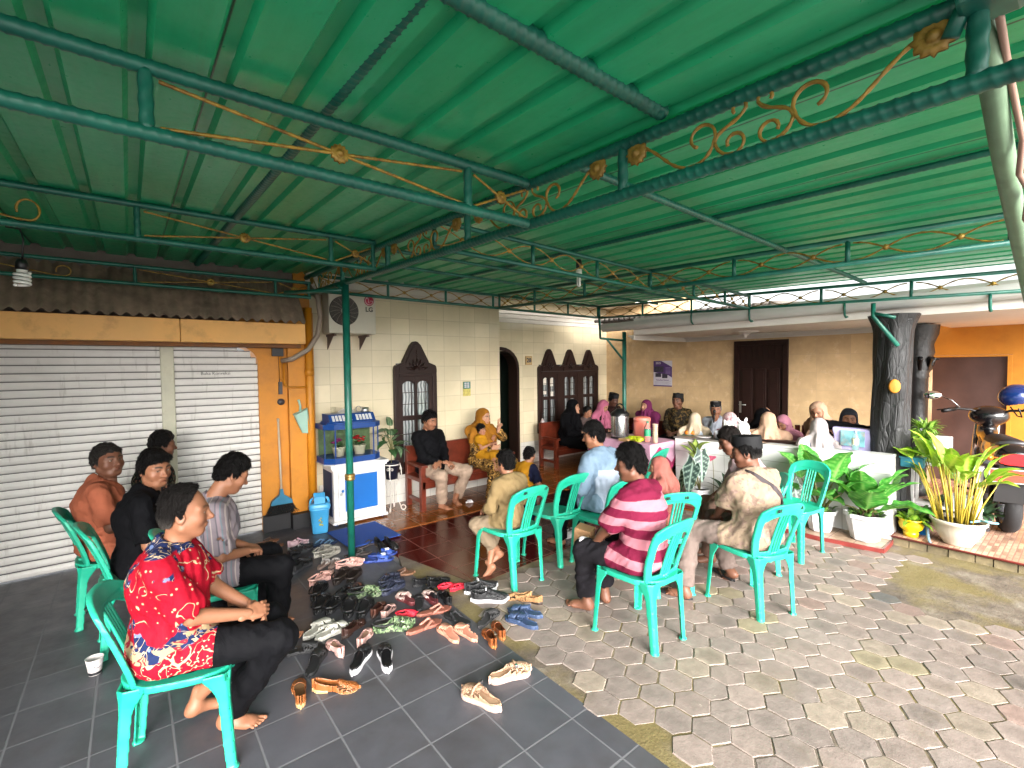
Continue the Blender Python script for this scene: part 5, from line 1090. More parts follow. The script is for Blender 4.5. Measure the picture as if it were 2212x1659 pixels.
m_blackc = cloth('black cotton', '#08080c', .85); m_blackt = cloth('black trouser cloth', '#0a0a0e', .8); m_charc = cloth('charcoal trouser cloth', '#1c1a1e', .85)
m_salmon = cloth('salmon cotton', '#a35c43', .85); m_darkfl = cloth('dark floral cloth', floral('#14141a', ['#6d6a55', '#8d5a48', '#3f5a48'], 24, .56), .8)
m_greys = cloth('grey striped shirting', stripes((.25, 1, .1), .075, [(0, '#8d8288'), (.30, '#6f6970'), (.40, '#9e8d94'), (.62, '#7d8a92'), (.72, '#8b7f86'), (.9, '#b7a9a6')]), .8)
m_khaki = cloth('khaki twill', '#86714e', .85); m_beiget = cloth('beige trouser twill', '#85745f', .85); m_taupe = cloth('taupe trouser cloth', '#75665f', .85); m_cream_t = cloth('sand trouser cloth', '#ad9581', .85); m_pinktr = cloth('pinkish brown trouser cloth', '#8d6f61', .85)
m_polo = cloth('maroon and pink striped jersey', lambda g, o: g.mix(g.mr(g.xyz(o)[2], .902, .906), stripes((0, -.10, 1), .118, [(0, '#701a36'), (.41, '#b5747f'), (.915, '#701a36')], .012)(g, o), srgb('#701a36')), .85)
m_beigef = cloth('cream floral shirting', floral('#98846f', ['#806b5e', '#866f65', '#9a8074'], 15, .56, soft=.05), .8); m_pinkw = cloth('pale pink shirting', floral('#bda0a4', ['#c7b2b2', '#b08d94'], 10, .55, soft=.1), .8)
def ltb(g, o):
    x, y, z = g.xyz(o); c = g.mix(g.mr(g.noise(o, 12, 3), .3, .7), srgb('#6c8296'), srgb('#7e93a6')); d = g.mr(g.ma('MAXIMUM', g.ma('SUBTRACT', z, .80), g.ma('SUBTRACT', g.ma('ABSOLUTE', x), .155)), -.002, .002, 1, 0)
    return g.mix(g.ma('MULTIPLY', d, g.mr(y, .0, .02, 1, 0)), c, srgb('#a8b3c4'))
m_ltb = cloth('light blue and white shirting', ltb, .8)
m_mustard = cloth('mustard veil cloth', '#94601c', .85); m_goldb = cloth('gold and black batik', floral('#7d5a2a', ['#2c1d12', '#94713c', '#1c1410'], 17, .52, lines=('#d2a55c', 9)), .8)
m_yellow = cloth('yellow jersey', '#b07a18', .85); m_robe = cloth('black robe cloth', '#050508', .9); m_pinkv = cloth('rose pink veil', '#b5667f', .85); m_purple = cloth('plum veil', '#6d2850', .85); m_brownsh = cloth('dark brown shirt cloth', '#2e1a18', .85)
m_creamv = cloth('cream veil', '#c2b096', .85); m_whitev = cloth('white veil', '#b8adab', .85); m_peachv = cloth('peach beige veil', '#bd9a80', .85); m_dustyv = cloth('dusty pink veil', '#985c52', .85); m_greyv = cloth('dark grey veil', '#34353c', .85); m_palep = cloth('pale mauve veil', '#b5798a', .85)
m_florv = cloth('white veil with pink print', floral('#cdb3b2', ['#a86f78', '#c99ba0', '#8c5a64'], 22, .57, soft=.03), .85); m_batikd = cloth('dark batik shirt', floral('#26211a', ['#6b5530', '#4a4028'], 16, .55), .8); m_whites = cloth('white shirt cloth', '#c3cbd8', .8); m_lilac = cloth('lilac cloth', '#a894b5', .85); m_greyb = cloth('grey brown cloth', '#5b4c49', .85)
m_navyc = cloth('navy jersey', '#161a30', .85); m_redfl = cloth('red floral skirt', floral('#9c2f2a', ['#d8c6b4', '#2d5a62', '#c96a4a'], 20, .54), .8); m_brfl = cloth('brown floral skirt', floral('#6b4a34', ['#a5835c', '#3d2a20'], 18, .54), .8); m_wstr = cloth('white striped cloth', stripes((1, .3, 0), .03, [(0, '#c6c5cd'), (.75, '#5f6577')]), .8)
m_songkok = G('black velvet'); m_songkok.p(Base_Color=(.006, .006, .007), Roughness=.7); m_songkok.b.inputs['Specular IOR Level'].default_value = .2; m_songkok = m_songkok.m
def wl(x, y, hd_):
    a = R(hd_ - 90); c, s = math.cos(a), math.sin(a)
    return lambda X, Y, Z: ((X - x) * c + (Y - y) * s, -(X - x) * s + (Y - y) * c, Z)
CAST = {}
# ---- left group --------------------------------------------------------------------------------
L = wl(.085, 2.555, -13)
CAST['red'] = person('person, barefoot man in red batik shirt with hands clasped, nearest at left', .085, 2.555, -13, lean=.07, twist=-.05, head=(4, 2, 0), skin='mid', wide=1.03, jaw=1.08, brow=.7, gh=.0085, hd=.0038, belly=1.12, sh=1.06,
    knees=[L(.50, 2.56, .46), L(.50, 2.345, .465)], ankles=[L(.21, 2.735, .085), L(.315, 2.565, .068)], toes=[(-.45, .9, -.12), (.34, .94, 0)],
    hands=[dict(p=L(.415, 2.50, .575), f=(.55, .62, -.35), n=(.55, -.35, -.6), pose='clasp'), dict(p=L(.385, 2.405, .590), f=(-.5, .72, -.05), n=(-.6, -.3, -.6), pose='clasp')], poles=[None, (.25, -.55, -.8)],
    top=m_batik, bottom=m_blackt, botend=.10, hair='bald', hairc='#191615', topc=.022, foldamp=.005)
L = wl(.03, 3.80, -5)
CAST['black'] = person('person, young man in black shirt looking back from behind the red batik shirt', .0, 3.79, -5, lean=.10, head=(-52, 4, 0), skin='mid', gh=.011, hd=.0042, look=1.2, top=m_blackc, bottom=m_blackt, hair='side', jaw=.92)
CAST['orange'] = person('person, older man in salmon shirt looking up over his shoulder', -.20, 4.33, 0, lean=.02, head=(-55, -8, 0), skin='dark', gh=.011, hd=.0042, top=m_salmon, bottom=m_charc, hair='crop', hairc='#2b2826', jaw=1.1, wide=1.05, stubble=.3)
CAST['floral'] = person('person, man in dark floral shirt half hidden against the shutters', .11, 4.93, 0, lean=.06, head=(15, 5, 0), skin='dark', top=m_darkfl, bottom=m_blackt, hair='short', gh=.013)
L = wl(.31, 3.31, -3)
CAST['gray'] = person('person, man in grey striped shirt and black trousers looking down', .30, 3.31, -3, lean=.16, head=(12, 26, 0), skin='mid', gh=.011, hd=.0045, hfwd=.03, sh=1.05, belly=1.1,
    knees=[L(.70, 3.45, .47), L(.70, 3.17, .475)], ankles=[L(.66, 3.40, .07), L(.66, 3.17, .07)], hands=[dict(p=L(.55, 3.38, .58), pose='clasp'), dict(p=L(.54, 3.26, .585), pose='clasp')], top=m_greys, bottom=m_blackt, hair='short', botend=.09)
# ---- bench by the wall ---------------------------------------------------------------------------
L = wl(2.83, 5.17, -84)
CAST['bench'] = person('person, barefoot man in black long sleeved shirt seated at the left end of the bench', 2.83, 5.17, -84, seat=.40, lean=-.03, head=(14, 14, 4), skin='mid', gh=.011, hd=.0045, sh=1.08, belly=1.15, wide=1.05, jaw=1.05,
    knees=[L(3.14, 4.80, .44), L(2.76, 4.75, .44)], ankles=[L(3.10, 4.99, .065), L(2.87, 4.93, .065)], toes=[(.25, .95, 0), (-.12, 1, 0)], hands=[dict(p=L(2.90, 4.87, .56), f=(-.85, .3, -.2), n=(.1, -.5, -.8), pose='clasp'), dict(p=L(2.81, 4.88, .57), f=(.8, .4, -.1), n=(.1, -.5, -.8), pose='clasp')],
    top=m_blackc, sleeve='long', bottom=m_cream_t, hair='short', botend=.10, tash=.4)
CAST['mustard'] = person('person, woman in mustard veil and gold batik dress holding a toddler', 3.58, 5.15, -80, seat=.40, s=.90, lean=.06, head=(4, 4, 0), skin='light', gh=.012,
    hands=[dict(p=(-.20, .16, .86), f=(-.12, .15, 1), n=(0, 1, 0), pose='vee'), dict(p=(.02, .25, .64), f=(-.9, .3, .1), n=(0, -.9, 0))], poles=[(-.8, -.2, -.6), (.7, -.3, -.6)], top=m_goldb, sleeve='long', bottom=m_goldb, bot='skirt', hijab=dict(m=m_mustard, len=.20))
CAST['toddler'] = person('person, toddler in yellow clothes on the lap of the woman in the mustard veil', 3.50, 4.98, -60, seat=.52, s=.52, lean=-.12, head=(-10, -4, 8), skin='child', gh=.010, knees=[(-.02, .20, .60), (.10, .20, .58)], ankles=[(.10, .30, .50), (.20, .27, .46)], hands=[dict(p=(-.05, .14, .76), f=(.3, .3, .9)), dict(p=(.08, .16, .72))], top=m_yellow, bottom=m_yellow, hair='boy', botend=.10)
CAST['kid'] = person('person, small child in yellow and navy shirt standing behind the khaki boy', 3.20, 3.76, 5, seat=.335, s=.60, lean=.06, head=(0, 4, 0), skin='child', gh=.010, hd=.005, knees=[(-.055, .03, .22), (.055, .03, .22)], ankles=[(-.055, 0, .05), (.055, 0, .05)], hands=[dict(p=(-.14, .12, .42)), dict(p=(.13, .14, .42))], top=cloth('yellow jersey with navy sleeve', lambda g, o: g.mix(g.mr(g.xyz(o)[0], .085, .09), srgb('#b07a18'), srgb('#12162c')), .85), bottom=m_navyc, hair='boy', bot='trousers')
# ---- chairs on the pavers ------------------------------------------------------------------------
L = wl(2.35, 2.93, 90)
CAST['boy'] = person('person, boy in khaki shirt and beige trousers with bare feet crossed', 2.34, 2.93, 92, s=.71, lean=.06, head=(0, 2, 0), skin='child', gh=.009, hd=.0045, knees=[L(2.17, 3.16, .42), L(2.44, 3.23, .43)], ankles=[L(2.36, 3.13, .15), L(2.255, 3.10, .075)], toes=[(-.85, .3, -.45), (-.45, .5, -.8)],
    hands=[dict(p=L(2.24, 3.13, .53)), dict(p=L(2.46, 3.13, .53))], top=m_khaki, sleeve='long', bottom=m_beiget, hair='boy', botend=.14, topc=.022)
L = wl(3.22, 2.72, 88)
CAST['ltblue'] = person('person, man in light blue and white shirt leaning forward, seen from behind', 3.25, 2.72, 92, lean=.17, head=(32, 8, 0), skin='mid', gh=.011, hd=.0045, bare=True, knees=[L(3.10, 3.14, .46), L(3.42, 3.14, .46)], ankles=[L(3.14, 3.2, .07), L(3.42, 3.2, .07)], hands=[dict(p=L(3.12, 3.02, .60)), dict(p=L(3.36, 3.05, .55))], top=m_ltb, sleeve='long', bottom=m_blackt, hair='thick', topc=.03)
L = wl(2.48, 1.76, 90)
CAST['polo'] = person('person, man in maroon and pink striped polo shirt, seen from behind', 2.48, 1.76, 90, lean=.12, twist=.12, head=(30, 6, 0), skin='dark', gh=.0095, hd=.0042, sh=1.04, belly=1.06, knees=[L(2.335, 2.15, .465), L(2.60, 2.18, .47)], ankles=[L(2.43, 2.22, .07), L(2.60, 2.20, .075)], toes=[(-.4, .9, 0), (.3, .95, 0)],
    hands=[dict(p=L(2.37, 2.09, .515), f=(-.1, .9, -.35), pose='hold'), dict(p=L(2.52, 2.12, .53), pose='hold')], poles=[(-.75, -.35, -.6), None], top=m_polo, bottom=m_charc, hair='thick', botend=.10, topc=.026)
L = wl(3.375, 1.475, 75)
CAST['beige'] = person('person, man in black cap and cream floral shirt with a shoulder strap', 3.375, 1.475, 75, lean=.10, head=(35, 8, 0), skin='dark', gh=.0095, hd=.0045, sh=1.1, belly=1.16, knees=[L(3.22, 1.90, .475), L(3.58, 1.90, .47)], ankles=[L(3.09, 1.87, .072), L(3.60, 1.79, .09)], toes=[(-.45, .9, -.05), (.15, .85, -.5)],
    hands=[dict(p=L(3.47, 1.85, .50), f=(.4, .6, -.5), pose='fist'), dict(p=L(3.56, 1.84, .50), f=(-.3, .6, -.6), pose='fist')], poles=[(-.7, -.4, -.6), None], top=m_beigef, bottom=m_taupe, hair='crop', hat=m_songkok, botend=.08, topc=.028)
L = wl(4.06, 1.77, 128)
CAST['pink'] = person('person, man in pale pink shirt bending his head beside the leafy plants', 4.06, 1.77, 128, lean=.30, head=(4, 22, 0), skin='dark', gh=.011, hd=.0048, hfwd=.02, knees=[L(3.76, 2.02, .47), L(3.95, 2.18, .46)], ankles=[L(3.80, 2.06, .08), L(3.96, 2.16, .075)], hands=[dict(p=L(3.82, 2.05, .53), pose='hold'), dict(p=L(3.92, 2.12, .53), pose='hold')], top=m_pinkw, bottom=m_pinktr, hair='crop', hairc='#1d1816', belly=1.1)
CAST['dusty'] = person('person, girl in dusty pink veil sitting on a green chair, seen from behind', 3.25, 2.14, 110, seat=.42, s=.66, lean=.02, head=(10, 6, 0), skin='child', gh=.0105, top=m_dustyv, sleeve='long', bottom=m_brfl, bot='skirt', botend=.14, hijab=dict(m=m_dustyv, len=.36, back=1.0, w=.92), knees=[(-.12, .22, .44), (.12, .22, .44)], ankles=[(-.1, .22, .12), (.1, .22, .12)])
# ---- far bench and back wall ---------------------------------------------------------------------
CAST['robe'] = person('person, woman in long black robe and black veil with a hand at her face', 5.74, 5.66, -75, seat=.36, s=.93, lean=.14, head=(18, 8, 0), skin='light', hands=[dict(p=(-.0, .21, .92), f=(.1, -.2, 1), n=(0, -1, .2)), dict(p=(.05, .32, .6))], knees=[(-.2, .5, .40), (.12, .5, .42)], ankles=[(-.2, .72, .06), (.1, .75, .06)], top=m_robe, sleeve='long', bottom=m_robe, bot='skirt', hijab=dict(m=m_robe, len=.40), gh=.015)
CAST['boy2'] = person('person, boy in a grey brown shirt between the black robe and the rose pink veil', 6.14, 5.63, -80, seat=.36, s=.76, lean=.05, head=(12, 6, 0), skin='child', top=m_greyb, sleeve='long', bottom=m_greyb, hair='crop', gh=.014)
CAST['pinkh'] = person('person, woman in a rose pink veil looking down into her lap', 6.56, 5.66, -85, seat=.36, s=.86, lean=.10, head=(6, 30, 0), skin='light', top=m_brownsh, sleeve='long', bottom=m_greyb, bot='skirt', hijab=dict(m=m_pinkv, len=.30), gh=.014)
CAST['brown'] = person('person, man in black cap and dark brown shirt in the corner beside the pipe post', 6.95, 5.70, -100, seat=.40, s=.93, lean=.02, head=(8, 18, 0), skin='deep', top=m_brownsh, sleeve='long', bottom=m_blackt, hair='crop', hat=m_songkok, gh=.014)
CAST['purple'] = person('person, woman in plum purple veil behind the pink drink jar', 6.95, 4.90, 180, seat=.38, s=.86, lean=.02, head=(-6, -4, 0), skin='light', top=m_purple, sleeve='long', bottom=m_purple, bot='skirt', hijab=dict(m=m_purple, len=.36, w=1.1), gh=.014)
CAST['batikd'] = person('person, man in black cap, spectacles and dark batik shirt against the back wall', 7.0, 4.34, 190, seat=.43, s=.95, lean=-.02, head=(-2, -3, 0), skin='dark', top=m_batikd, sleeve='long', bottom=m_blackt, hair='crop', hat=m_songkok, gh=.014, jaw=.95)
CAST['mic'] = person('person, older man in black cap and white shirt speaking into a microphone', 6.98, 3.68, 195, seat=.36, s=.92, lean=.04, head=(14, 6, 0), skin='mid', hands=[dict(p=(-.12, .3, .55)), dict(p=(-.02, .20, .86), f=(-.3, .1, .9), n=(0, -1, 0), pose='fist')], top=m_whites, sleeve='long', bottom=m_greyb, hair='crop', hairc='#8a857f', hat=m_songkok, gh=.013)
def veil(label, x, y, hdg, m, seat=.40, s=.80, top=None, ln=.34, hd_=(0, 0, 0), skin='light', **k):
    return person(label, x, y, hdg, seat=seat, s=s, lean=k.pop('lean', .06), head=hd_, skin=skin, top=top or m, sleeve='long', bottom=k.pop('bottom', m_greyb), bot='skirt', hijab=dict(m=m, len=ln, w=k.pop('w', 1.0), back=k.pop('back', .95)), gh=.013, **k)
veil('person, child in a cream white veil seen from behind, next to the batik man', 5.80, 3.37, 20, m_creamv, s=.78, top=m_whites, hd_=(10, 10, 0))
veil('person, woman in a white veil with pink print, behind the two white toys', 5.86, 2.88, 60, m_florv, s=.86, top=m_palep, seat=.37, ln=.30)
veil('person, woman in black veil with a hand at her cheek, before the dark door', 6.35, 2.80, -60, m_robe, s=.86, seat=.40, hd_=(-20, 10, 0), hands=[dict(p=(-.05, .24, .66)), dict(p=(-.06, .16, 1.0), f=(.2, -.2, 1), n=(.3, -1, 0))])
veil('person, woman in a wide cream veil with her back to the counter plants', 5.80, 2.44, 20, m_peachv, s=.90, ln=.36, w=1.1, hd_=(20, 6, 0), seat=.37)
veil('person, girl in mauve pink veil looking down, beside the slatted chair back', 6.25, 2.43, 190, m_palep, s=.80, seat=.40, hd_=(-20, 26, 0), top=m_lilac, skin='child')
veil('person, girl in white veil and striped blouse seen from behind', 5.72, 1.87, 30, m_whitev, s=.84, top=m_wstr, ln=.30, seat=.40, hd_=(10, 8, 0))
veil('person, woman in peach beige veil at the back, behind the girl in the white veil', 6.75, 2.17, 150, m_peachv, s=.90, seat=.46, hd_=(30, 20, 0))
veil('person, girl in dark grey veil holding black cloth up by the trunk column', 6.12, 1.73, 200, m_greyv, s=.84, seat=.50, top=m_lilac, hd_=(0, 8, 0), skin='mid', hands=[dict(p=(-.21, .22, .95), f=(.5, .4, .3), pose='hold'), dict(p=(.21, .22, .95), f=(-.5, .4, .3), pose='hold')])
# ================================================================== furniture and small things
m_mahog = mat('red brown varnished wood', '#5a2416', .32, .3, 10, .12, 40, coat=.2)
def bench(label, x0, x1, y0, y1, rz_=0, seat=.40, back=.74, arm=True, origin=None):
    b = empty('wooden_bench', ((x0 + x1) / 2, (y0 + y1) / 2, 0) if origin is None else origin, rz_, label, 'bench'); w = (x1 - x0) / 2; d = (y1 - y0) / 2
    mb = MB(); mb.box((-w, -d, seat - .05), (w, d - .02, seat), bev=.006); mb.box((-w + .02, -d + .005, seat - .13), (w - .02, -d + .03, seat - .051)); mb.build('seat', m_mahog, b)
    mb = MB(); mb.box((-w + .06, d - .05, seat + .001), (w - .06, d - .022, back), bev=.006); mb.build('backrest', m_mahog, b)
    for sx in (-1, 1):
        for sy in (-1, 1):
            mb = MB(); x = sx * (w - .032); y = sy * (d - .035); mb.box((x - .03, y - .03, 0), (x + .03, y + .03, (back if sy > 0 else (seat + .12 if arm else seat - .052))), bev=.005); mb.build('leg', m_mahog, b)
        if arm:
            mb = MB(); x = sx * (w - .032); mb.box((x - .04, -d - .03, seat + .122), (x + .04, d - .07, seat + .155), bev=.008); mb.build('armrest', m_mahog, b)
        mb = MB(); x = sx * (w - .032); mb.box((x - .015, -d + .07, .10), (x + .015, d - .07, .14)); mb.build('stretcher', m_mahog, b)
    return b
bench('long mahogany bench against the cream wall with a man and a veiled woman on it', 2.60, 3.98, 4.93, 5.36)
bench('dark wooden bench in front of the triple window', 5.35, 7.25, 5.52, 5.95, seat=.36)
bench('wooden bench along the back wall under the calendar and dark door', 0, 3.4, 0, .45, R(-90), .38, .70, origin=(7.18, 3.9, 0))
bench('wooden bench behind the counter, mostly hidden', 0, 2.1, 0, .42, R(90), .38, .45, False, origin=(5.86, 2.62, 0))
bench('short wooden bench near the trunk column', 0, 1.15, 0, .42, R(-90), .44, .5, False, origin=(6.45, 1.98, 0))
c = empty('slatted_chair', (6.55, 2.42, 0), R(-80), 'dark slatted wooden chair whose curved back shows between two veiled girls', 'chair')
mb = MB(); mb.box((-.2, -.2, .38), (.2, .2, .42), bev=.006); mb.build('seat', m_mahog, c)
mb = MB()
for k in range(6): x = -.19 + k * .076; mb.box((x, .18 - .3 * (x * x), .42), (x + .06, .20 - .3 * x * x, .90 - 1.6 * x * x), bev=.004)
mb.build('backrest', m_mahog, c)
for sx in (-1, 1):
    for sy in (-1, 1): mb = MB(); mb.box((sx * .17 - .02, sy * .17 - .02, 0), (sx * .17 + .02, sy * .17 + .02, .379)); mb.build('leg', m_mahog, c)
# ---- cabinet with glass case ------------------------------------------------------------------------
m_wp = mat('white cabinet paint', '#c3c1c0', .5, .08, 6, .1, 30, dirt=('#8f8880', 7, .45)); m_bl = mat('blue panel laminate', '#0f5aa3', .4, .08, 4); m_bld = mat('dark blue side panel', '#142a4c', .45, .1, 5); m_blp = mat('blue plastic', '#123a78', .35, .12, 8)
cb = empty('blue_cabinet', (1.935, 5.26, 0), 0, 'white and blue cabinet below the glass flower case', 'cabinet')
w, d = .288, .178
mb = MB(); mb.box((-w, -d, .06), (w, d, .63)); mb.build('body', m_wp, cb)
mb = MB(); mb.box((-w - .035, -d - .03, .631), (w + .035, d + .01, .665), bev=.006); mb.box((-w - .018, -d - .016, .61), (w + .018, -d - .001, .629)); mb.build('top', m_wp, cb)
mb = MB(); mb.box((-w - .02, -d - .022, .03), (w + .02, d, .059), bev=.004); mb.build('base', m_wp, cb)
dd = None
mb = MB(); mb.box((-w + .045, -d - .016, .10), (w - .045, -d - .001, .59), bev=.003); dd = mb.build('door', m_wp, cb)
mb = MB(); mb.box((-w + .115, -d - .019, .155), (w - .10, -d - .015, .54)); mb.build('door_panel', m_bl, dd)
mb = MB(); mb.lathe([(0, .03), (.012, .028), (.016, .018), (.008, .004), (.006, 0)], 14, 0, Matrix.Translation((-w + .085, -d - .016, .385)) @ Matrix.Rotation(R(90), 4, 'X')); mb.build('knob', m_bl, dd)
mb = MB(); mb.lathe([(0, .012), (.012, .012), (.013, 0)], 14, 0, Matrix.Translation((-w + .07, -d - .016, .35)) @ Matrix.Rotation(R(90), 4, 'X')); mb.build('lock', MC['brushed steel'], dd)
mb = MB(); mb.box((-w - .004, -d + .05, .10), (-w + .001, d - .02, .58)); mb.build('side_panel', m_bld, cb)
for sx in (-1, 1):
    for sy in (-1, 1): mb = MB(); mb.lathe([(.0, 0), (.016, .002), (.02, .015), (.014, .029)], 12, 0, Matrix.Translation((sx * (w - .03), sy * (d - .03), 0))); mb.build('foot', m_bld, cb)
vc = empty('glass_case', (1.88, 5.22, .666), 0, 'blue trimmed glass case with fake flowers standing on the cabinet', 'aquarium')
def oct_(w, d, c): return [(-w, -d + c), (-w + c, -d), (w - c, -d), (w, -d + c), (w, d), (-w, d)]
def slab(mb, poly, z0, z1): n = len(poly); mb.add([(x, y, z0) for x, y in poly] + [(x, y, z1) for x, y in poly], [list(range(n))[::-1], [n + i for i in range(n)]] + [(i, (i + 1) % n, n + (i + 1) % n, n + i) for i in range(n)])
mb = MB(); slab(mb, oct_(.315, .175, .09), 0, .012); mb.build('foam_mat', m_wp, vc)
mb = MB(); slab(mb, oct_(.31, .17, .09), .0125, .075); mb.build('base_trim', m_blp, vc)
mb = MB(); slab(mb, oct_(.315, .175, .09), .38, .435); slab(mb, oct_(.27, .15, .07), .436, .45); mb.build('top_trim', m_blp, vc)
pl_ = MB(); pl_.add([(-.25, -.13, .451), (.25, -.13, .451), (.25, .14, .451), (-.25, .14, .451), (-.25, -.06, .535), (.25, -.06, .535), (.25, .14, .535), (-.25, .14, .535)], [(3, 2, 1, 0), (4, 5, 6, 7), (0, 1, 5, 4), (1, 2, 6, 5), (2, 3, 7, 6), (3, 0, 4, 7)]); lid = pl_.build('lid', m_blp, vc)
for k in range(12):
    if k in (6,): continue
    mb = MB(); x = -.22 + k * .037; mb.box((0, 0, 0), (.026, .075, .002), mx=Matrix.Translation((x, -.120, .464)) @ Matrix.Rotation(R(49.5), 4, 'X')); mb.build('vent_slot', m_wp, lid)
gg = G('case glass'); gg.p(Base_Color=(.9, .95, .93), Roughness=.03, Transmission_Weight=1.0, IOR=1.02, Alpha=.35); gg.b.inputs['Specular IOR Level'].default_value = .9; m_cglass = gg.m
mb = MB(); po = oct_(.295, .155, .085)
for (a, b) in zip(po, po[1:] + po[:1]): mb.quad((a[0], a[1], .076), (b[0], b[1], .076), (b[0], b[1], .379), (a[0], a[1], .379))
mb.build('glass', m_cglass, vc)
for (x, y) in (po[0], po[1], po[2], po[3]): mb = MB(); mb.box((x - .006, y - .006, .0755), (x + .006, y + .006, .3795)); mb.build('corner_strip', m_blp, vc)
mb = MB(); mb.box((-.29, .152, .08), (.29, .154, .375)); mb.build('back_scene', mat('mossy back scene', floral('#3f5a35', ['#6f8a4a', '#2a3a22', '#8a8f5a'], 14, .5) if False else '#4d6240', .8, .5, 14), vc)
def flowerpot(label, x, col, n=9):
    p = empty('flower_pot', (1.88 + x, 5.20, .742), 0, label, 'flower pot'); mb = MB(); mb.lathe([(0, 0), (.052, 0), (.066, .085), (.072, .09), (.072, .10), (.064, .10), (.06, .085), (0, .085)], 20); mb.build('pot', mat('cream plastic pot', '#c6c2a8', .45, .08), p)
    r = random.Random(n); fm = MB()
    for k in range(n):
        a = r.uniform(0, 6.28); q = r.uniform(.01, .085); c = Vector((q * math.cos(a), q * math.sin(a) * .8, r.uniform(.13, .19)))
        for j in range(10):
            t = j * .628 + r.random(); u = Vector((math.cos(t), math.sin(t), .5 + .5 * (j % 2))).normalized() * .030; s = u.cross(Vector((0, 0, 1))).normalized() * .013
            fm.add([c, c + u * .6 + s, c + u, c + u * .6 - s], [(0, 1, 2, 3)])
    fm.build('blossom', mat('petal ' + col, col, .6, .25, 40), p); lm = MB()
    for k in range(26):
        a = r.uniform(0, 6.28); u = Vector((math.cos(a), math.sin(a), r.uniform(-.2, .7))).normalized() * r.uniform(.06, .10); c = Vector((0, 0, .10)); s = u.cross(Vector((0, 0, 1))).normalized() * .014; lm.add([c, c + u * .55 + s, c + u, c + u * .55 - s], [(0, 1, 2, 3)])
    lm.build('leaf', mat('silk leaf', '#35592c', .6, .3, 30), p)
flowerpot('cream pot of purple silk flowers inside the glass case', -.13, '#a2327a'); flowerpot('cream pot of red silk flowers inside the glass case', .10, '#c0202c', 12)
mb = MB(); mb.lathe([(0, 0), (.020, 0), (.027, .07), (.025, .07), (.019, .006), (0, .006)], 18); o = mb.build('drinking_glass', m_cglass); o.location = (1.72, 5.26, 1.202); thing(o, 'small clear drinking glass on top of the glass case', 'glass')
mb = MB(); mb.lathe([(0, 0), (.043, 0), (.045, .01), (.045, .05), (.0, .052)], 20); o = mb.build('round_tin', MC['brushed steel']); o.location = (2.07, 5.25, 1.202); thing(o, 'shiny round tin on top of the glass case', 'tin')
mb = MB(); mb.lathe([(.028, 0), (.034, .004), (.034, .02), (.028, .024), (.028, 0)], 18, 0, Matrix.Rotation(R(80), 4, 'X')); o = mb.build('tape_roll', mat('tape roll', '#8d8a84', .5)); o.location = (1.99, 5.24, 1.237); thing(o, 'grey roll of tape on edge beside the tin', 'tape')
mb = MB(); mb.add([(-.09, -.03, 0), (.08, -.05, .004), (.09, .05, .03), (-.02, .06, .045), (-.09, .04, .01), (-.09, -.03, -.002), (.08, -.05, .002), (.09, .05, .028), (-.02, .06, .043), (-.09, .04, .008)], [(0, 1, 2, 3, 4), (9, 8, 7, 6, 5)]); o = mb.build('folded_cloth', mat('white rag', '#b9b6b2', .8)); o.location = (1.86, 5.24, 1.204); thing(o, 'crumpled white rag on top of the glass case', 'cloth')
# ---- air conditioner --------------------------------------------------------------------------------
ac = empty('air_conditioner', (1.95, 5.22, 2.08), 0, 'white outdoor air conditioner unit on the wall above the glass case', 'air conditioner'); acs = .945
m_ac = mat('off white enamel', '#b9b3a3', .4, .05, 5, dirt=('#8d8472', 5, .35))
W2 = .265
mb = MB(); mb.box((-W2, 0, 0), (W2, .22, .455), bev=.012); mb.build('casing', m_ac, ac)
gx, gz, gr = -.10, .245, .155
mb = MB(); mb.lathe([(0, .002), (gr, .002), (gr + .006, .006), (gr + .006, 0)], 40, 0, Matrix.Translation((gx, 0, gz)) @ Matrix.Rotation(R(90), 4, 'X')); mb.build('fan_opening', mat('dark fan recess', '#2a2523', .6), ac)
mb = MB(); T_ = Matrix.Translation((gx, -.012, gz)) @ Matrix.Rotation(R(90), 4, 'X')
for k in range(15):
    a = k * 2 * math.pi / 15; mb.tube([T_ @ Vector((r * math.cos(a + .35 * (r / gr)), r * math.sin(a + .35 * r / gr), 0)) for r in np.linspace(.03, gr, 6)], .0022, 6)
for k in range(11): r = .045 + k * .0105; mb.tube([T_ @ Vector((r * math.cos(t), r * math.sin(t), .002)) for t in np.linspace(0, 2 * math.pi, 40)[:-1]], .0011, 4, closed=True)
mb.build('fan_grille', mat('grey wire grille', '#7f776c', .45), ac)
mb = MB(); mb.lathe([(0, .02), (.034, .02), (.037, .012)], 24, 0, Matrix.Translation((gx, 0, gz)) @ Matrix.Rotation(R(90), 4, 'X')); mb.build('fan_hub', m_ac, ac)
T2 = Matrix.Translation((.185, -.001, .375)) @ Matrix.Rotation(R(90), 4, 'X')
mb = MB(); mb.lathe([(0, .002), (.055, .002), (.056, 0)], 36, 0, T2); lg = mb.build('round_emblem', mat('crimson emblem', '#a01238', .4, .03), ac)
mb = MB(); wv = lambda pts, r=.0028: mb.tube([T2 @ Vector((x, y, .0035)) for x, y in pts], r, 6)
wv([(.044 * math.cos(t), .044 * math.sin(t)) for t in np.linspace(R(75), R(355), 26)] + [(.044, 0), (.012, 0)]); wv([(-.005, .028), (-.005, -.022), (.010, -.022)]); mb.lathe([(0, .005), (.0065, .005), (.007, 0)], 12, 0, T2 @ Matrix.Translation((-.023, .024, 0))); mb.build('emblem_line', mat('white emblem line', '#d8c9cc', .4), lg)
t = text_mb('LG', .072, .001, .0022); o = t.build('lettering', mat('dark grey lettering', '#33302e', .5), ac); o.location = (.185, -.002, .275)
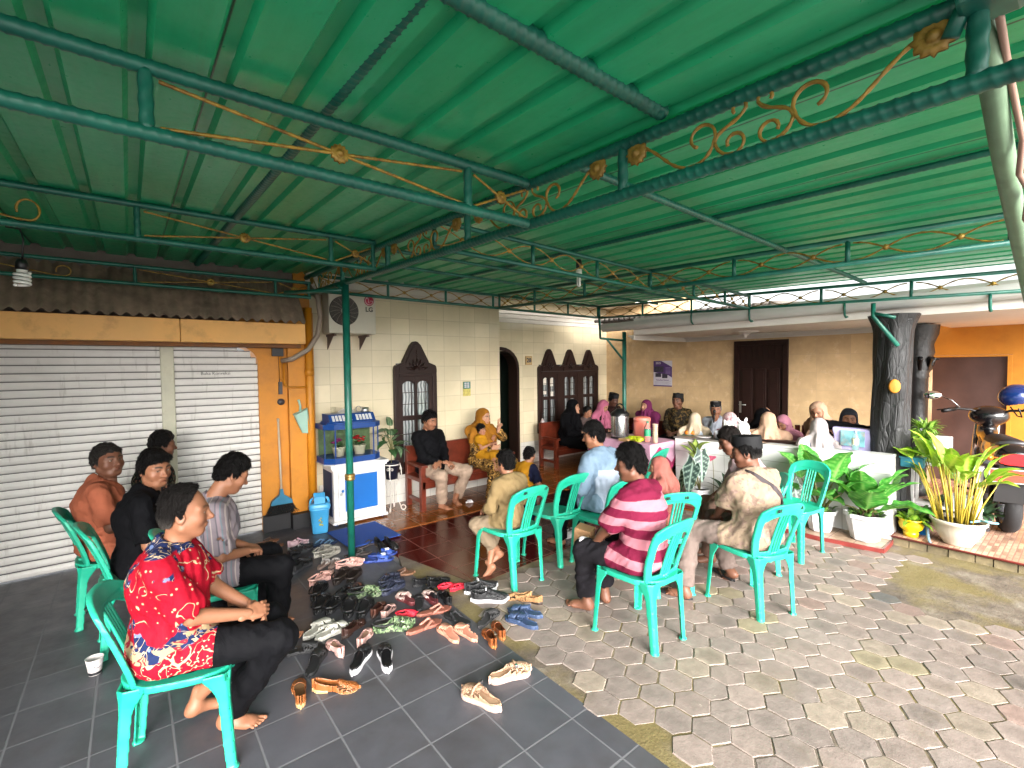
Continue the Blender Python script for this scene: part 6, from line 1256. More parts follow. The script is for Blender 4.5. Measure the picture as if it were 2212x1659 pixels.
mb = MB(); mb.box((.115, -.003, .10), (.255, -.001, .19)); mb.build('label_panel', m_ac, ac)
for sx in (-.2, .17):
    mb = MB(); mb.box((sx - .012, .0, -.03), (sx + .012, .275, -.004)); mb.prism([(0, 0), (.2, 0), (0, -.14)], .006, Matrix.Translation((sx - .003, .27, -.031)) @ Matrix.Rotation(R(-90), 4, 'Z')); mb.build('wall_bracket', mat('rusty bracket', '#5b4a43', .7, .2), ac)
# ---- bin, mat, broom, dustpan --------------------------------------------------------------------------
bn = empty('waste_bin', (1.49, 5.06, 0), R(-14), 'light blue swing lid waste bin beside the cabinet', 'bin'); m_sky = mat('sky blue plastic', '#3f93c4', .38, .06, 6)
def rsq(a, b): return lambda t: ((abs(math.cos(t)) ** 4 + abs(math.sin(t)) ** 4) ** -.25)
sq = lambda a, z: (abs(math.cos(a)) ** 4 + abs(math.sin(a)) ** 4) ** -.25
mb = MB(); mb.lathe([(0, .002), (.072, 0), (.076, .01), (.094, .24), (.100, .245), (.102, .262), (.0, .262)], 40, 0, Matrix.Diagonal((1, .85, 1, 1)), sq); mb.build('bucket', m_sky, bn)
mb = MB(); mb.lathe([(.104, .262), (.106, .275), (.098, .30), (.088, .315), (.0, .30)], 40, 0, Matrix.Diagonal((1, .85, 1, 1)), sq)
for s in (-1, 1): mb.tube([(s * .092, 0, .30), (s * .082, 0, .345), (s * .06, 0, .36)], .012, 8)
mb.build('rim', m_sky, bn)
mb = MB(); mb.box((-.055, -.05, 0), (.055, .05, .012), bev=.004, mx=Matrix.Translation((0, 0, .365)) @ Matrix.Rotation(R(38), 4, 'X')); mb.prism([(-.055, -.06), (.055, -.06), (.05, .035), (.03, .05), (-.03, .05), (-.05, .035)], .01, Matrix.Translation((0, -.055, .33)) @ Matrix.Rotation(R(-25), 4, 'X')); mb.build('swing_lid', m_sky, bn)
mb = MB()
for (x, z, r) in ((0, .10, .014), (.012, .125, .011), (-.006, .145, .012), (.006, .165, .008), (.02, .09, .010)):
    T_ = Matrix.Translation((x, -.0735 - z * .065, z)) @ Matrix.Rotation(R(86), 4, 'X'); mb.lathe([(0, .002), (r, .0015), (r, 0)], 10, 0, T_, lambda a, zz: 1 + .3 * math.cos(5 * a))
mb.build('flower_decal', mat('yellow flower decal', '#a3a04e', .5, .3, 60), bn)
mb = MB(); mb.box((-.26, -.30, 0), (.26, .30, .008), bev=.002); o = mb.build('door_mat', mat('blue ribbed mat', '#123f8c', .8, .12, 60, .5, 200)); o.location = (1.795, 4.66, .013); o.rotation_euler = (R(-.8), 0, R(2)); thing(o, 'dark blue mat on the floor in front of the cabinet', 'mat')
br = empty('broom', (1.20, 5.37, .18), 0, 'broom with a blue head and black bristles leaning on the orange pillar', 'broom')
mb = MB(); mb.tube([(.0, 0, .24), (.0, .055, .98)], .010, 10); mb.lathe([(.012, .0), (.013, .03), (0, .035)], 10, 0, Matrix.Translation((0, .055, .965))); mb.build('stick', mat('pale stick', '#b7a894', .5, .1), br)
mb = MB(); mb.prism([(-.105, .10), (-.10, .135), (-.06, .17), (-.02, .20), (-.012, .26), (.012, .26), (.02, .20), (.06, .17), (.10, .135), (.105, .10)], .045, Matrix.Translation((0, -.022, 0))); mb.build('broom_head', mat('teal blue plastic', '#1f6b8a', .45, .1), br)
mb = MB(); r = random.Random(2)
for k in range(420): x = r.uniform(-.10, .10); y = r.uniform(-.02, .02); a = Vector((x, y, .11)); mb.tube([a, a + Vector((x * .25 + r.gauss(0, .008), r.gauss(0, .012), -.055)), a + Vector((x * .42 + r.gauss(0, .016), r.gauss(0, .02), -.11 - r.uniform(-.02, .012)))], .0016, 3, cap=False)
mb.build('bristles', mat('black bristles', '#121113', .8), br)
dp = empty('dustpan', (1.415, 5.355, 1.12), 0, 'pale green dustpan hanging on the orange pillar', 'dustpan'); m_dp = mat('pale green plastic', '#8fb0a2', .4, .06)
mb = MB(); mb.add([(-.09, -.012, .10), (.05, -.012, .16), (.085, -.012, -.12), (-.0, -.012, -.11), (-.09, -.07, .09), (.05, -.055, .15), (.085, -.03, -.12), (0, -.03, -.11)], [(0, 1, 2, 3), (0, 4, 5, 1), (1, 5, 6, 2), (0, 3, 7, 4)]); mb.add([(-.088, -.010, .098), (.048, -.010, .158), (.083, -.010, -.118), (0, -.01, -.108)], [(3, 2, 1, 0)]); mb.build('pan', m_dp, dp)
mb = MB(); mb.tube([(-.02, -.03, .12), (-.015, -.025, .18), (-.03, -.02, .25)], [.012, .010, .013], 10); mb.build('handle', m_dp, dp)
# ---- wall papers ------------------------------------------------------------------------------------------
ca = empty('wall_calendar', (XB - .004, 4.955, 1.535), R(-90), 'purple and white wall calendar hanging beside the pipe post', 'calendar')
m_pur = mat('purple print', '#4a2f66', .6, .1, 8); m_paperw = mat('white paper', '#bfb9c2', .7, .04)
mb = MB(); mb.box((-.19, -.004, -.23), (.19, 0, .23)); mb.build('sheet', m_paperw, ca)
mb = MB(); mb.add([(-.19, -.005, .23), (-.03, -.005, .23), (.19, -.005, .12), (.19, -.005, -.07), (.12, -.005, -.03), (-.19, -.005, .03)], [(0, 1, 2, 3, 4, 5)]); mb.add([(-.19, -.005, -.23), (.19, -.005, -.23), (.19, -.005, -.21), (-.19, -.005, -.205)], [(0, 1, 2, 3)]); mb.build('printed_band', m_pur, ca)
mb = MB(); mb.box((-.17, -.0065, .03), (.02, -.0055, .13)); mb.box((-.15, -.0065, -.06), (-.03, -.0055, .01)); mb.box((-.01, -.0065, -.08), (.1, -.0055, -.0)); mb.build('photo_block', mat('dark photo print', '#33303c', .6, .5, 30), ca)
mb = MB()
for k in range(6): mb.box((.06, -.0068, .105 - k * .022), (.16, -.0058, .112 - k * .022))
mb.build('month_lines', mat('lilac print', '#8d7aa8', .6), ca)
t = text_mb('2025', .055, .0006, .001); o = t.build('lettering', m_paperw, ca); o.location = (-.09, -.0065, .19)
t = text_mb('Ramadhan Kareem', .034, .0006, .0006); o = t.build('lettering', m_pur, ca); o.location = (0, -.0065, -.115)
mb = MB()
for k in range(5): mb.box((-.17, -.0055, -.145 - k * .012), (.17 - (k % 3) * .03, -.0045, -.141 - k * .012))
mb.build('small_print', mat('grey print', '#8a8592', .7), ca)
mb = MB(); mb.tube([(-.05, -.002, .23), (0, -.002, .265), (.05, -.002, .23)], .0015, 5); mb.build('hanger', mat('brushed steel', '#b9b9b6', .3), ca)
hn = empty('house_number', (5.40, Y2 - .004, 1.795), 0, 'brown house number plate reading 28 beside the arched doorway', 'number plate')
mb = MB(); mb.box((-.075, -.012, -.075), (.075, 0, .075), bev=.003); mb.build('plate', mat('tan plate', '#a07c4c', .5, .1), hn)
mb = MB(); mb.box((-.06, -.0135, -.06), (.06, -.0125, .06)); mb.build('inset', mat('pale inset', '#b39a6c', .5), hn)
t = text_mb('28', .105, .001, .003); o = t.build('lettering', mat('dark blue numerals', '#1d2440', .5), hn); o.location = (0, -.0145, 0)
po_ = empty('small_poster', (3.62, YA - .003, 1.395), 0, 'small green and yellow poster stuck on the cream tiles', 'poster')
mb = MB(); mb.box((-.062, -.003, -.10), (.062, 0, .10)); mb.build('sheet', mat('yellow print', '#b3a558', .6, .3, 30), po_); mb = MB(); mb.box((-.06, -.0045, .0), (.06, -.0035, .098)); mb.build('printed_band', mat('teal print', '#2f6a62', .6, .4, 25), po_)
mb = MB()
for k in range(6): mb.box((-.04 + (k % 2) * .045, -.006, .015 + (k // 2) * .026), (-.005 + (k % 2) * .045, -.005, .033 + (k // 2) * .026))
mb.build('date_block', m_paperw, po_)
# ---- table with pink cloth and drinks -----------------------------------------------------------------------
tb = empty('buffet_table', (5.28, 3.98, 0), 0, 'wooden buffet table under the pink cloth', 'table'); TZ = .70
mb = MB(); mb.box((-.27, -.48, TZ - .03), (.29, .50, TZ)); mb.build('table_top', m_mahog, tb)
for sx in (-.24, .25):
    for sy in (-.43, .45): mb = MB(); mb.box((sx - .02, sy - .02, 0), (sx + .02, sy + .02, TZ - .031)); mb.build('leg', mat('light brown wood', '#7d5236', .5, .15, 12), tb)
tc = empty('tablecloth', (5.28, 3.98, TZ), 0, 'pink tablecloth with magenta zigzag border draped over the buffet table', 'tablecloth')
m_pk = mat('pink satin cloth', '#b58aa0', .5, .06, 6, .2, 14); m_mg = mat('magenta border cloth', '#8a1747', .6, .1, 8, .2, 20)
def drape(name, z0, zig, m, off):
    "skirt with a zigzag lower edge hanging from the table rim"
    mb = MB(); per = [(-.285, .515), (-.285, -.495), (.30, -.495), (.30, .515), (-.285, .515)]; pts = []
    for (a, b) in zip(per, per[1:]):
        n = int(math.hypot(b[0] - a[0], b[1] - a[1]) / .02)
        for i in range(n): pts.append((a[0] + (b[0] - a[0]) * i / n, a[1] + (b[1] - a[1]) * i / n))
    n = len(pts); L = 0; vs = []
    for i, (x, y) in enumerate(pts):
        t = abs(((i * .02 / .50 + .15) % 1) * 2 - 1); z = -zig[0] - (zig[1] - zig[0]) * t; w_ = .006 * math.sin(i * .55); o = off
        rx_, ry_ = (x - .007) / .2925, (y - .01) / .505
        for k, f in enumerate((0, .35, .7, 1)): vs.append((x + rx_ * (o + f * (.01 + w_)), y + ry_ * (o + f * (.01 + w_)), z0 * (f == 0) + z * f + (.004 if f == 0 else 0)))
    fs = [(4 * i + k, 4 * ((i + 1) % n) + k, 4 * ((i + 1) % n) + k + 1, 4 * i + k + 1) for i in range(n) for k in range(3)]
    mb.add(vs, fs, 0, True); return mb.build(name, m, tc)
mb = MB(); mb.box((-.288, -.498, .002), (.303, .518, .006), bev=.001); mb.build('cloth_top', m_pk, tc)
drape('cloth_skirt', 0, (.03, .27), m_pk, .004); drape('cloth_border', -.002, (.11, .36), m_mg, .001)
Tz = TZ + .007
ur = empty('drink_urn', (5.18, 4.10, Tz), 0, 'steel drink urn with black lid and carrying handle', 'urn')
m_ss = G('striped steel'); o = m_ss.obj(); m_ss.p(Base_Color=(.55, .55, .56), Metallic=.95, Roughness=.22); m_ss = m_ss.m; m_bkp = mat('black plastic', '#0e0e10', .4)
mb = MB(); mb.lathe([(0, .02), (.118, .02), (.120, .03), (.120, .31), (.118, .32), (0, .32)], 36); mb.build('body', m_ss, ur)
mb = MB(); mb.lathe([(0, 0), (.124, 0), (.124, .019), (0, .019)], 36); mb.lathe([(.122, .30), (.124, .335), (.10, .36), (.07, .38), (.05, .40), (0, .402)], 36); mb.build('lid', m_bkp, ur)
mb = MB(); mb.tube([(.0, .085 * math.cos(t), .355 + .11 * math.sin(t)) for t in np.linspace(0, math.pi, 14)], .010, 8); mb.build('handle', m_bkp, ur)
jr = empty('drink_jar', (5.30, 3.83, Tz), 0, 'salmon pink insulated drink jar', 'jar'); m_sal = mat('salmon plastic', '#cc6f60', .4, .05)
mb = MB(); mb.lathe([(0, 0), (.092, 0), (.104, .02), (.108, .25), (0, .25)], 32); mb.build('body', m_sal, jr); mb = MB(); mb.lathe([(.108, .25), (.112, .255), (.112, .285), (.10, .295), (.06, .303), (0, .305)], 32); mb.build('lid', m_sal, jr)
gb = G('clear bottle'); gb.p(Base_Color=(.85, .92, .90), Roughness=.05, Transmission_Weight=.9, IOR=1.15); m_btl = gb.m
def bottle(name, label, x, y, z, h, r, lab, capc, parent_col=None):
    b = empty(name, (x, y, z), 0, label, 'bottle'); mb = MB(); mb.lathe([(0, 0), (r, .004), (r, h * .62), (r * .9, h * .70), (r * .42, h * .88), (r * .38, h * .93), (0, h * .93)], 20); mb.build('body', m_btl, b)
    mb = MB(); mb.lathe([(r * 1.015, h * .30), (r * 1.02, h * .31), (r * 1.02, h * .60), (r * 1.015, h * .61)], 20); mb.build('wrapper', mat(name + ' wrapper ' + lab, lab, .5, .2, 20), b); mb = MB(); mb.lathe([(r * .42, h * .92), (r * .44, h * .93), (r * .44, h), (0, h)], 14); mb.build('cap', mat('cap ' + capc, capc, .45), b)
bottle('water_bottle', 'clear bottle with a green wrapper on the pink table', 5.14, 3.63, Tz, .27, .042, '#2c8a63', '#2c7a5c')
bottle('water_bottle', 'small clear bottle standing on the white coping by the lilac bag', 5.60, 1.52, .828, .19, .030, '#b3b39a', '#7a8fb0')
cs = empty('cup_stack', (5.16, 3.53, Tz), 0, 'tall stack of paper cups on the pink table', 'cups'); mb = MB()
for k in range(9): z = k * .026; mb.lathe([(.028, z), (.035, z + .03), (.036, z + .032), (.033, z + .032)] if k else [(0, 0), (.028, 0), (.036, .032)], 18)
mb.build('paper_cups', mat('kraft cup paper', '#b99c86', .7, .25, 16), cs)
bg_ = Geo(); v = Vol((-.15, -.09, -.01), (.15, .09, .09), .006)
for k in range(9): r_ = random.Random(k); v.add(ell((r_.uniform(-.09, .09), r_.uniform(-.04, .04), .025 + r_.uniform(0, .02)), (.05, .035, .026)), .015)
X, Y, Z = v.grid(); v.d = (v.d + folds(.010, 130, 4)(X, Y, Z)).astype(F32); v.plane((0, 0, .001), (0, 0, -1)); bg_.add(v.mesh()); o = bg_.build('plastic_bag', mat('yellow green bag', '#9aa51c', .35, .35, 25, .3, 60)); o.location = (5.08, 3.76, Tz); o.rotation_euler = (0, 0, R(90)); thing(o, 'crumpled yellow green plastic bag on the pink table', 'bag')
mb = MB(); mb.box((-.09, -.07, 0), (.09, .07, .035), bev=.002); o = mb.build('carton', mat('brown carton', '#94714c', .7, .1)); o.location = (5.05, 3.88, Tz); thing(o, 'flat brown carton at the front of the pink table', 'box')
# on the counter
CZ = lambda y: .822 - .026 * (y - 1.19)
mb = MB(); mb.lathe([(0, .004), (.07, .004), (.10, .018), (.098, .022), (.066, .009), (0, .009)], 28); o = mb.build('plate', mat('white glazed plate', '#b9b4b4', .25)); o.location = (5.60, 3.12, CZ(3.12)); thing(o, 'white plate on the left end of the counter', 'plate')
mb = MB(); mb.lathe([(0, 0), (.028, 0), (.035, .10), (.033, .10), (.027, .006), (0, .006)], 18); o = mb.build('drinking_glass', mat('milky glass', '#b9bcc4', .2)); o.location = (5.63, 2.96, CZ(2.9)); thing(o, 'milky glass on the counter beside the white toys', 'glass')
mb = MB(); mb.box((-.09, -.33, 0), (.09, .33, .006), bev=.002); o = mb.build('green_cloth', mat('dark green cloth', '#12583c', .8, .15, 10, .3, 20)); o.location = (5.78, 3.15, CZ(3.1) - .002); o.rotation_euler = (R(-1.5), 0, 0); thing(o, 'dark green cloth strip lying along the counter top', 'cloth')
for i, (dx, dy, lab) in enumerate(((0, 0, 'orange, the left one of two by the counter end'), (.02, -.075, 'orange, the right one of two by the counter end'))):
    v = Vol((-.045, -.045, -.045), (.045, .045, .045), .006); v.add(ell((0, 0, 0), (.036, .036, .033)), 0); o = Geo().add(v.mesh()).build('orange_fruit', mat('orange peel', '#c4701a', .5, .1, 40, .2, 200)); o.location = (5.72 + dx, 3.42 + dy, CZ(3.42) + .032); thing(o, lab, 'fruit', 'oranges')
def fluffy(label, x, y, rzz, ears):
    v = Vol((-.12, -.11, -.01), (.12, .11, .28), .006); v.add(ell((0, .01, .075), (.085, .075, .078)), 0).add(ell((0, -.005, .175), (.066, .06, .056)), .03)
    for s in (-1, 1):
        v.add(ell((s * .062, -.055, .06), (.03, .036, .03)), .02).add(ell((s * .055, -.07, .02), (.034, .04, .024)), .02)
        if ears == 'bear': v.add(ell((s * .05, 0, .22), (.02, .014, .02)), .012)
        else: v.add(cap((s * .025, .01, .21), (s * .05, .03, .265), .017, .012), .012)
    v.add(ell((0, -.06, .165), (.03, .022, .022)), .015); X, Y, Z = v.grid(); v.d = (v.d + folds(.007, 260, 3)(X, Y, Z) + folds(.004, 420, 8)(X, Y, Z)).astype(F32); v.plane((0, 0, 0), (0, 0, -1))
    g_ = Geo(); g_.add(v.mesh(), (.75, .74, .72))
    t = empty('plush_toy', (x, y, CZ(y) + .0), rzz, label, 'plush toy'); g_.build('body', vcol_mat('white plush', .9, .6, 350, 0, .15), t)
    e = Geo()
    for s in (-1, 1): BV, BQ = ball(6, 8); e.add((BV * .006 + np.array((s * .022, -.064, .182), F32), BQ))
    BV, BQ = ball(6, 8); e.add((BV * np.array((.008, .006, .006), F32) + np.array((0, -.083, .170), F32), BQ)); e.build('eyes', m_bkp, t)
fluffy('white fluffy bear toy sitting on the counter', 5.60, 2.80, R(-80), 'bear'); fluffy('white fluffy rabbit toy with upright ears beside the bear', 5.60, 2.63, R(-40), 'rabbit')
# umbrella, lilac bag, black cloth
um = empty('folded_umbrella', (5.60, 6.12, 0), 0, 'folded white and red umbrella leaning beside the arched doorway', 'umbrella')
mb = MB(); mb.lathe([(.006, .08), (.035, .20), (.042, .45), (.03, .72), (.008, .78)], 14, 0, None, lambda a, z: 1 + .2 * math.cos(7 * a)); mb.build('canopy', mat('white and red umbrella cloth', '#b7a9a9', .6, .15, 5, dirt=('#8a1c2c', 9, 1.0)), um); mb = MB(); mb.tube([(0, 0, 0), (0, 0, .84)], .006, 8); mb.tube([(0, 0, .84), (0, -.01, .87), (.02, -.03, .88)], .01, 8); mb.build('shaft', m_bkp, um)
lb = empty('lilac_bag', (5.86, 1.56, 0), R(-90), 'large lilac bag with a teal print standing behind the counter', 'bag')
v = Vol((-.24, -.14, -.01), (.24, .14, 1.04), .012); X, Y, Z = v.grid(); hw = .155 + .05 * Z; v.d = (np.maximum(np.maximum(np.abs(X) - hw, np.abs(Y) - .10), np.maximum(-Z, Z - 1.02)) + folds(.006, 30, 5)(X, Y, Z)).astype(F32); Geo().add(v.mesh()).build('body', mat('lilac plastic sheet', '#aaa3cc', .35, .08, 5, .2, 20), lb)
mb = MB(); mb.box((-.13, -.118, .84), (.08, -.110, 1.0), bev=.003); mb.build('printed_patch', mat('teal and peach print', '#6a9ba3', .5, .35, 14, dirt=('#b08a72', 12, .9)), lb)
v = Vol((-.30, -.07, -.13), (.30, .07, .10), .009); v.add(cap((-.22, 0, .02), (.24, 0, -.01), .075, .07, (1, .45)), 0).add(cap((.17, 0, 0), (.23, -.01, -.07), .05), .03).add(cap((-.22, 0, 0), (-.24, 0, .03), .05), .03); X, Y, Z = v.grid(); v.d = (v.d + folds(.010, 60, 2)(X, Y, Z)).astype(F32)
o = Geo().add(v.mesh()).build('black_cloth', m_robe); o.location = (5.88, 1.63, .985); o.rotation_euler = (0, 0, R(-85)); thing(o, 'black garment held up in front of the girl in the dark grey veil', 'garment')
# cups, box, green bag
pc = empty('paper_cup', (-.205, 3.50, 0), R(30), 'white paper cup with a black band standing on the dark floor', 'cup'); mb = MB(); mb.lathe([(0, .004), (.029, .004), (.0345, .05), (.040, .092), (.042, .096), (.039, .096), (.028, .01), (0, .01)], 26); mb.build('cup', mat('white cup paper', '#b8b2b0', .6), pc); mb = MB(); mb.lathe([(.0297, .008), (.0322, .022), (.0325, .024)], 26); mb.build('printed_band', mat('black cup print', '#17171b', .6), pc)
mb = MB(); mb.tube([(.038 * math.cos(t), .038 * math.sin(t), .062 + .013 * math.sin((t + 1.2) * 3)) for t in np.linspace(-2.2, -.6, 14)], .0022, 5); mb.build('printed_swirl', mat('grey cup print', '#77737a', .6), pc)
mb = MB(); mb.lathe([(0, 0), (.026, 0), (.034, .06), (.032, .06), (.025, .006), (0, .006)], 20); o = mb.build('paper_cup', mat('white cup paper', '#b8b2b0', .6)); o.location = (3.18, 5.05, .40); thing(o, 'small white cup on the bench between the man and the veiled woman', 'cup')
def crumple(name, label, loc, dims, m, seed, flat=.35):
    v = Vol([-d - .02 for d in dims], [d + .02 for d in dims], max(.004, min(dims) / 7)); r_ = random.Random(seed)
    for k in range(7): v.add(ell([r_.uniform(-.5, .5) * d for d in dims], [d * r_.uniform(.4, .6) for d in dims]), .01)
    X, Y, Z = v.grid(); v.d = (v.d + folds(min(dims) * .25, 5 / max(dims), seed)(X, Y, Z)).astype(F32); o = Geo().add(v.mesh()).build(name, m); o.location = loc; thing(o, label, 'litter' if 'tissue' in name else 'bag'); return o
m_tis = mat('white tissue', '#c9c6c8', .8, .08, 20, .4, 60)
crumple('tissue', 'crumpled tissue on the ochre floor beside the bench', (3.22, 4.86, .035), (.05, .035, .022), m_tis, 3); crumple('tissue', 'torn snack wrapper lying on the bench seat', (3.36, 5.06, .415), (.07, .04, .014), m_tis, 5); crumple('tissue', 'white tissue in the hand of the man in the striped polo', (2.34, 2.16, .53), (.05, .03, .03), m_tis, 9)
crumple('plastic_bag', 'green plastic bag hanging from the hand of the man in the striped polo', (2.33, 2.20, .45), (.045, .055, .085), mat('green plastic film', '#3f9a72', .35, .2, 20, .3, 50), 7)
mb = MB(); mb.box((-.05, -.06, 0), (.05, .06, .18), bev=.002); o = mb.build('carton', mat('kraft box', '#a8805a', .7, .08)); o.location = (2.52, 2.33, .36); o.rotation_euler = (R(8), R(-6), R(20)); thing(o, 'small upright kraft box on the knees of the man in the striped polo', 'box')
# accessories worn by people
J = CAST['beige']; rt = J['root']
mb = MB(); P_ = J['P']; S0, S1 = J['S']
def on(t, s, side): return None
from mathutils.bvhtree import BVHTree
sh_o = next(c for c in rt.children if c.name.startswith('shirt')); bv = BVHTree.FromPolygons([v.co.copy() for v in sh_o.data.vertices], [list(p.vertices) for p in sh_o.data.polygons]); pts = []
for k in range(19):
    t = k / 18; x = -.10 + .30 * t; z = J['N'][2] + .02 - .30 * t ** 1.15; hit = bv.ray_cast(Vector((x, -.8, z)), Vector((0, 1, 0)))
    if hit[0] is not None: pts.append((x, hit[0].y - .003, z))
m_strap = mat('dark brown strap', '#2f2528', .6)
vs = []
for i, p in enumerate(pts): vs += [(p[0], p[1] - .006, p[2] + .019), (p[0], p[1] - .006, p[2] - .019), (p[0], p[1] + .02, p[2] - .019), (p[0], p[1] + .02, p[2] + .019)]
mb.add(vs, [(4 * i + a, 4 * i + (a + 1) % 4, 4 * i + 4 + (a + 1) % 4, 4 * i + 4 + a) for i in range(len(pts) - 1) for a in range(4)])
sb = mb.build('shoulder_strap', m_strap); sb.location = rt.location; sb.rotation_euler = rt.rotation_euler; thing(sb, 'dark shoulder strap across the back of the man in the black cap', 'strap')
mb = MB(); p = pts[-3]; mb.box((p[0] - .03, p[1] - .022, p[2] - .02), (p[0] + .022, p[1] - .004, p[2] + .026), bev=.004); mb.build('buckle', m_bkp, sb)
J = CAST['bench']; mb = MB(); w_ = J['W'][1]; e_ = J['E'][1]; u = Vector(e_ - w_).normalized(); c = Vector(w_) + u * .02
q = u.to_track_quat('Z', 'Y').to_matrix().to_4x4(); mb.lathe([(.030, -.008), (.033, -.008), (.033, .008), (.030, .008)], 18, 0, Matrix.Translation(c) @ q); o = mb.build('wrist_watch', MC['brushed steel'], J['root'])
J = CAST['batikd']; mb = MB(); Hm = Matrix(J['Hm'].tolist())
for s in (-1, 1): mb.tube([Hm @ Vector((s * .032 + .024 * math.cos(t), .098, .0 + .017 * math.sin(t))) for t in np.linspace(0, 6.28, 18)[:-1]], .002, 5, closed=True); mb.tube([Hm @ Vector((s * .056, .096, .004)), Hm @ Vector((s * .08, .02, .006)), Hm @ Vector((s * .082, -.02, 0))], .002, 5)
mb.build('spectacles', m_bkp, J['root'])
J = CAST['mic']; mb = MB(); w_ = Vector(J['W'][1]); mb.tube([w_ + Vector((0, .07, -.03)), w_ + Vector((-.01, .075, .12))], .012, 10); mb.lathe([(0, -.02), (.02, -.012), (.024, .01), (.014, .03), (0, .033)], 14, 0, Matrix.Translation(w_ + Vector((-.01, .075, .13)))); o = mb.build('microphone', m_bkp); o.location = J['root'].location; o.rotation_euler = J['root'].rotation_euler; thing(o, 'black microphone held by the man in the white shirt', 'microphone')
J = CAST['black']; w_ = J['W'][1]
# dark ringed rubber tyre edge at the left border is out of view
# ================================================================== plants and pots
def leaf(L, W, shape='heart', droop=.6, foldv=.25, wave=.02, base='#2f6a2a', vein='#6a9a4a', pale=None, nv=7, nl=16, nw=9, seed=0, vw=.05, edge=None):
    "blade along +y from the origin, normal +z; vertices coloured with midrib and side veins"
    r = random.Random(seed); cb, cvn = np.array(srgb(base)), np.array(srgb(vein)); cp = None if pale is None else np.array(srgb(pale)); ce = None if edge is None else np.array(srgb(edge)); V = []; C = []
    for i in range(nl + 1):
        t = i / nl
        if shape == 'heart': w = (math.sin(math.pi * min(1, t * .93 + .07) ** .62) ** .85) * (1 - .12 * t)
        elif shape == 'lance': w = math.sin(math.pi * t ** .80) ** .9
        elif shape == 'arrow': w = (1 - t) ** .75 * 1.05 if t > .18 else (.55 + 2.6 * t) * .98 * (1 - .18) ** .75
        else: w = math.sin(math.pi * t ** .62) ** .7
        if i == nl: w = .004
        for j in range(nw):
            s = (j / (nw - 1)) * 2 - 1; x = s * w * W / 2; a = droop * t * t
            y = L * (math.sin(a) / max(droop, 1e-3) / max(t, 1e-3) if False else t * (1 - .18 * a)); z = -L * .5 * a * t + abs(s) * w * W * .5 * foldv + wave * math.sin(t * 19 + seed + 2 * s) * abs(s) ** 1.5 * L
            if shape == 'arrow' and i == 0: y -= abs(s) * L * .16
            V.append((x, y, z)); m = math.exp(-(s * w / vw) ** 2); ph = (t * nv - abs(s) * w * 1.1) % 1; sv = math.exp(-((ph - .5) / .11) ** 2) * (abs(s) > .06) * .85 * (t > .03)
            k = min(1, max(m, sv)); c = cb * r.uniform(.88, 1.12)
            if cp is not None: q = max(0, min(1, (1 - abs(s)) * 1.7 - .35 + r.uniform(-.35, .35))); c = c * (1 - q) + cp * q
            c = c * (1 - k) + cvn * k
            if ce is not None and abs(s) > .93: c = ce
            C.append(c)
    Q = [(i * nw + j, i * nw + j + 1, (i + 1) * nw + j + 1, (i + 1) * nw + j) for i in range(nl) for j in range(nw - 1)]
    return np.array(V, F32), np.array(Q), np.array(C, F32)
g = G('living leaf'); a = g.n('VertexColor', layer_name='Col').outputs[0]; o = g.obj(); f = g.noise(o, 30, 4, .6)
g.p(Base_Color=g.mix(g.mr(f, .3, .7), g.mix(1, a, (.75, .75, .72), 'MULTIPLY'), a), Roughness=.46, Transmission_Weight=0.0); g.bump(f, .12, .004)
tl = g.n('BsdfTranslucent'); g.put(tl.inputs[0], g.mix(1, a, (1.0, 1.1, .5), 'MULTIPLY')); mx_ = g.n('MixShader', {0: .28}); g.t.links.new(g.b.outputs[0], mx_.inputs[1]); g.t.links.new(tl.outputs[0], mx_.inputs[2]); g.t.links.new(mx_.outputs[0], g.t.nodes['Material Output'].inputs[0]); m_leaf = g.m
def place(geo, lf, p, az, el, roll=0.0):
    "base of the leaf at p, pointing along azimuth az, elevation el (deg)"
    y = np.array((math.cos(R(az)) * math.cos(R(el)), math.sin(R(az)) * math.cos(R(el)), math.sin(R(el)))); z = np.array((-math.cos(R(az)) * math.sin(R(el)), -math.sin(R(az)) * math.sin(R(el)), math.cos(R(el)))); B = basis(y, z) @ ry(R(roll)); M = xf(B, p)
    V, Q, C = lf; geo.V.append(V @ M[:3, :3].T.astype(F32) + M[:3, 3].astype(F32)); geo.Q.append(Q + geo.n); geo.C.append(C); geo.n += len(V)
m_soil = mat('dark potting soil', '#2a211a', .95, .35, 30, .6, 60)
m_potw = mat('white plastic pot', '#c3c2c4', .38, .05, 6, dirt=('#8a837a', 8, .4))
def octpot(root, rt_, rb, h, m=None, n=8):
    mb = MB(); a0 = math.pi / n; ring = lambda r, z: [(r * math.cos(a0 + 2 * math.pi * k / n), r * math.sin(a0 + 2 * math.pi * k / n), z) for k in range(n)]
    rs = [ring(rb * .9, .0), ring(rb, .012), ring((rb + rt_) * .5, h * .5), ring(rt_ * .95, h * .84), ring(rt_ * 1.06, h * .86), ring(rt_ * 1.08, h), ring(rt_ * .98, h), ring(rt_ * .93, h * .84)]; vs = sum(rs, [])
    mb.add(vs, [(i * n + k, i * n + (k + 1) % n, (i + 1) * n + (k + 1) % n, (i + 1) * n + k) for i in range(len(rs) - 1) for k in range(n)] + [list(range(n))[::-1]]); mb.build('pot', m or m_potw, root)
    mb = MB(); mb.lathe([(rt_ * .95, h * .85), (rt_ * .5, h * .90), (0, h * .92)], 18, 0, None, lambda a, z: 1 + .02 * math.sin(5 * a)); mb.build('soil', m_soil, root)
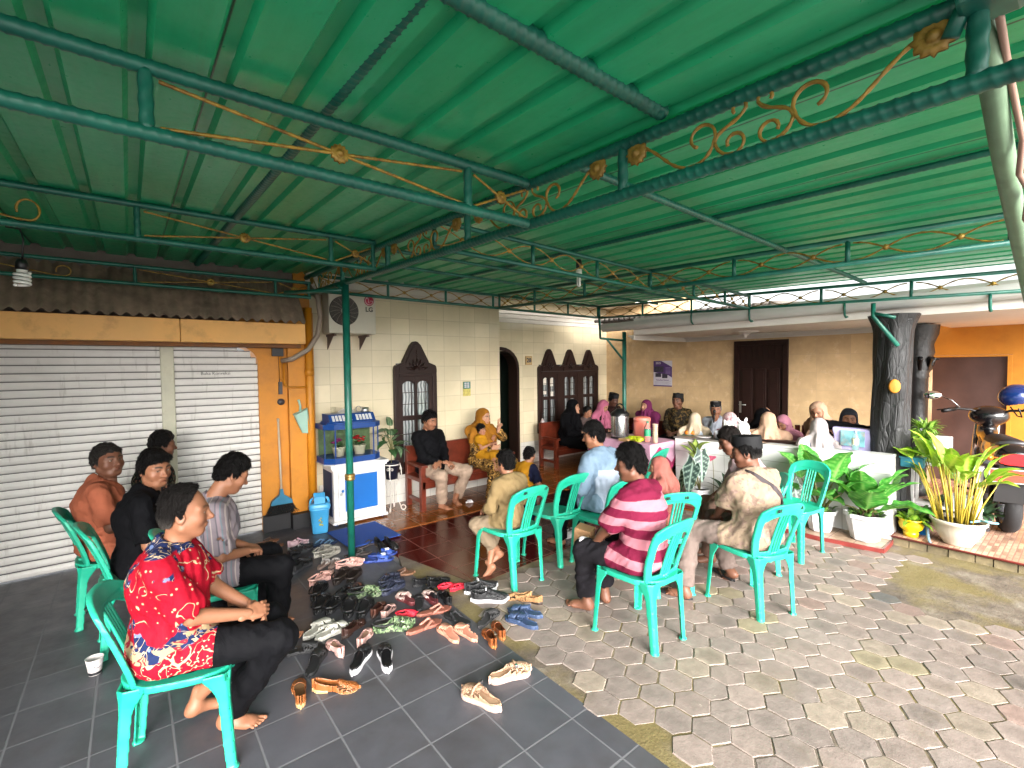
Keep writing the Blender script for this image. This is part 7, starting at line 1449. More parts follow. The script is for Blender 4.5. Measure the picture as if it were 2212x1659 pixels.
def clump(geo, n, r0, z0, L, W, seed, base, vein='#6f9a4a', el=(10, 70), shape='lance', **k):
    r = random.Random(seed)
    for i in range(n): a = r.uniform(0, 360); q = r0 * math.sqrt(r.random()); s = r.uniform(.7, 1.2); place(geo, leaf(L * s, W * s, shape, r.uniform(.3, 1.0), .2, .01, base, vein, seed=i + seed, nl=7, nw=5, **k), (q * math.cos(R(a)), q * math.sin(R(a)), z0), a + r.uniform(-30, 30), r.uniform(*el), r.uniform(-20, 20))
def anthurium(label, x, y, sc, seed, spec):
    p = empty('potted_plant', (x, y, .036), R(seed * 17), label, 'potted plant', 'big leaved plants in white pots'); octpot(p, .150 * sc, .105 * sc, .235 * sc); gl = Geo(); st = MB(); h = .22 * sc
    for i, (az, el, L, W, stem, droop) in enumerate(spec):
        a = R(az - seed * 17); d = Vector((math.cos(a), math.sin(a), 0)); b0 = Vector((.015 * math.cos(a), .015 * math.sin(a), h)); e = b0 + d * stem * math.cos(R(el)) + Vector((0, 0, stem * math.sin(R(el)))); st.tube([b0, b0.lerp(e, .5) + Vector((0, 0, .02)), e], [.010, .008, .006], 7)
        place(gl, leaf(L * 1.2, W * 1.3, 'spoon', droop * .8, .34, .026, '#37802c', '#7db05a', nv=9, nl=20, nw=11, seed=i + seed, vw=.045), e, az - seed * 17, el + 2, random.Random(i + seed).uniform(-25, 25))
    st.build('stems', mat('green brown stem', '#5d5a2c', .6, .2, 20), p); gl.build('foliage', m_leaf, p)
    g2 = Geo(); clump(g2, 34, .12 * sc, h, .075, .04, seed, '#2f4a26', el=(15, 75)); g2.build('ground_leaves', m_leaf, p)
    rt = MB(); r = random.Random(seed)
    for k in range(16): a = r.uniform(0, 6.28); rt.tube([(0, 0, h + .05), (.03 * math.cos(a), .03 * math.sin(a), h + .03), (.07 * math.cos(a), .07 * math.sin(a), h - .005)], [.008, .006, .003], 5)
    rt.build('root_crown', mat('brown aerial roots', '#4a3222', .8, .3, 20), p)
anthurium('white octagonal pot with glossy dark leaves, the one nearer the green chair', 5.31, 1.72, .92, 3, [(170, 72, .34, .20, .30, .5), (100, 62, .30, .19, .33, .7), (200, 35, .26, .17, .34, .9), (250, 48, .28, .18, .30, .9), (300, 55, .30, .18, .36, .8), (60, 70, .26, .17, .38, .5), (235, 66, .36, .22, .34, .5), (140, 40, .26, .16, .30, 1.0)])
anthurium('white octagonal pot with glossy leaves at the end of the counter', 5.34, 1.36, 1.08, 5, [(95, 50, .38, .20, .10, .6), (75, 66, .36, .20, .12, .4), (270, 52, .36, .20, .12, .5), (285, 64, .38, .21, .12, .4), (200, 42, .34, .23, .10, .3), (180, 72, .32, .19, .12, .4), (245, 56, .34, .19, .12, .5), (255, 28, .40, .15, .10, .8), (110, 24, .34, .17, .16, .9), (150, 52, .34, .19, .10, .5), (20, 62, .32, .19, .14, .5), (322, 52, .34, .19, .14, .5), (300, 20, .30, .15, .16, .9)])
def alocasia(label, x, y, spec, pot=True, base='#2b3f3a', vein='#a9c0b4', z=.036, potc=None):
    p = empty('potted_plant', (x, y, z), 0, label, 'potted plant'); octpot(p, .105, .08, .18, potc or m_potw, 12); gl = Geo(); st = MB()
    for i, (az, el, L, W, stem, hang) in enumerate(spec):
        d = Vector((math.cos(R(az)), math.sin(R(az)), 0)); b0 = Vector((0, 0, .16)); e = b0 + d * stem * math.cos(R(el)) + Vector((0, 0, stem * math.sin(R(el)))); st.tube([b0, b0.lerp(e, .55) + Vector((0, 0, .015)), e], [.009, .007, .005], 7)
        place(gl, leaf(L, W, 'arrow', .25, .10, .016, base, vein, nv=6, nl=24, nw=15, seed=i, vw=.07, edge=vein), e, az, hang, 0)
    st.build('stems', mat('green brown stem', '#5d5a2c', .6, .2, 20), p); gl.build('foliage', m_leaf, p); return p
alocasia('dark arrow leaf plant with bold white veins in front of the counter, left', 5.26, 2.98, [(190, 62, .44, .24, .44, -62), (215, 70, .36, .20, .52, -70), (165, 60, .34, .2, .34, -58)])
alocasia('dark arrow leaf plant with white veins behind the man in pale pink', 5.22, 2.28, [(190, 66, .46, .18, .52, -72), (160, 66, .36, .2, .42, -55), (230, 55, .34, .18, .36, -60)])
alocasia('dark arrow leaf plant with white veins behind the empty side chair', 5.24, 2.02, [(195, 62, .40, .2, .40, -66), (225, 62, .36, .18, .36, -62), (170, 66, .32, .18, .3, -60)])
p = empty('potted_plant', (5.22, 2.60, .036), 0, 'low bushy dark green plant in a grey pot in front of the counter', 'potted plant'); octpot(p, .10, .08, .16, mat('grey clay pot', '#8d8d8c', .7, .1), 14); gl = Geo(); clump(gl, 18, .05, .16, .30, .11, 21, '#16261a', '#3f5a44', el=(45, 85), shape='arrow'); gl.build('foliage', m_leaf, p)
def dieff(label, x, y, z0, n, seed, h=.55, tint='#a9b85a'):
    p = empty('potted_plant', (x, y, .036), 0, label, 'potted plant'); octpot(p, .10, .075, .17, None, 12); gl = Geo(); st = MB(); r = random.Random(seed); st.tube([(0, 0, .15), (.01, 0, z0), (0, .01, z0 + .12)], [.014, .012, .008], 8)
    for i in range(n): a = i * 137.5 + seed * 20; zz = z0 + .14 * i / n; place(gl, leaf(.22 * r.uniform(.8, 1.15), .085, 'lance', r.uniform(.2, .8), .2, .01, '#24461f', '#8aa05a', tint, nv=8, nl=14, nw=9, seed=i), (0, 0, zz), a, r.uniform(15, 62), r.uniform(-20, 20))
    st.build('stems', mat('green brown stem', '#5d5a2c', .6, .2, 20), p); gl.build('foliage', m_leaf, p); return p
dieff('yellow and green variegated plant before the left end of the counter', 5.36, 3.10, .50, 9, 3)
dieff('cream and green variegated plant beside the head of the man in pale pink', 5.38, 2.46, .52, 9, 6, tint='#9fb56a')
fl = empty('pink_flower', (5.24, 2.80, .036), 0, 'pink heart shaped flower on a thin stem in front of the counter', 'flower'); mb = MB(); mb.tube([(0, 0, 0), (.01, 0, .35), (-.02, 0, .60)], .004, 6); mb.build('stem', mat('green brown stem', '#5d5a2c', .6), fl)
gl = Geo(); place(gl, leaf(.09, .10, 'heart', .2, .1, .0, '#b54a6a', '#c46a84', seed=2), (-.02, .0, .60), 190, -30); gl.build('bloom', m_leaf, fl)
# plant stand by the cabinet
ps = empty('plant_stand', (2.37, 5.23, .012), 0, 'white wrought iron plant stand beside the cabinet', 'plant stand'); m_wi = mat('white wrought iron', '#bdb7b0', .45, .08); mb = MB()
for r_, z in ((.098, .55), (.085, .37)): mb.tube([(r_ * math.cos(t), r_ * math.sin(t), z) for t in np.linspace(0, 6.283, 30)[:-1]], .007, 6, closed=True)
for k in range(4):
    a = R(45 + 90 * k - 80); u = Vector((math.cos(a), math.sin(a), 0)); mb.tube([u * .098 + Vector((0, 0, .55)), u * .112 + Vector((0, 0, .50)), u * .115 + Vector((0, 0, .42)), u * .085 + Vector((0, 0, .365)), u * .06 + Vector((0, 0, .28)), u * .075 + Vector((0, 0, .12)), u * .11 + Vector((0, 0, .02))] + [u * (.13 + .028 * math.cos(t)) + Vector((0, 0, .034 + .028 * math.sin(t))) for t in np.linspace(R(210), R(560), 14)], .0065, 6)
    for s in (-1, 1): v_ = Vector((-u.y, u.x, 0)) * s; mb.tube([u * .103 + v_ * (.022 + (.022 - .0018 * j) * math.cos(t)) + Vector((0, 0, .50 + (.022 - .0018 * j) * math.sin(t))) for j, t in enumerate(np.linspace(math.pi, math.pi - 8, 12))], .0045, 5)
mb.build('iron_frame', m_wi, ps)
pp = empty('potted_plant', (2.37, 5.23, .39), 0, 'pale veined foliage plant in a navy pot on the white iron stand', 'potted plant'); mb = MB(); mb.lathe([(0, 0), (.066, 0), (.088, .19), (.092, .19), (.092, .20), (.084, .20), (.08, .17), (0, .17)], 24); mb.build('pot', mat('navy pot', '#15182a', .4, .1), pp)
gl = Geo(); st = MB(); r = random.Random(4)
for i in range(17):
    a = i * 137.5; h_ = r.uniform(.16, .46); q = r.uniform(.02, .10); e = Vector((q * math.cos(R(a)), q * math.sin(R(a)), .17 + h_)); st.tube([(0, 0, .17), Vector((0, 0, .17 + h_ * .5)) + e * .1 * 0, e], [.005, .004, .003], 5); place(gl, leaf(r.uniform(.15, .21), r.uniform(.085, .115), 'heart', r.uniform(.4, 1.2), .16, .012, '#2f5a34', '#35583a', '#93a78a' if i % 3 else '#4d7444', nv=6, nl=12, nw=9, seed=i), e, a, r.uniform(-20, 50), r.uniform(-25, 25))
st.build('stems', mat('green brown stem', '#5d5a2c', .6), pp); gl.build('foliage', m_leaf, pp)
# porch plants on the right
PZ = .086
yb = empty('potted_plant', (5.60, 1.075, PZ), 0, 'small leafy plant in a squat yellow pot on the porch edge', 'potted plant'); mb = MB(); mb.lathe([(0, 0), (.055, 0), (.058, .035), (.05, .045), (.085, .075), (.095, .11), (.085, .14), (.10, .165), (.09, .165), (.075, .14), (0, .14)], 22); mb.build('pot', mat('glossy yellow pot', '#c4a60f', .3, .08), yb)
gl = Geo(); clump(gl, 46, .06, .14, .12, .05, 8, '#4a7a1e', '#8aa83a', el=(0, 75)); gl.build('foliage', m_leaf, yb)
bb = empty('potted_plant', (5.76, 1.03, PZ), 0, 'thin leaved plant in a bright blue pot behind the yellow pot', 'potted plant'); mb = MB(); mb.lathe([(0, 0), (.055, 0), (.062, .13), (.068, .135), (.068, .15), (.058, .15), (.055, .13), (0, .13)], 22); mb.build('pot', mat('bright blue pot', '#1268a8', .35, .08), bb)
gl = Geo(); clump(gl, 60, .05, .13, .16, .035, 12, '#2f5a30', '#5f8a4a', el=(5, 80)); gl.build('foliage', m_leaf, bb)
gp = empty('potted_plant', (5.66, .765, PZ), 0, 'tall yellow stemmed plant with bright lime leaves in a cream bowl pot', 'potted plant'); mb = MB()
mb.lathe([(0, 0), (.095, 0), (.10, .012), (.13, .06), (.165, .13), (.18, .19), (.192, .195), (.195, .215), (.188, .225), (.175, .215), (.165, .18), (0, .18)], 72, 0, None, lambda a, z: 1 + (.012 * math.cos(30 * a) if .02 < z < .18 else 0)); mb.build('pot', mat('cream ribbed pot', '#b9b0a0', .5, .06, 6, dirt=('#8d8272', 8, .3)), gp)
mb = MB(); mb.lathe([(.17, .19), (.1, .195), (0, .197)], 18); mb.build('soil', m_soil, gp)
gl = Geo(); st = MB(); r = random.Random(11)
for i in range(36):
    a = r.uniform(0, 6.283); q = .13 * math.sqrt(r.random()); sx = q * math.cos(a); sy = q * math.sin(a) + .02; h_ = r.uniform(.28, .50) + .12 * max(0, sy) * 4; lx, ly = sx * .8 + r.gauss(0, .02), sy * .9 + r.gauss(0, .02); e = Vector((sx + lx, sy + ly, .19 + h_)); st.tube([(sx, sy, .19), (sx + lx * .4, sy + ly * .4, .19 + h_ * .5), e], [.0075, .006, .004], 6)
    if i % 3 != 0:
        big = r.random() < .7; place(gl, leaf(r.uniform(.22, .34) if big else .18, r.uniform(.105, .15), 'lance', r.uniform(.15, .8), .3, .012, r.choice(['#6f9a1c', '#86ad22', '#5d8a20', '#7fa32e']), '#b3c456', nv=10, nl=16, nw=7, seed=i, vw=.05), e, math.degrees(math.atan2(ly, lx)) + r.uniform(-50, 50), r.uniform(25, 84), r.uniform(-30, 30))
for (az, el, L) in ((100, 30, .40), (90, 62, .46), (70, 75, .40), (-80, 62, .36), (-150, 40, .34)):
    e = Vector((.05 * math.cos(R(az)), .12 * math.sin(R(az)), .19 + .50)); st.tube([(0, .04 * math.sin(R(az)), .19), e], [.010, .006], 6); place(gl, leaf(L * .85, .12, 'lance', .35, .3, .012, '#7aa51e', '#bccb5a', nv=10, nl=16, nw=7, seed=int(L * 100), vw=.05), e, az, el, 0)
st.build('stems', mat('yellow cane stem', '#a08a2c', .5, .25, 20), gp); gl.build('foliage', m_leaf, gp)
# wall trough, white shelf and things behind the porch plants
sh_ = empty('white_shelf', (6.05, 1.02, 0), 0, 'white painted shelf stand beside the trunk column', 'shelf'); 
for z_ in (.70, .30): mb = MB(); mb.box((-.10, -.36, z_), (.12, .14, z_ + .022)); mb.build('board', m_wp, sh_)
for sx in (-.09, .10):
    for sy in (-.34, .12): mb = MB(); mb.box((sx - .012, sy - .012, PZ), (sx + .012, sy + .012, .699)); mb.build('leg', m_wp, sh_)
tr_ = empty('planter_trough', (5.74, 1.10, .705), 0, 'teal blue hanging planter trough on the trunk column', 'planter'); mb = MB(); mb.box((-.05, -.085, 0), (.05, .085, .10), bev=.012); mb.box((-.058, -.093, .085), (.058, .093, .101), bev=.004); mb.build('trough', mat('teal blue trough', '#2f7f96', .4, .1), tr_)
gl = Geo(); clump(gl, 16, .04, .10, .14, .03, 31, '#5f8a3a', el=(30, 80)); gl.build('foliage', m_leaf, tr_)
tp = empty('potted_plant', (6.10, 1.08, .726), 0, 'feathery green plant in a white pot on the shelf behind the trunk', 'potted plant'); mb = MB(); mb.lathe([(0, 0), (.06, 0), (.075, .22), (0, .22)], 20); mb.build('pot', m_potw, tp); gl = Geo(); clump(gl, 130, .07, .22, .12, .02, 40, '#4a7a26', '#7fa040', el=(0, 89)); g2 = Geo()
clump(gl, 90, .06, .32, .11, .02, 41, '#557f2a', '#7fa040', el=(-20, 85)); gl.build('foliage', m_leaf, tp)
mb = MB(); mb.box((-.05, -.06, 0), (.05, .06, .26), bev=.006); o = mb.build('white_canister', mat('white canister', '#bcbcbc', .4, .05)); o.location = (6.02, .93, .7255); thing(o, 'tall white canister on the shelf by the trunk column', 'canister')
mb = MB(); mb.box((-.08, -.11, 0), (.08, .11, .10), bev=.01); mb.box((-.085, -.115, .101), (.085, .115, .115), bev=.003); o = mb.build('food_tub', mat('translucent tub', '#9da2a4', .25, .08)); o.location = (6.05, .80, .32); thing(o, 'clear plastic tub on the lower shelf behind the lime plant', 'tub')
for (x, y, lab, sd_) in ((6.25, .95, 'dark potted plant on the porch floor behind the blue pot', 51), (6.3, .70, 'dark potted plant on the porch floor behind the lime plant', 52)):
    q = empty('potted_plant', (x, y, PZ), 0, lab, 'potted plant'); mb = MB(); mb.lathe([(0, 0), (.07, 0), (.09, .15), (0, .15)], 18); mb.build('pot', mat('dark grey pot', '#3a3a3d', .6), q); gl = Geo(); clump(gl, 40, .07, .15, .20, .07, sd_, '#25402a', '#5a7a5a', el=(10, 80)); gl.build('foliage', m_leaf, q)
mb = MB(); mb.tube([(0, 0, .012), (.05, .02, .02), (.13, .045, .10), (.17, .05, .16)], [.010, .013, .012, .008], 8); o = mb.build('trowel', mat('grey blue tool', '#6a7f8c', .5, .2)); o.location = (5.485, .92, .085); thing(o, 'grey blue garden tool leaning on the porch edge', 'tool')
mb = MB(); mb.tube([(.0, 0, 0), (.06, -.05, .01), (.09, -.12, .012), (.07, -.16, .014), (.04, -.13, .014), (.06, -.06, .014)], .008, 8); o = mb.build('cord_loop', mat('pale blue cord', '#7fb3c0', .5)); o.location = (5.60, .68, PZ + .226); thing(o, 'pale blue cord loop on the rim of the cream pot', 'cord')
# ================================================================== motorbike
bk = empty('motorbike', (6.44, .53, PZ - .002), R(14), 'black motorbike parked on the porch with a red tail light and plate', 'motorbike')
m_tyre = mat('tyre rubber', '#1a1a1c', .8, .15, 30, .4, 120); m_bkg = mat('glossy black fairing', '#0f0f12', .22, .1, 6, coat=.5); m_chr = mat('chrome', '#a9a9ac', .15, .05, metal=.95)
def wheel(nm, x):
    T_ = Matrix.Translation((x, 0, .27)) @ Matrix.Rotation(R(90), 4, 'X'); mb = MB(); prof = [(.205, -.045), (.245, -.052), (.268, -.030), (.272, 0), (.268, .030), (.245, .052), (.205, .045)]; mb.lathe(prof, 48, 0, T_, lambda a, z: 1 + .006 * (1 if int(a * 24 / math.pi) % 2 else 0)); wh = mb.build('wheel', m_tyre, bk)
    mb = MB(); mb.lathe([(.206, -.04), (.19, -.03), (.19, .03), (.206, .04)], 40, 0, T_); mb.lathe([(0, -.05), (.045, -.05), (.045, .05), (0, .05)], 20, 0, T_)
    for k in range(5): a = k * 1.2566; mb.tube([T_ @ Vector((.04 * math.cos(a), .04 * math.sin(a), 0)), T_ @ Vector((.195 * math.cos(a + .1), .195 * math.sin(a + .1), 0))], .014, 6)
    mb.build('rim', m_chr if False else mat('grey alloy', '#5a5a5e', .4, .1, metal=.6), wh)
wheel('wheel', 0); wheel('wheel', 1.22)
v = Vol((-.30, -.16, .44), (.9, .16, .86), .012); v.add(cap((-.18, 0, .68), (.40, 0, .66), .085, .11), 0).add(cap((.40, 0, .64), (.75, 0, .58), .10, .08), .05).add(ell((-.20, 0, .66), (.12, .12, .085)), .04); Geo().add(v.mesh()).build('tail_fairing', m_bkg, bk)
v = Vol((-.22, -.16, .70), (.55, .16, .86), .011); v.add(cap((-.10, 0, .755), (.40, 0, .725), .085, .10, (2, .55)), 0); Geo().add(v.mesh()).build('seat', mat('black seat vinyl', '#131316', .6, .1, 30, .2, 100), bk)
mb = MB(); mb.prism([(-.105, -.028), (-.085, .034), (-.04, .046), (.04, .046), (.085, .034), (.105, -.028), (.06, -.042), (-.06, -.042)], .05, Matrix.Translation((-.335, .0, .655)) @ Matrix.Rotation(R(-90), 4, 'Z') @ Matrix.Translation((0, -.0, 0))); g = G('red tail lens'); g.p(Base_Color=(.55, .012, .015), Roughness=.15, Coat_Weight=.6); mb.build('tail_light', g.m, bk)
mb = MB(); mb.tube([(-.12, .12, .74), (-.28, .10, .78), (-.32, .04, .79), (-.32, -.04, .79), (-.28, -.10, .78), (-.12, -.12, .74)], .012, 8); mb.build('grab_rail', MC['grey alloy'], bk)
mb = MB(); mb.prism([(-.10, -.0), (.10, -.0), (.13, -.30), (-.13, -.30)], .012, Matrix.Translation((-.33, 0, .60)) @ Matrix.Rotation(R(-90), 4, 'Z') @ Matrix.Rotation(R(8), 4, 'X')); mb.build('mudguard', mat('black mudguard', '#19191b', .6), bk)
np2 = MB(); np2.box((-.17, -.004, -.055), (.17, 0, .055)); T_ = Matrix.Translation((-.365, .0, .53)) @ Matrix.Rotation(R(-90), 4, 'Z'); plt = np2.build('number_plate', mat('white plate frame', '#bcb0b0', .5), bk); plt.matrix_local = T_
mb = MB(); mb.box((-.162, -.0055, -.048), (.162, -.0045, .048)); mb.build('plate_face', mat('red plate face', '#a8341c', .5), plt)
for s in (-1, 1): mb = MB(); mb.lathe([(0, .03), (.022, .02), (.026, 0), (.018, -.02)], 12, 0, Matrix.Translation((-.30, s * .16, .66)) @ Matrix.Rotation(R(-90), 4, 'Y')); mb.tube([(-.29, s * .09, .66), (-.29, s * .15, .66)], .007, 6); mb.build('indicator', mat('amber lens', '#b3621a', .25), bk)
mb = MB(); mb.tube([(.86, 0, .90), (.84, .14, .96), (.78, .24, .97), (.68, .35, .95)], .012, 8); mb.tube([(.86, 0, .90), (.84, -.14, .96), (.78, -.24, .97), (.68, -.35, .95)], .012, 8)
for s in (-1, 1): mb.tube([(.76, s * .265, .967), (.68, s * .36, .95)], .020, 10); mb.tube([(.80, s * .24, .985), (.74, s * .34, .965), (.71, s * .40, .955)], .006, 6)
mb.build('handlebar', mat('black metal', '#1b1b1d', .4, metal=.4), bk)
for s in (-1, 1):
    mb = MB(); mb.tube([(.80, s * .22, .98), (.82, s * .28, 1.05), (.80, s * .36, 1.09)], .005, 6); mb.build('mirror_stem', MC['chrome'], bk)
    T_ = Matrix.Translation((.79, s * .43, 1.10)) @ Matrix.Rotation(R(-84), 4, 'Y') @ Matrix.Diagonal((.62, 1, 1, 1)); mb = MB(); mb.lathe([(0, .004), (.065, .004), (.07, 0), (.06, -.02), (0, -.026)], 24, 0, T_); g = G('mirror glass'); g.p(Base_Color=(.9, .9, .9), Metallic=1.0, Roughness=.03); mb.build('mirror', g.m, bk)
v = Vol((.55, -.2, .55), (1.15, .2, 1.08), .013); v.add(ell((.90, 0, .90), (.12, .15, .10)), 0).add(cap((.95, 0, .85), (1.02, 0, .55), .08, .05), .05).add(cap((.55, 0, .60), (.95, 0, .72), .05, .07), .05); Geo().add(v.mesh()).build('front_fairing', m_bkg, bk)
mb = MB(); mb.tube([(.95, .07, .85), (1.22, .08, .27)], .022, 10); mb.tube([(.95, -.07, .85), (1.22, -.08, .27)], .022, 10); mb.build('fork', m_chr, bk)
mb = MB(); mb.box((.35, -.13, .22), (.70, .13, .46), bev=.05); mb.tube([(.40, -.13, .28), (.10, -.17, .30), (-.25, -.19, .36)], [.02, .045, .05], 12); mb.build('engine', mat('dark engine metal', '#39393c', .5, .2, 12, metal=.5), bk)
mb = MB(); mb.tube([(0, .07, .27), (.40, .07, .34)], .022, 8); mb.tube([(-.06, .09, .56), (0, .09, .28)], .028, 10); mb.tube([(-.06, -.09, .56), (0, -.09, .28)], .028, 10); mb.tube([(.30, .12, .30), (.22, .24, .012), (.10, .26, .006)], .011, 8); mb.tube([(.45, .05, .22), (.45, .26, .25)], .011, 8); mb.tube([(.35, .22, .20), (.15, .24, .26)], .012, 8); mb.build('swingarm', MC['black metal'], bk)
bk.scale = (1.12,) * 3
hl = empty('helmet', (7.03, .53, 1.33), R(200), 'shiny dark blue open face helmet hung on the motorbike', 'helmet')
v = Vol((-.15, -.17, -.17), (.15, .17, .15), .0075); v.add(ell((0, 0, 0), (.125, .145, .13)), 0); v.cut(ell((0, .02, -.05), (.105, .125, .115)), .006); v.cut(rbox((0, .16, -.085), (.14, .10, .075), .02), .02); v.plane((0, 0, -.12), (0, 0, -1)); Geo().add(v.mesh()).build('shell', mat('metallic blue shell', '#142c66', .15, .08, 4, coat=.8, metal=.3), hl)
mb = MB(); mb.tube([(-.11, -.02, -.11), (-.06, .02, -.20), (.06, .02, -.20), (.11, -.02, -.11)], .006, 6); mb.build('strap', m_bkp, hl)
# ================================================================== footwear left on the floor
def shoe_mesh(kind, h=.0042, L=.23):
    "returns parts {name: (V, Q)}; heel at y 0, toe at y L, sole on z 0"
    W = L * (.40 if kind in ('clog', 'clogs', 'birk') else .37 if kind in ('slide', 'mule', 'sneaker') else .34); P = {}
    ty = np.array([0, .02, .08, .2, .35, .5, .65, .78, .88, .95, .99, 1]); tw = np.array([.10, .34, .56, .66, .64, .72, .90, 1.0, .93, .70, .36, .08])
    zmax = dict(clog=.12, clogs=.08, sneaker=.12, flat=.10, mule=.11, birk=.10, slide=.09, thong=.07, flip=.06)[kind]
    def fresh(): v = Vol((-W * .62, -.012, -.006), (W * .62, L + .012, zmax), h); return (v,) + v.grid()
    def half(Y, k=1.0, off=0.0): return (np.interp(Y / L, ty, tw) * W / 2 * k + off).astype(F32)
    def cx(Y): return (.10 * W * np.sin(np.clip((Y / L - .3) / .7, 0, 1) * 2.6)).astype(F32)
    sole = dict(clog=(.022, .020), clogs=(.014, .012), sneaker=(.030, .030), flat=(.024, .006), mule=(.036, .026), birk=(.034, .024), slide=(.028, .020), thong=(.024, .020), flip=(.016, .014))[kind]
    zs = lambda Y: (sole[0] + (sole[1] - sole[0]) * np.clip(Y / L * 1.5, 0, 1) + (.010 * np.clip((Y / L - .82) / .18, 0, 1) ** 2 if kind in ('sneaker', 'clog', 'mule') else 0)).astype(F32)
    zb = lambda Y: ((.012 * np.clip((Y / L - .84) / .16, 0, 1) ** 2 if kind in ('sneaker', 'clog', 'mule') else 0) + (.012 * np.clip((.52 - np.abs(Y / L - .46)) / .2, 0, 1) * (np.abs(Y / L - .46) < .12) if kind == 'flat' else 0) + 0 * Y).astype(F32)
    v, X, Y, Z = fresh(); x = np.abs(X - cx(Y)); side = (x - half(Y)) * .8
    if kind == 'sneaker' or kind == 'mule': side = side - .003 * np.sin(np.clip(Z / .03, 0, 1) * 3.14) + .0
    v.d = np.maximum(np.maximum(side, zb(Y) - Z), Z - zs(Y)).astype(F32)
    if kind in ('birk', 'slide'): bed = np.maximum((x - half(Y, .88)) * .8, zs(Y) - .006 + .0 * X - Z); v.d = np.maximum(v.d, -bed).astype(F32)
    P['sole'] = v.mesh(); th = .0045
    def shell(H, y0, y1, rim, k=1.0, open_=True, p=2.4, thick=th):
        "upper from y0..; dome height H(t); opening between y0 and y1 with rim heights"
        v, X, Y, Z = fresh(); t = Y / L; x = np.abs(X - cx(Y)); hw = half(Y, k); q = np.clip(x / np.maximum(hw, .004), 0, 1.3); z0 = zs(Y) - .004
        dome = z0 + H(t) * np.clip(1 - q ** p, 0, 1) ** (1 / 2.0) + .004; op = np.clip(np.minimum((t - y0) / .05, (y1 - t) / .05), 0, 1) if open_ else 0 * t
        rimz = z0 + rim(t); outer = np.maximum(np.maximum((x - hw) * .8, z0 - Z), (Z - np.where(op > .4, np.minimum(rimz, 9), dome)) * .8)
        inner = np.maximum((x - hw + thick) * .8, np.where(op > .5, -1, Z - dome + thick)); inner = np.maximum(inner, np.maximum((.0 + thick - Y), Y - L + thick * 1.6)) ; inner = np.maximum(inner, z0 + .003 - Z)
        v.d = np.maximum(outer, -inner).astype(F32); return v, X, Y, Z
    if kind in ('clog', 'clogs'):
        H = lambda t: np.interp(t, [0, .35, .5, .7, .9, 1], [.02, .05, .062, .052, .034, .016]) * L / .23; v, X, Y, Z = shell(H, -.2, .50, lambda t: np.interp(t, [0, .1, .3, .48, .52], [.022, .014, .014, .046, .055]) * L / .23, 1.02)
        for (hx, hy) in ((-.25, .66), (0, .63), (.25, .66), (-.14, .74), (.14, .74), (-.26, .78), (.26, .78), (0, .82)): v.cut(cap((hx * W + .02 * W, hy * L, .03), (hx * W * 1.25 + .02 * W, hy * L + .004, .11), .0048 * L / .23), .0)
        P['upper'] = v.mesh(); v, X, Y, Z = fresh(); a = [(W * .50, .46 * L, .055 * L / .23), (W * .47, .22 * L, .05 * L / .23), (W * .28, .02 * L, .054 * L / .23), (0, -.010, .055 * L / .23), (-W * .28, .02 * L, .054 * L / .23), (-W * .44, .22 * L, .05 * L / .23), (-W * .42, .46 * L, .055 * L / .23)]
        v = Vol((-W * .7, -.03, 0), (W * .7, L, zmax), h)
        for p0, p1 in zip(a, a[1:]): v.add(cap(p0, p1, .0065, .0065), .004)
        P['strap'] = v.mesh()
    elif kind == 'sneaker':
        H = lambda t: np.interp(t, [0, .3, .5, .7, .9, 1], [.06, .065, .064, .042, .03, .014]); v, X, Y, Z = shell(H, -.2, .44, lambda t: np.interp(t, [0, .08, .25, .44], [.062, .055, .044, .06]), .98); P['upper'] = v.mesh()
        v = Vol((-W * .6, .3 * L, 0), (W * .6, .8 * L, zmax), h)
        for k in range(4): y = (.48 + .06 * k) * L; z = .092 - .010 * k; v.add(cap((-.16 * W + .03 * W, y, z), (.16 * W + .03 * W, y + .004, z), .0045), 0)
        P['laces'] = v.mesh()
    elif kind == 'flat':
        H = lambda t: np.interp(t, [0, .3, .55, .75, .92, 1], [.05, .05, .052, .036, .026, .012]); v, X, Y, Z = shell(H, -.2, .58, lambda t: np.interp(t, [0, .1, .3, .5, .58], [.052, .044, .034, .034, .046]), 1.0); P['upper'] = v.mesh()
        v, X, Y, Z = fresh(); x = np.abs(X - cx(Y)); v.d = np.maximum(np.maximum((x - half(Y, .88)) * .8, zs(Y) - .001 - Z), Z - zs(Y) - .004).astype(F32); P['insole'] = v.mesh()
    elif kind == 'mule':
        H = lambda t: np.interp(t, [0, .3, .55, .75, .92, 1], [.03, .04, .056, .046, .032, .014]); v, X, Y, Z = shell(H, -.2, .50, lambda t: np.interp(t, [0, .2, .4, .5], [.016, .014, .028, .052]), 1.0); P['upper'] = v.mesh()
        v, X, Y, Z = fresh(); x = np.abs(X - cx(Y)); v.d = np.maximum(np.maximum((x - half(Y, .9)) * .8, zs(Y) - .001 - Z), Z - zs(Y) - .005).astype(F32); P['insole'] = v.mesh()
    elif kind in ('slide', 'birk'):
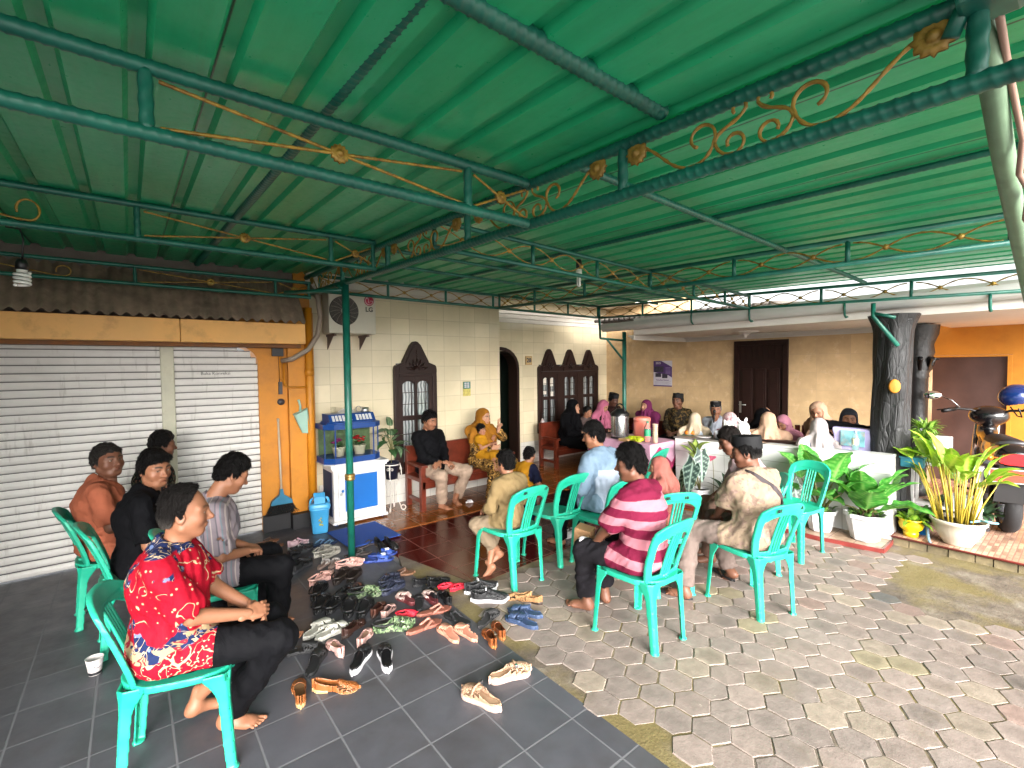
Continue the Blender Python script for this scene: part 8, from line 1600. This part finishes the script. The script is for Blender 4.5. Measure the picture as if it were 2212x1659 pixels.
        for nm, (c0, c1) in ({'strap': (.46, .82)} if kind == 'slide' else {'strap': (.64, .84), 'strap ': (.38, .57)}).items():
            v, X, Y, Z = fresh(); t = Y / L; x = np.abs(X - cx(Y)); hw = half(Y, 1.01); H = np.interp(t, [.3, .6, .85], [.062, .050, .036]); q = np.clip(x / np.maximum(hw, .01), 0, 1.2); dome = zs(Y) - .012 + H * np.clip(1 - q ** 2.6, 0, 1) ** .5
            o_ = np.maximum(np.maximum((x - hw) * .8, Z - dome), .010 - Z); i_ = np.maximum((x - hw + .0055) * .8, Z - dome + .0055); d = np.maximum(o_, -i_); v.d = np.maximum(d, np.maximum(c0 - t - .03 * np.cos(X / W * 3), t - c1 - .02 * np.cos(X / W * 3)) * L).astype(F32); P[nm] = v.mesh()
        if kind == 'birk':
            for sgn in (1, -1):
                v = Vol((-W * .7, .3 * L, 0), (W * .7, .95 * L, zmax), h); v.add(cap((sgn * W * .46 + cx(np.array([.6 * L]))[0], .45 * L, .035), (sgn * W * .47 + cx(np.array([.6 * L]))[0], .78 * L, .028), .009), 0); P['side_band' + (' ' if sgn < 0 else '')] = v.mesh()
    else:
        v = Vol((-W * .7, .3 * L, 0), (W * .7, L, zmax), h); r_ = .009 if kind == 'thong' else .006; z1 = .045 if kind == 'thong' else .036; tp = (.04 * W, .80 * L, .018)
        for s in (-1, 1): m_ = (s * .26 * W + .06 * W, .68 * L, z1); e = (s * .40 * W, .44 * L, .018); v.add(cap(tp, m_, r_ * .7, r_), .004).add(cap(m_, e, r_, r_), .004)
        P['strap'] = v.mesh()
    return P
SHM = {}
def mc(n, c, rough=.55, **k): return mat('footwear ' + n, c, rough, k.pop('var', .12), k.pop('vs', 25), k.pop('bump', .12), 90, **k)
g = G('camouflage foam'); o = g.obj(); f = g.noise(o, 42, 2, .5, .4); g.p(Base_Color=g.ramp(f, [(0, srgb('#1f2a1c')), (.42, srgb('#47603a')), (.52, srgb('#7d8a6a')), (.62, srgb('#2c3328'))], 'CONSTANT'), Roughness=.6); m_camo = g.m
SC_ = {  # upper, sole, extra (strap / insole / laces)
 'tan': (mc('tan leather', '#7f4820', .45), mc('pale wedge', '#b38a5e'), mc('tan insole', '#8a6a4a')), 'bw': (mc('black knit', '#121215'), mc('white rubber', '#bdbbbe', dirt=('#857f7a', 9, .4)), mc('black insole', '#0d0d10')),
 'beige': (mc('beige leather', '#94765f'), mc('pale rubber', '#a68f86'), mc('beige insole', '#a8876c')), 'pinkp': (mc('blush leather', '#bf958e'), mc('blush sole', '#b5948c'), mc('sand insole', '#a8917a')),
 'blackm': (mc('black foam', '#151517', .7), mc('black foam sole', '#19191b', .7), mc('black foam', '#151517')), 'white': (mc('white foam', '#aaa89f', .5), mc('white foam', '#aaa89f'), mc('white foam', '#aaa89f')),
 'brown': (mc('dark brown leather', '#2f1c17', .4), mc('dark brown sole', '#2a1d18'), mc('tan lining', '#4a2f22')), 'brownt': (mc('brown leather', '#3f231a', .4), mc('dark brown sole', '#2a1d18'), mc('oxblood insole', '#3a1a17')), 'brownl': (mc('mauve beige leather', '#a07f78'), mc('dark brown sole', '#2a1d18'), mc('dark insole', '#1c1a1e')),
 'camo': (m_camo, m_camo, mc('black foam', '#151517')), 'red': (mc('red foam', '#b81a30'), mc('red foam', '#b81a30'), mc('red foam', '#b81a30')), 'rose': (mc('glitter strap', '#8a5a4c', .35), mc('rose brown footbed', '#7d4a3c'), mc('glitter strap', '#8a5a4c')),
 'beigem': (mc('beige matt leather', '#a8918a'), mc('wine footbed', '#5a2226'), mc('beige matt leather', '#a8918a')), 'pink': (mc('salmon foam', '#c08670'), mc('salmon foam', '#c08670'), mc('salmon foam', '#c08670')), 'tans': (mc('saddle leather', '#7d431d', .45), mc('caramel sole', '#a8683a'), mc('saddle insole', '#5f3016')),
 'blue': (mc('slate blue foam', '#2f3f5c'), mc('slate blue foam', '#2f3f5c'), mc('slate blue foam', '#2f3f5c')), 'blackw': (mc('black woven', '#18181b', .7, bump=.5), mc('black foam sole', '#19191b'), mc('black woven', '#18181b')), 'fuzzy': (mc('grey black felt', '#2b2a2b', .9, bump=.6), mc('grey black felt', '#2b2a2b'), mc('grey black felt', '#2b2a2b')),
 'camel': (mc('camel suede', '#8a6540', .8), mc('dark brown sole', '#2a1d18'), mc('dark insole', '#1c1a1e')), 'black': (mc('black leather', '#101012', .35), mc('black foam sole', '#19191b'), mc('black insole', '#0d0d10')), 'navy': (mc('navy foam', '#25293a'), mc('navy foam', '#25293a'), mc('navy foam', '#25293a')),
 'brownth': (mc('brown strap', '#4f3424'), mc('brown footbed', '#6a4a34'), mc('brown strap', '#4f3424')), 'darkb': (mc('dark brown foam', '#221915'), mc('dark brown foam', '#221915'), mc('dark brown foam', '#221915')), 'brownm': (mc('chestnut leather', '#4a2c20'), mc('dark brown sole', '#2a1d18'), mc('chestnut leather', '#4a2c20')),
 'pinkc': (mc('pale pink foam', '#c99c92'), mc('pale pink foam', '#c99c92'), mc('pale pink foam', '#c99c92')), 'silver': (mc('silver strap', '#a39c98', .35), mc('mauve footbed', '#8a746c'), mc('silver strap', '#a39c98')), 'grey': (mc('warm grey foam', '#97938a'), mc('warm grey foam', '#97938a'), mc('warm grey foam', '#97938a')),
 'bluef': (mc('blue strap', '#1a3560'), mc('blue footbed', '#16294a'), mc('pale blue strap', '#5f7fa0')), 'pinkw': (mc('pink white mesh', '#c4a3ab'), mc('white rubber', '#bdbbbe'), mc('pink lace', '#b5728c')), 'blackk': (mc('black mesh', '#131316', .7), mc('charcoal rubber', '#2a2b2f'), mc('grey lace', '#4a4c52')),
 'royal': (mc('royal blue strap', '#1f3f8a', .45), mc('royal blue sole', '#1b3378'), mc('royal blue strap', '#1c459e')), 'darkf': (mc('dark thong', '#2a2626'), mc('patterned footbed', '#3f3634', .7, var=.5, vs=60), mc('dark thong', '#2a2626')), 'blackg': (mc('black leather', '#101012'), mc('gold edged sole', '#4a3c22'), mc('black insole', '#0d0d10')),
 'tanf': (mc('dark tan thong', '#4a3020'), mc('tan footbed', '#8a5f45'), mc('dark tan thong', '#4a3020')), 'whitek': (mc('white leather', '#bfbdc0'), mc('white rubber', '#bdbbbe'), mc('white lace', '#b5b3b8'))}
m_white_mark = mat('white printed mark', '#bfc3cc', .5)
CATS = dict(clog='clog', clogs='clog', slide='slide sandal', birk='sandal', thong='sandal', flip='flip flop', sneaker='sneaker', flat='shoe', mule='shoe')
NMS = dict(clog='foam_clog', clogs='foam_clog', slide='slide_sandal', birk='strap_sandal', thong='thong_sandal', flip='flip_flop', sneaker='sneaker', flat='flat_shoe', mule='slip_on_shoe')
def shoe(kind, col, label, x, y, ang, L, z=0.0, n=[0]):
    key = (kind, L)
    if key not in SHM: SHM[key] = shoe_mesh(kind, .0042 if L > .15 else .003, L)
    mats = SC_[col]; s = empty(NMS[kind], (x, y, z), R(ang - 90), label, CATS[kind], 'footwear left on the floor'); n[0] += 1; mir = -1 if n[0] % 2 else 1
    for nm, (V, Q) in SHM[key].items():
        V2 = V * np.array((mir, 1, 1), F32) - np.array((0, L / 2, 0), F32); m = mats[1] if nm == 'sole' else mats[2] if nm.strip() in ('insole', 'laces') or (nm.strip() == 'strap' and kind in ('clog', 'thong', 'flip')) else mats[0]
        Geo().add((V2, Q), flip=mir < 0).build(nm.strip(), m, s)
    if kind == 'mule' and col == 'beige':
        mb = MB(); mb.tube([(-.042, .03, .050), (-.02, .022, .086), (.01, .02, .09), (.045, .025, .055)], [.006] * 4, 6); mb.build('strap', mats[0], s); mb = MB(); mb.box((.022, .014, .075), (.04, .03, .092), bev=.003); mb.build('buckle', m_chr, s)
    if col == 'royal':
        for k in (-.018, 0, .018): mb = MB(); mb.box((k - .006, .018, .059 - abs(k) * .3), (k + .006, .055, .066 - abs(k) * .45)); mb.build('white_stripe', m_white_mark, s)
    if kind == 'sneaker' and col == 'bw': mb = MB(); mb.box((-.016, -.03, .088), (.016, -.022, .104)); mb.build('pull_tab', mats[1], s)
    return s
PAIRS = [
('flat', 'tan', 'tan leather wedge flat with its heel toward the camera', 0.640, 2.582, 76, 0.23),
('flat', 'tan', 'tan leather wedge flat lying sideways beside its heel-on twin', 0.798, 2.500, -32, 0.23),
('mule', 'bw', 'black slip on with chunky white sole, the left one of its pair', 0.982, 2.636, 46, 0.23),
('mule', 'bw', 'black slip on with chunky white sole, the right one of its pair', 1.096, 2.560, 75, 0.23),
('mule', 'beige', 'beige buckle mule nearest the paver edge', 1.562, 1.981, -17, 0.235),
('mule', 'beige', 'beige buckle mule nearest the bottom edge of the photo', 1.328, 1.930, 108, 0.235),
('flat', 'pinkp', 'pale pink ballet shoe left of its twin, below the white sandals', 0.916, 2.858, 91, 0.21),
('flat', 'pinkp', 'pale pink ballet shoe with a printed toe above the white soled slip ons', 1.087, 2.852, 53, 0.21),
('slide', 'blackm', 'large matt black slipper beside the knee of the batik man', 0.783, 2.797, 55, 0.25),
('slide', 'blackm', 'matt black slipper half hidden behind the knee of the batik man', 0.766, 2.966, -11, 0.22),
('birk', 'white', 'white two strap sandal, the left one of its pair', 0.903, 3.141, 27, 0.24),
('birk', 'white', 'white two strap sandal, the right one of its pair', 0.960, 3.057, 18, 0.24),
('flat', 'brown', 'dark brown pump lying behind the white sandals', 1.078, 3.000, 32, 0.22),
('flat', 'brownt', 'brown shoe with tan lining behind the camouflage clog', 1.295, 3.134, 48, 0.21),
('flat', 'brownl', 'brown shoe with a pale rim touching the camouflage clog', 1.339, 3.052, 42, 0.2),
('clog', 'camo', 'green camouflage clog in front of the rose thong sandals', 1.287, 2.849, -19, 0.25),
('clog', 'camo', 'green camouflage clog at the back beside the navy clog', 1.315, 3.396, -26, 0.24),
('clogs', 'red', 'small red clog just behind the camouflage clog', 1.427, 2.945, -21, 0.13),
('clogs', 'red', 'small red clog beside the black and white sneakers', 1.905, 3.046, -1, 0.13),
('clogs', 'red', 'small red clog lying between black loafers', 1.847, 3.127, -4, 0.12),
('thong', 'rose', 'rose brown thong sandal with glitter strap, the nearer of two', 1.439, 2.723, -1, 0.24),
('thong', 'rose', 'rose brown thong sandal with glitter strap, the farther of two', 1.587, 2.860, -10, 0.23),
('birk', 'beigem', 'beige cut out sandal with wine lining, left of the black slide', 1.516, 3.144, 94, 0.21),
('birk', 'beigem', 'beige cut out sandal with wine lining, right of the black slide', 1.654, 3.042, 88, 0.21),
('slide', 'blackm', 'black slide standing between two beige cut out sandals', 1.564, 3.026, 59, 0.22),
('slide', 'pink', 'ribbed salmon pink slide, the left one of its pair', 1.516, 2.558, 90, 0.23),
('slide', 'pink', 'ribbed salmon pink slide, the right one of its pair', 1.613, 2.498, 90, 0.23),
('flat', 'tans', 'tan slingback flat nearest the tile edge', 1.687, 2.349, 73, 0.21),
('flat', 'tans', 'tan slingback flat tucked behind its twin', 1.790, 2.382, 66, 0.21),
('birk', 'blue', 'slate blue two strap sandal, the nearer of two on the pavers', 1.959, 2.366, 105, 0.25),
('birk', 'blue', 'slate blue two strap sandal, the farther of two on the pavers', 2.058, 2.441, 112, 0.25),
('thong', 'blackw', 'black woven sandal left of the pink slides', 1.654, 2.668, 104, 0.23),
('slide', 'fuzzy', 'worn black fuzzy slide in front of the blue sandals', 1.822, 2.540, 22, 0.24),
('sneaker', 'bw', 'black sneaker with white sole, the farther of two on the pavers', 2.020, 2.911, -14, 0.25),
('sneaker', 'bw', 'black sneaker with white sole, the nearer of two on the pavers', 1.974, 2.736, -40, 0.26),
('flat', 'camel', 'camel brown flat in front of the sneakers, left one', 2.141, 2.629, 135, 0.2),
('flat', 'camel', 'camel brown flat in front of the sneakers, right one', 2.196, 2.556, 108, 0.2),
('flat', 'black', 'black leather loafer behind the beige cut out sandals', 1.743, 2.976, 78, 0.23),
('flat', 'black', 'black leather loafer left of its twin', 1.700, 3.097, 81, 0.23),
('flat', 'black', 'black court shoe at the edge of the red floor', 1.759, 3.295, 2, 0.21),
('flat', 'black', 'black court shoe beside its twin at the edge of the red floor', 1.831, 3.210, 9, 0.21),
('clog', 'navy', 'navy clog with small charms beside the camouflage clog, right one', 1.514, 3.363, 26, 0.23),
('clog', 'navy', 'navy clog mostly behind its twin', 1.550, 3.497, 22, 0.21),
('thong', 'brownth', 'brown thong sandal lying across the mortar edge', 1.671, 3.570, -21, 0.23),
('clog', 'black', 'black clog in the dark heap, leftmost', 1.016, 3.454, 54, 0.25),
('clog', 'black', 'black clog in the dark heap with a white charm', 1.090, 3.384, 45, 0.25),
('clog', 'black', 'black clog in the dark heap beside the brown shoe', 1.152, 3.269, 60, 0.25),
('clog', 'black', 'black clog in the dark heap with its open heel to the camera', 1.223, 3.203, 57, 0.25),
('clog', 'black', 'black clog in the dark heap behind the leftmost one', 1.060, 3.667, 53, 0.25),
('clog', 'darkb', 'dark brown clog behind the heap, the left one of two', 1.274, 3.817, 51, 0.25),
('clog', 'darkb', 'dark brown clog behind the heap, the right one of two', 1.358, 3.746, 52, 0.25),
('slide', 'brownm', 'brown leather slide leaning on the dark heap', 1.261, 3.539, 35, 0.23),
('clog', 'black', 'black clog in the dark heap under the brown slide', 1.214, 3.490, 30, 0.24),
('clog', 'pinkc', 'pale pink clog on the dark tiles, left one', 1.141, 3.878, 26, 0.22),
('clog', 'pinkc', 'pale pink clog beside the foot of the green post', 1.419, 4.003, -10, 0.22),
('slide', 'silver', 'silver bow sandal, the left one of its pair', 1.246, 4.161, 46, 0.18),
('slide', 'silver', 'silver bow sandal, the right one of its pair', 1.324, 4.114, 43, 0.18),
('clog', 'grey', 'grey clog, the left one of its pair', 1.325, 4.454, 41, 0.23),
('clog', 'grey', 'grey clog, the right one of its pair', 1.372, 4.350, 35, 0.23),
('flip', 'bluef', 'blue flip flop by the blue mat, left one', 1.371, 4.705, 32, 0.22),
('flip', 'bluef', 'blue flip flop by the blue mat, right one', 1.430, 4.625, 22, 0.22),
('sneaker', 'pinkw', 'small pink and white shoe near the orange pillar', 1.196, 4.753, 9, 0.18),
('sneaker', 'blackk', 'black sneaker by the knee of the man in grey stripes, near one', 1.076, 4.216, 39, 0.27),
('sneaker', 'blackk', 'black sneaker by the knee of the man in grey stripes, far one', 1.050, 4.469, 47, 0.26),
('sneaker', 'blackk', 'dark sneaker right behind the pink and white shoe', 1.181, 4.585, 18, 0.22),
('slide', 'royal', 'royal blue slide with white strap marks beside the green post, near one', 1.655, 3.950, -17, 0.24),
('slide', 'royal', 'royal blue slide with white strap marks beside the green post, far one', 1.730, 4.041, -19, 0.24),
('flip', 'darkf', 'dark patterned flip flop left of the blue slides', 1.564, 4.204, -12, 0.23),
('flip', 'darkf', 'dark patterned flip flop behind the green post', 1.717, 4.369, 21, 0.23),
('flat', 'blackg', 'black gold edged shoe on the red floor corner, left one', 1.801, 4.250, -85, 0.22),
('flat', 'blackg', 'black gold edged shoe on the red floor corner, right one', 1.880, 4.197, -87, 0.23),
('flip', 'tanf', 'tan flip flop beside the black sneakers, near the shutters left one', 0.985, 5.087, 6, 0.22),
('flip', 'tanf', 'tan flip flop beside the black sneakers, near the shutters right one', 1.010, 4.866, 33, 0.22),
('sneaker', 'whitek', 'white slip on under the empty green chair', 3.370, 3.264, -2, 0.22),
('sneaker', 'whitek', 'small white shoe behind the boy in khaki', 4.171, 4.646, 2, 0.15),
]
for row in PAIRS: shoe(*row)
# sandals worn by the man in the black cap
J = CAST['beige']
for i in (0, 1):
    P = SHM.get(('flip', .22)) or shoe_mesh('flip', .0042, .22); a = J['A'][i]; d = (-.45, .9) if i == 0 else (.15, .95); ang = math.atan2(d[1], d[0]) - math.pi / 2
    for nm, (V, Q) in P.items(): g_ = Geo(); g_.add((V * 1.08 - np.array((0, .055, 0), F32), Q), mx=xf(rz(ang), (a[0], a[1], -.0 + (.02 if i else .0)))); g_.build('sandal_' + nm, SC_['blackm'][0] if nm == 'sole' else SC_['red'][0] if i == 0 and False else SC_['tanf'][0], J['root'])
chair_letters()
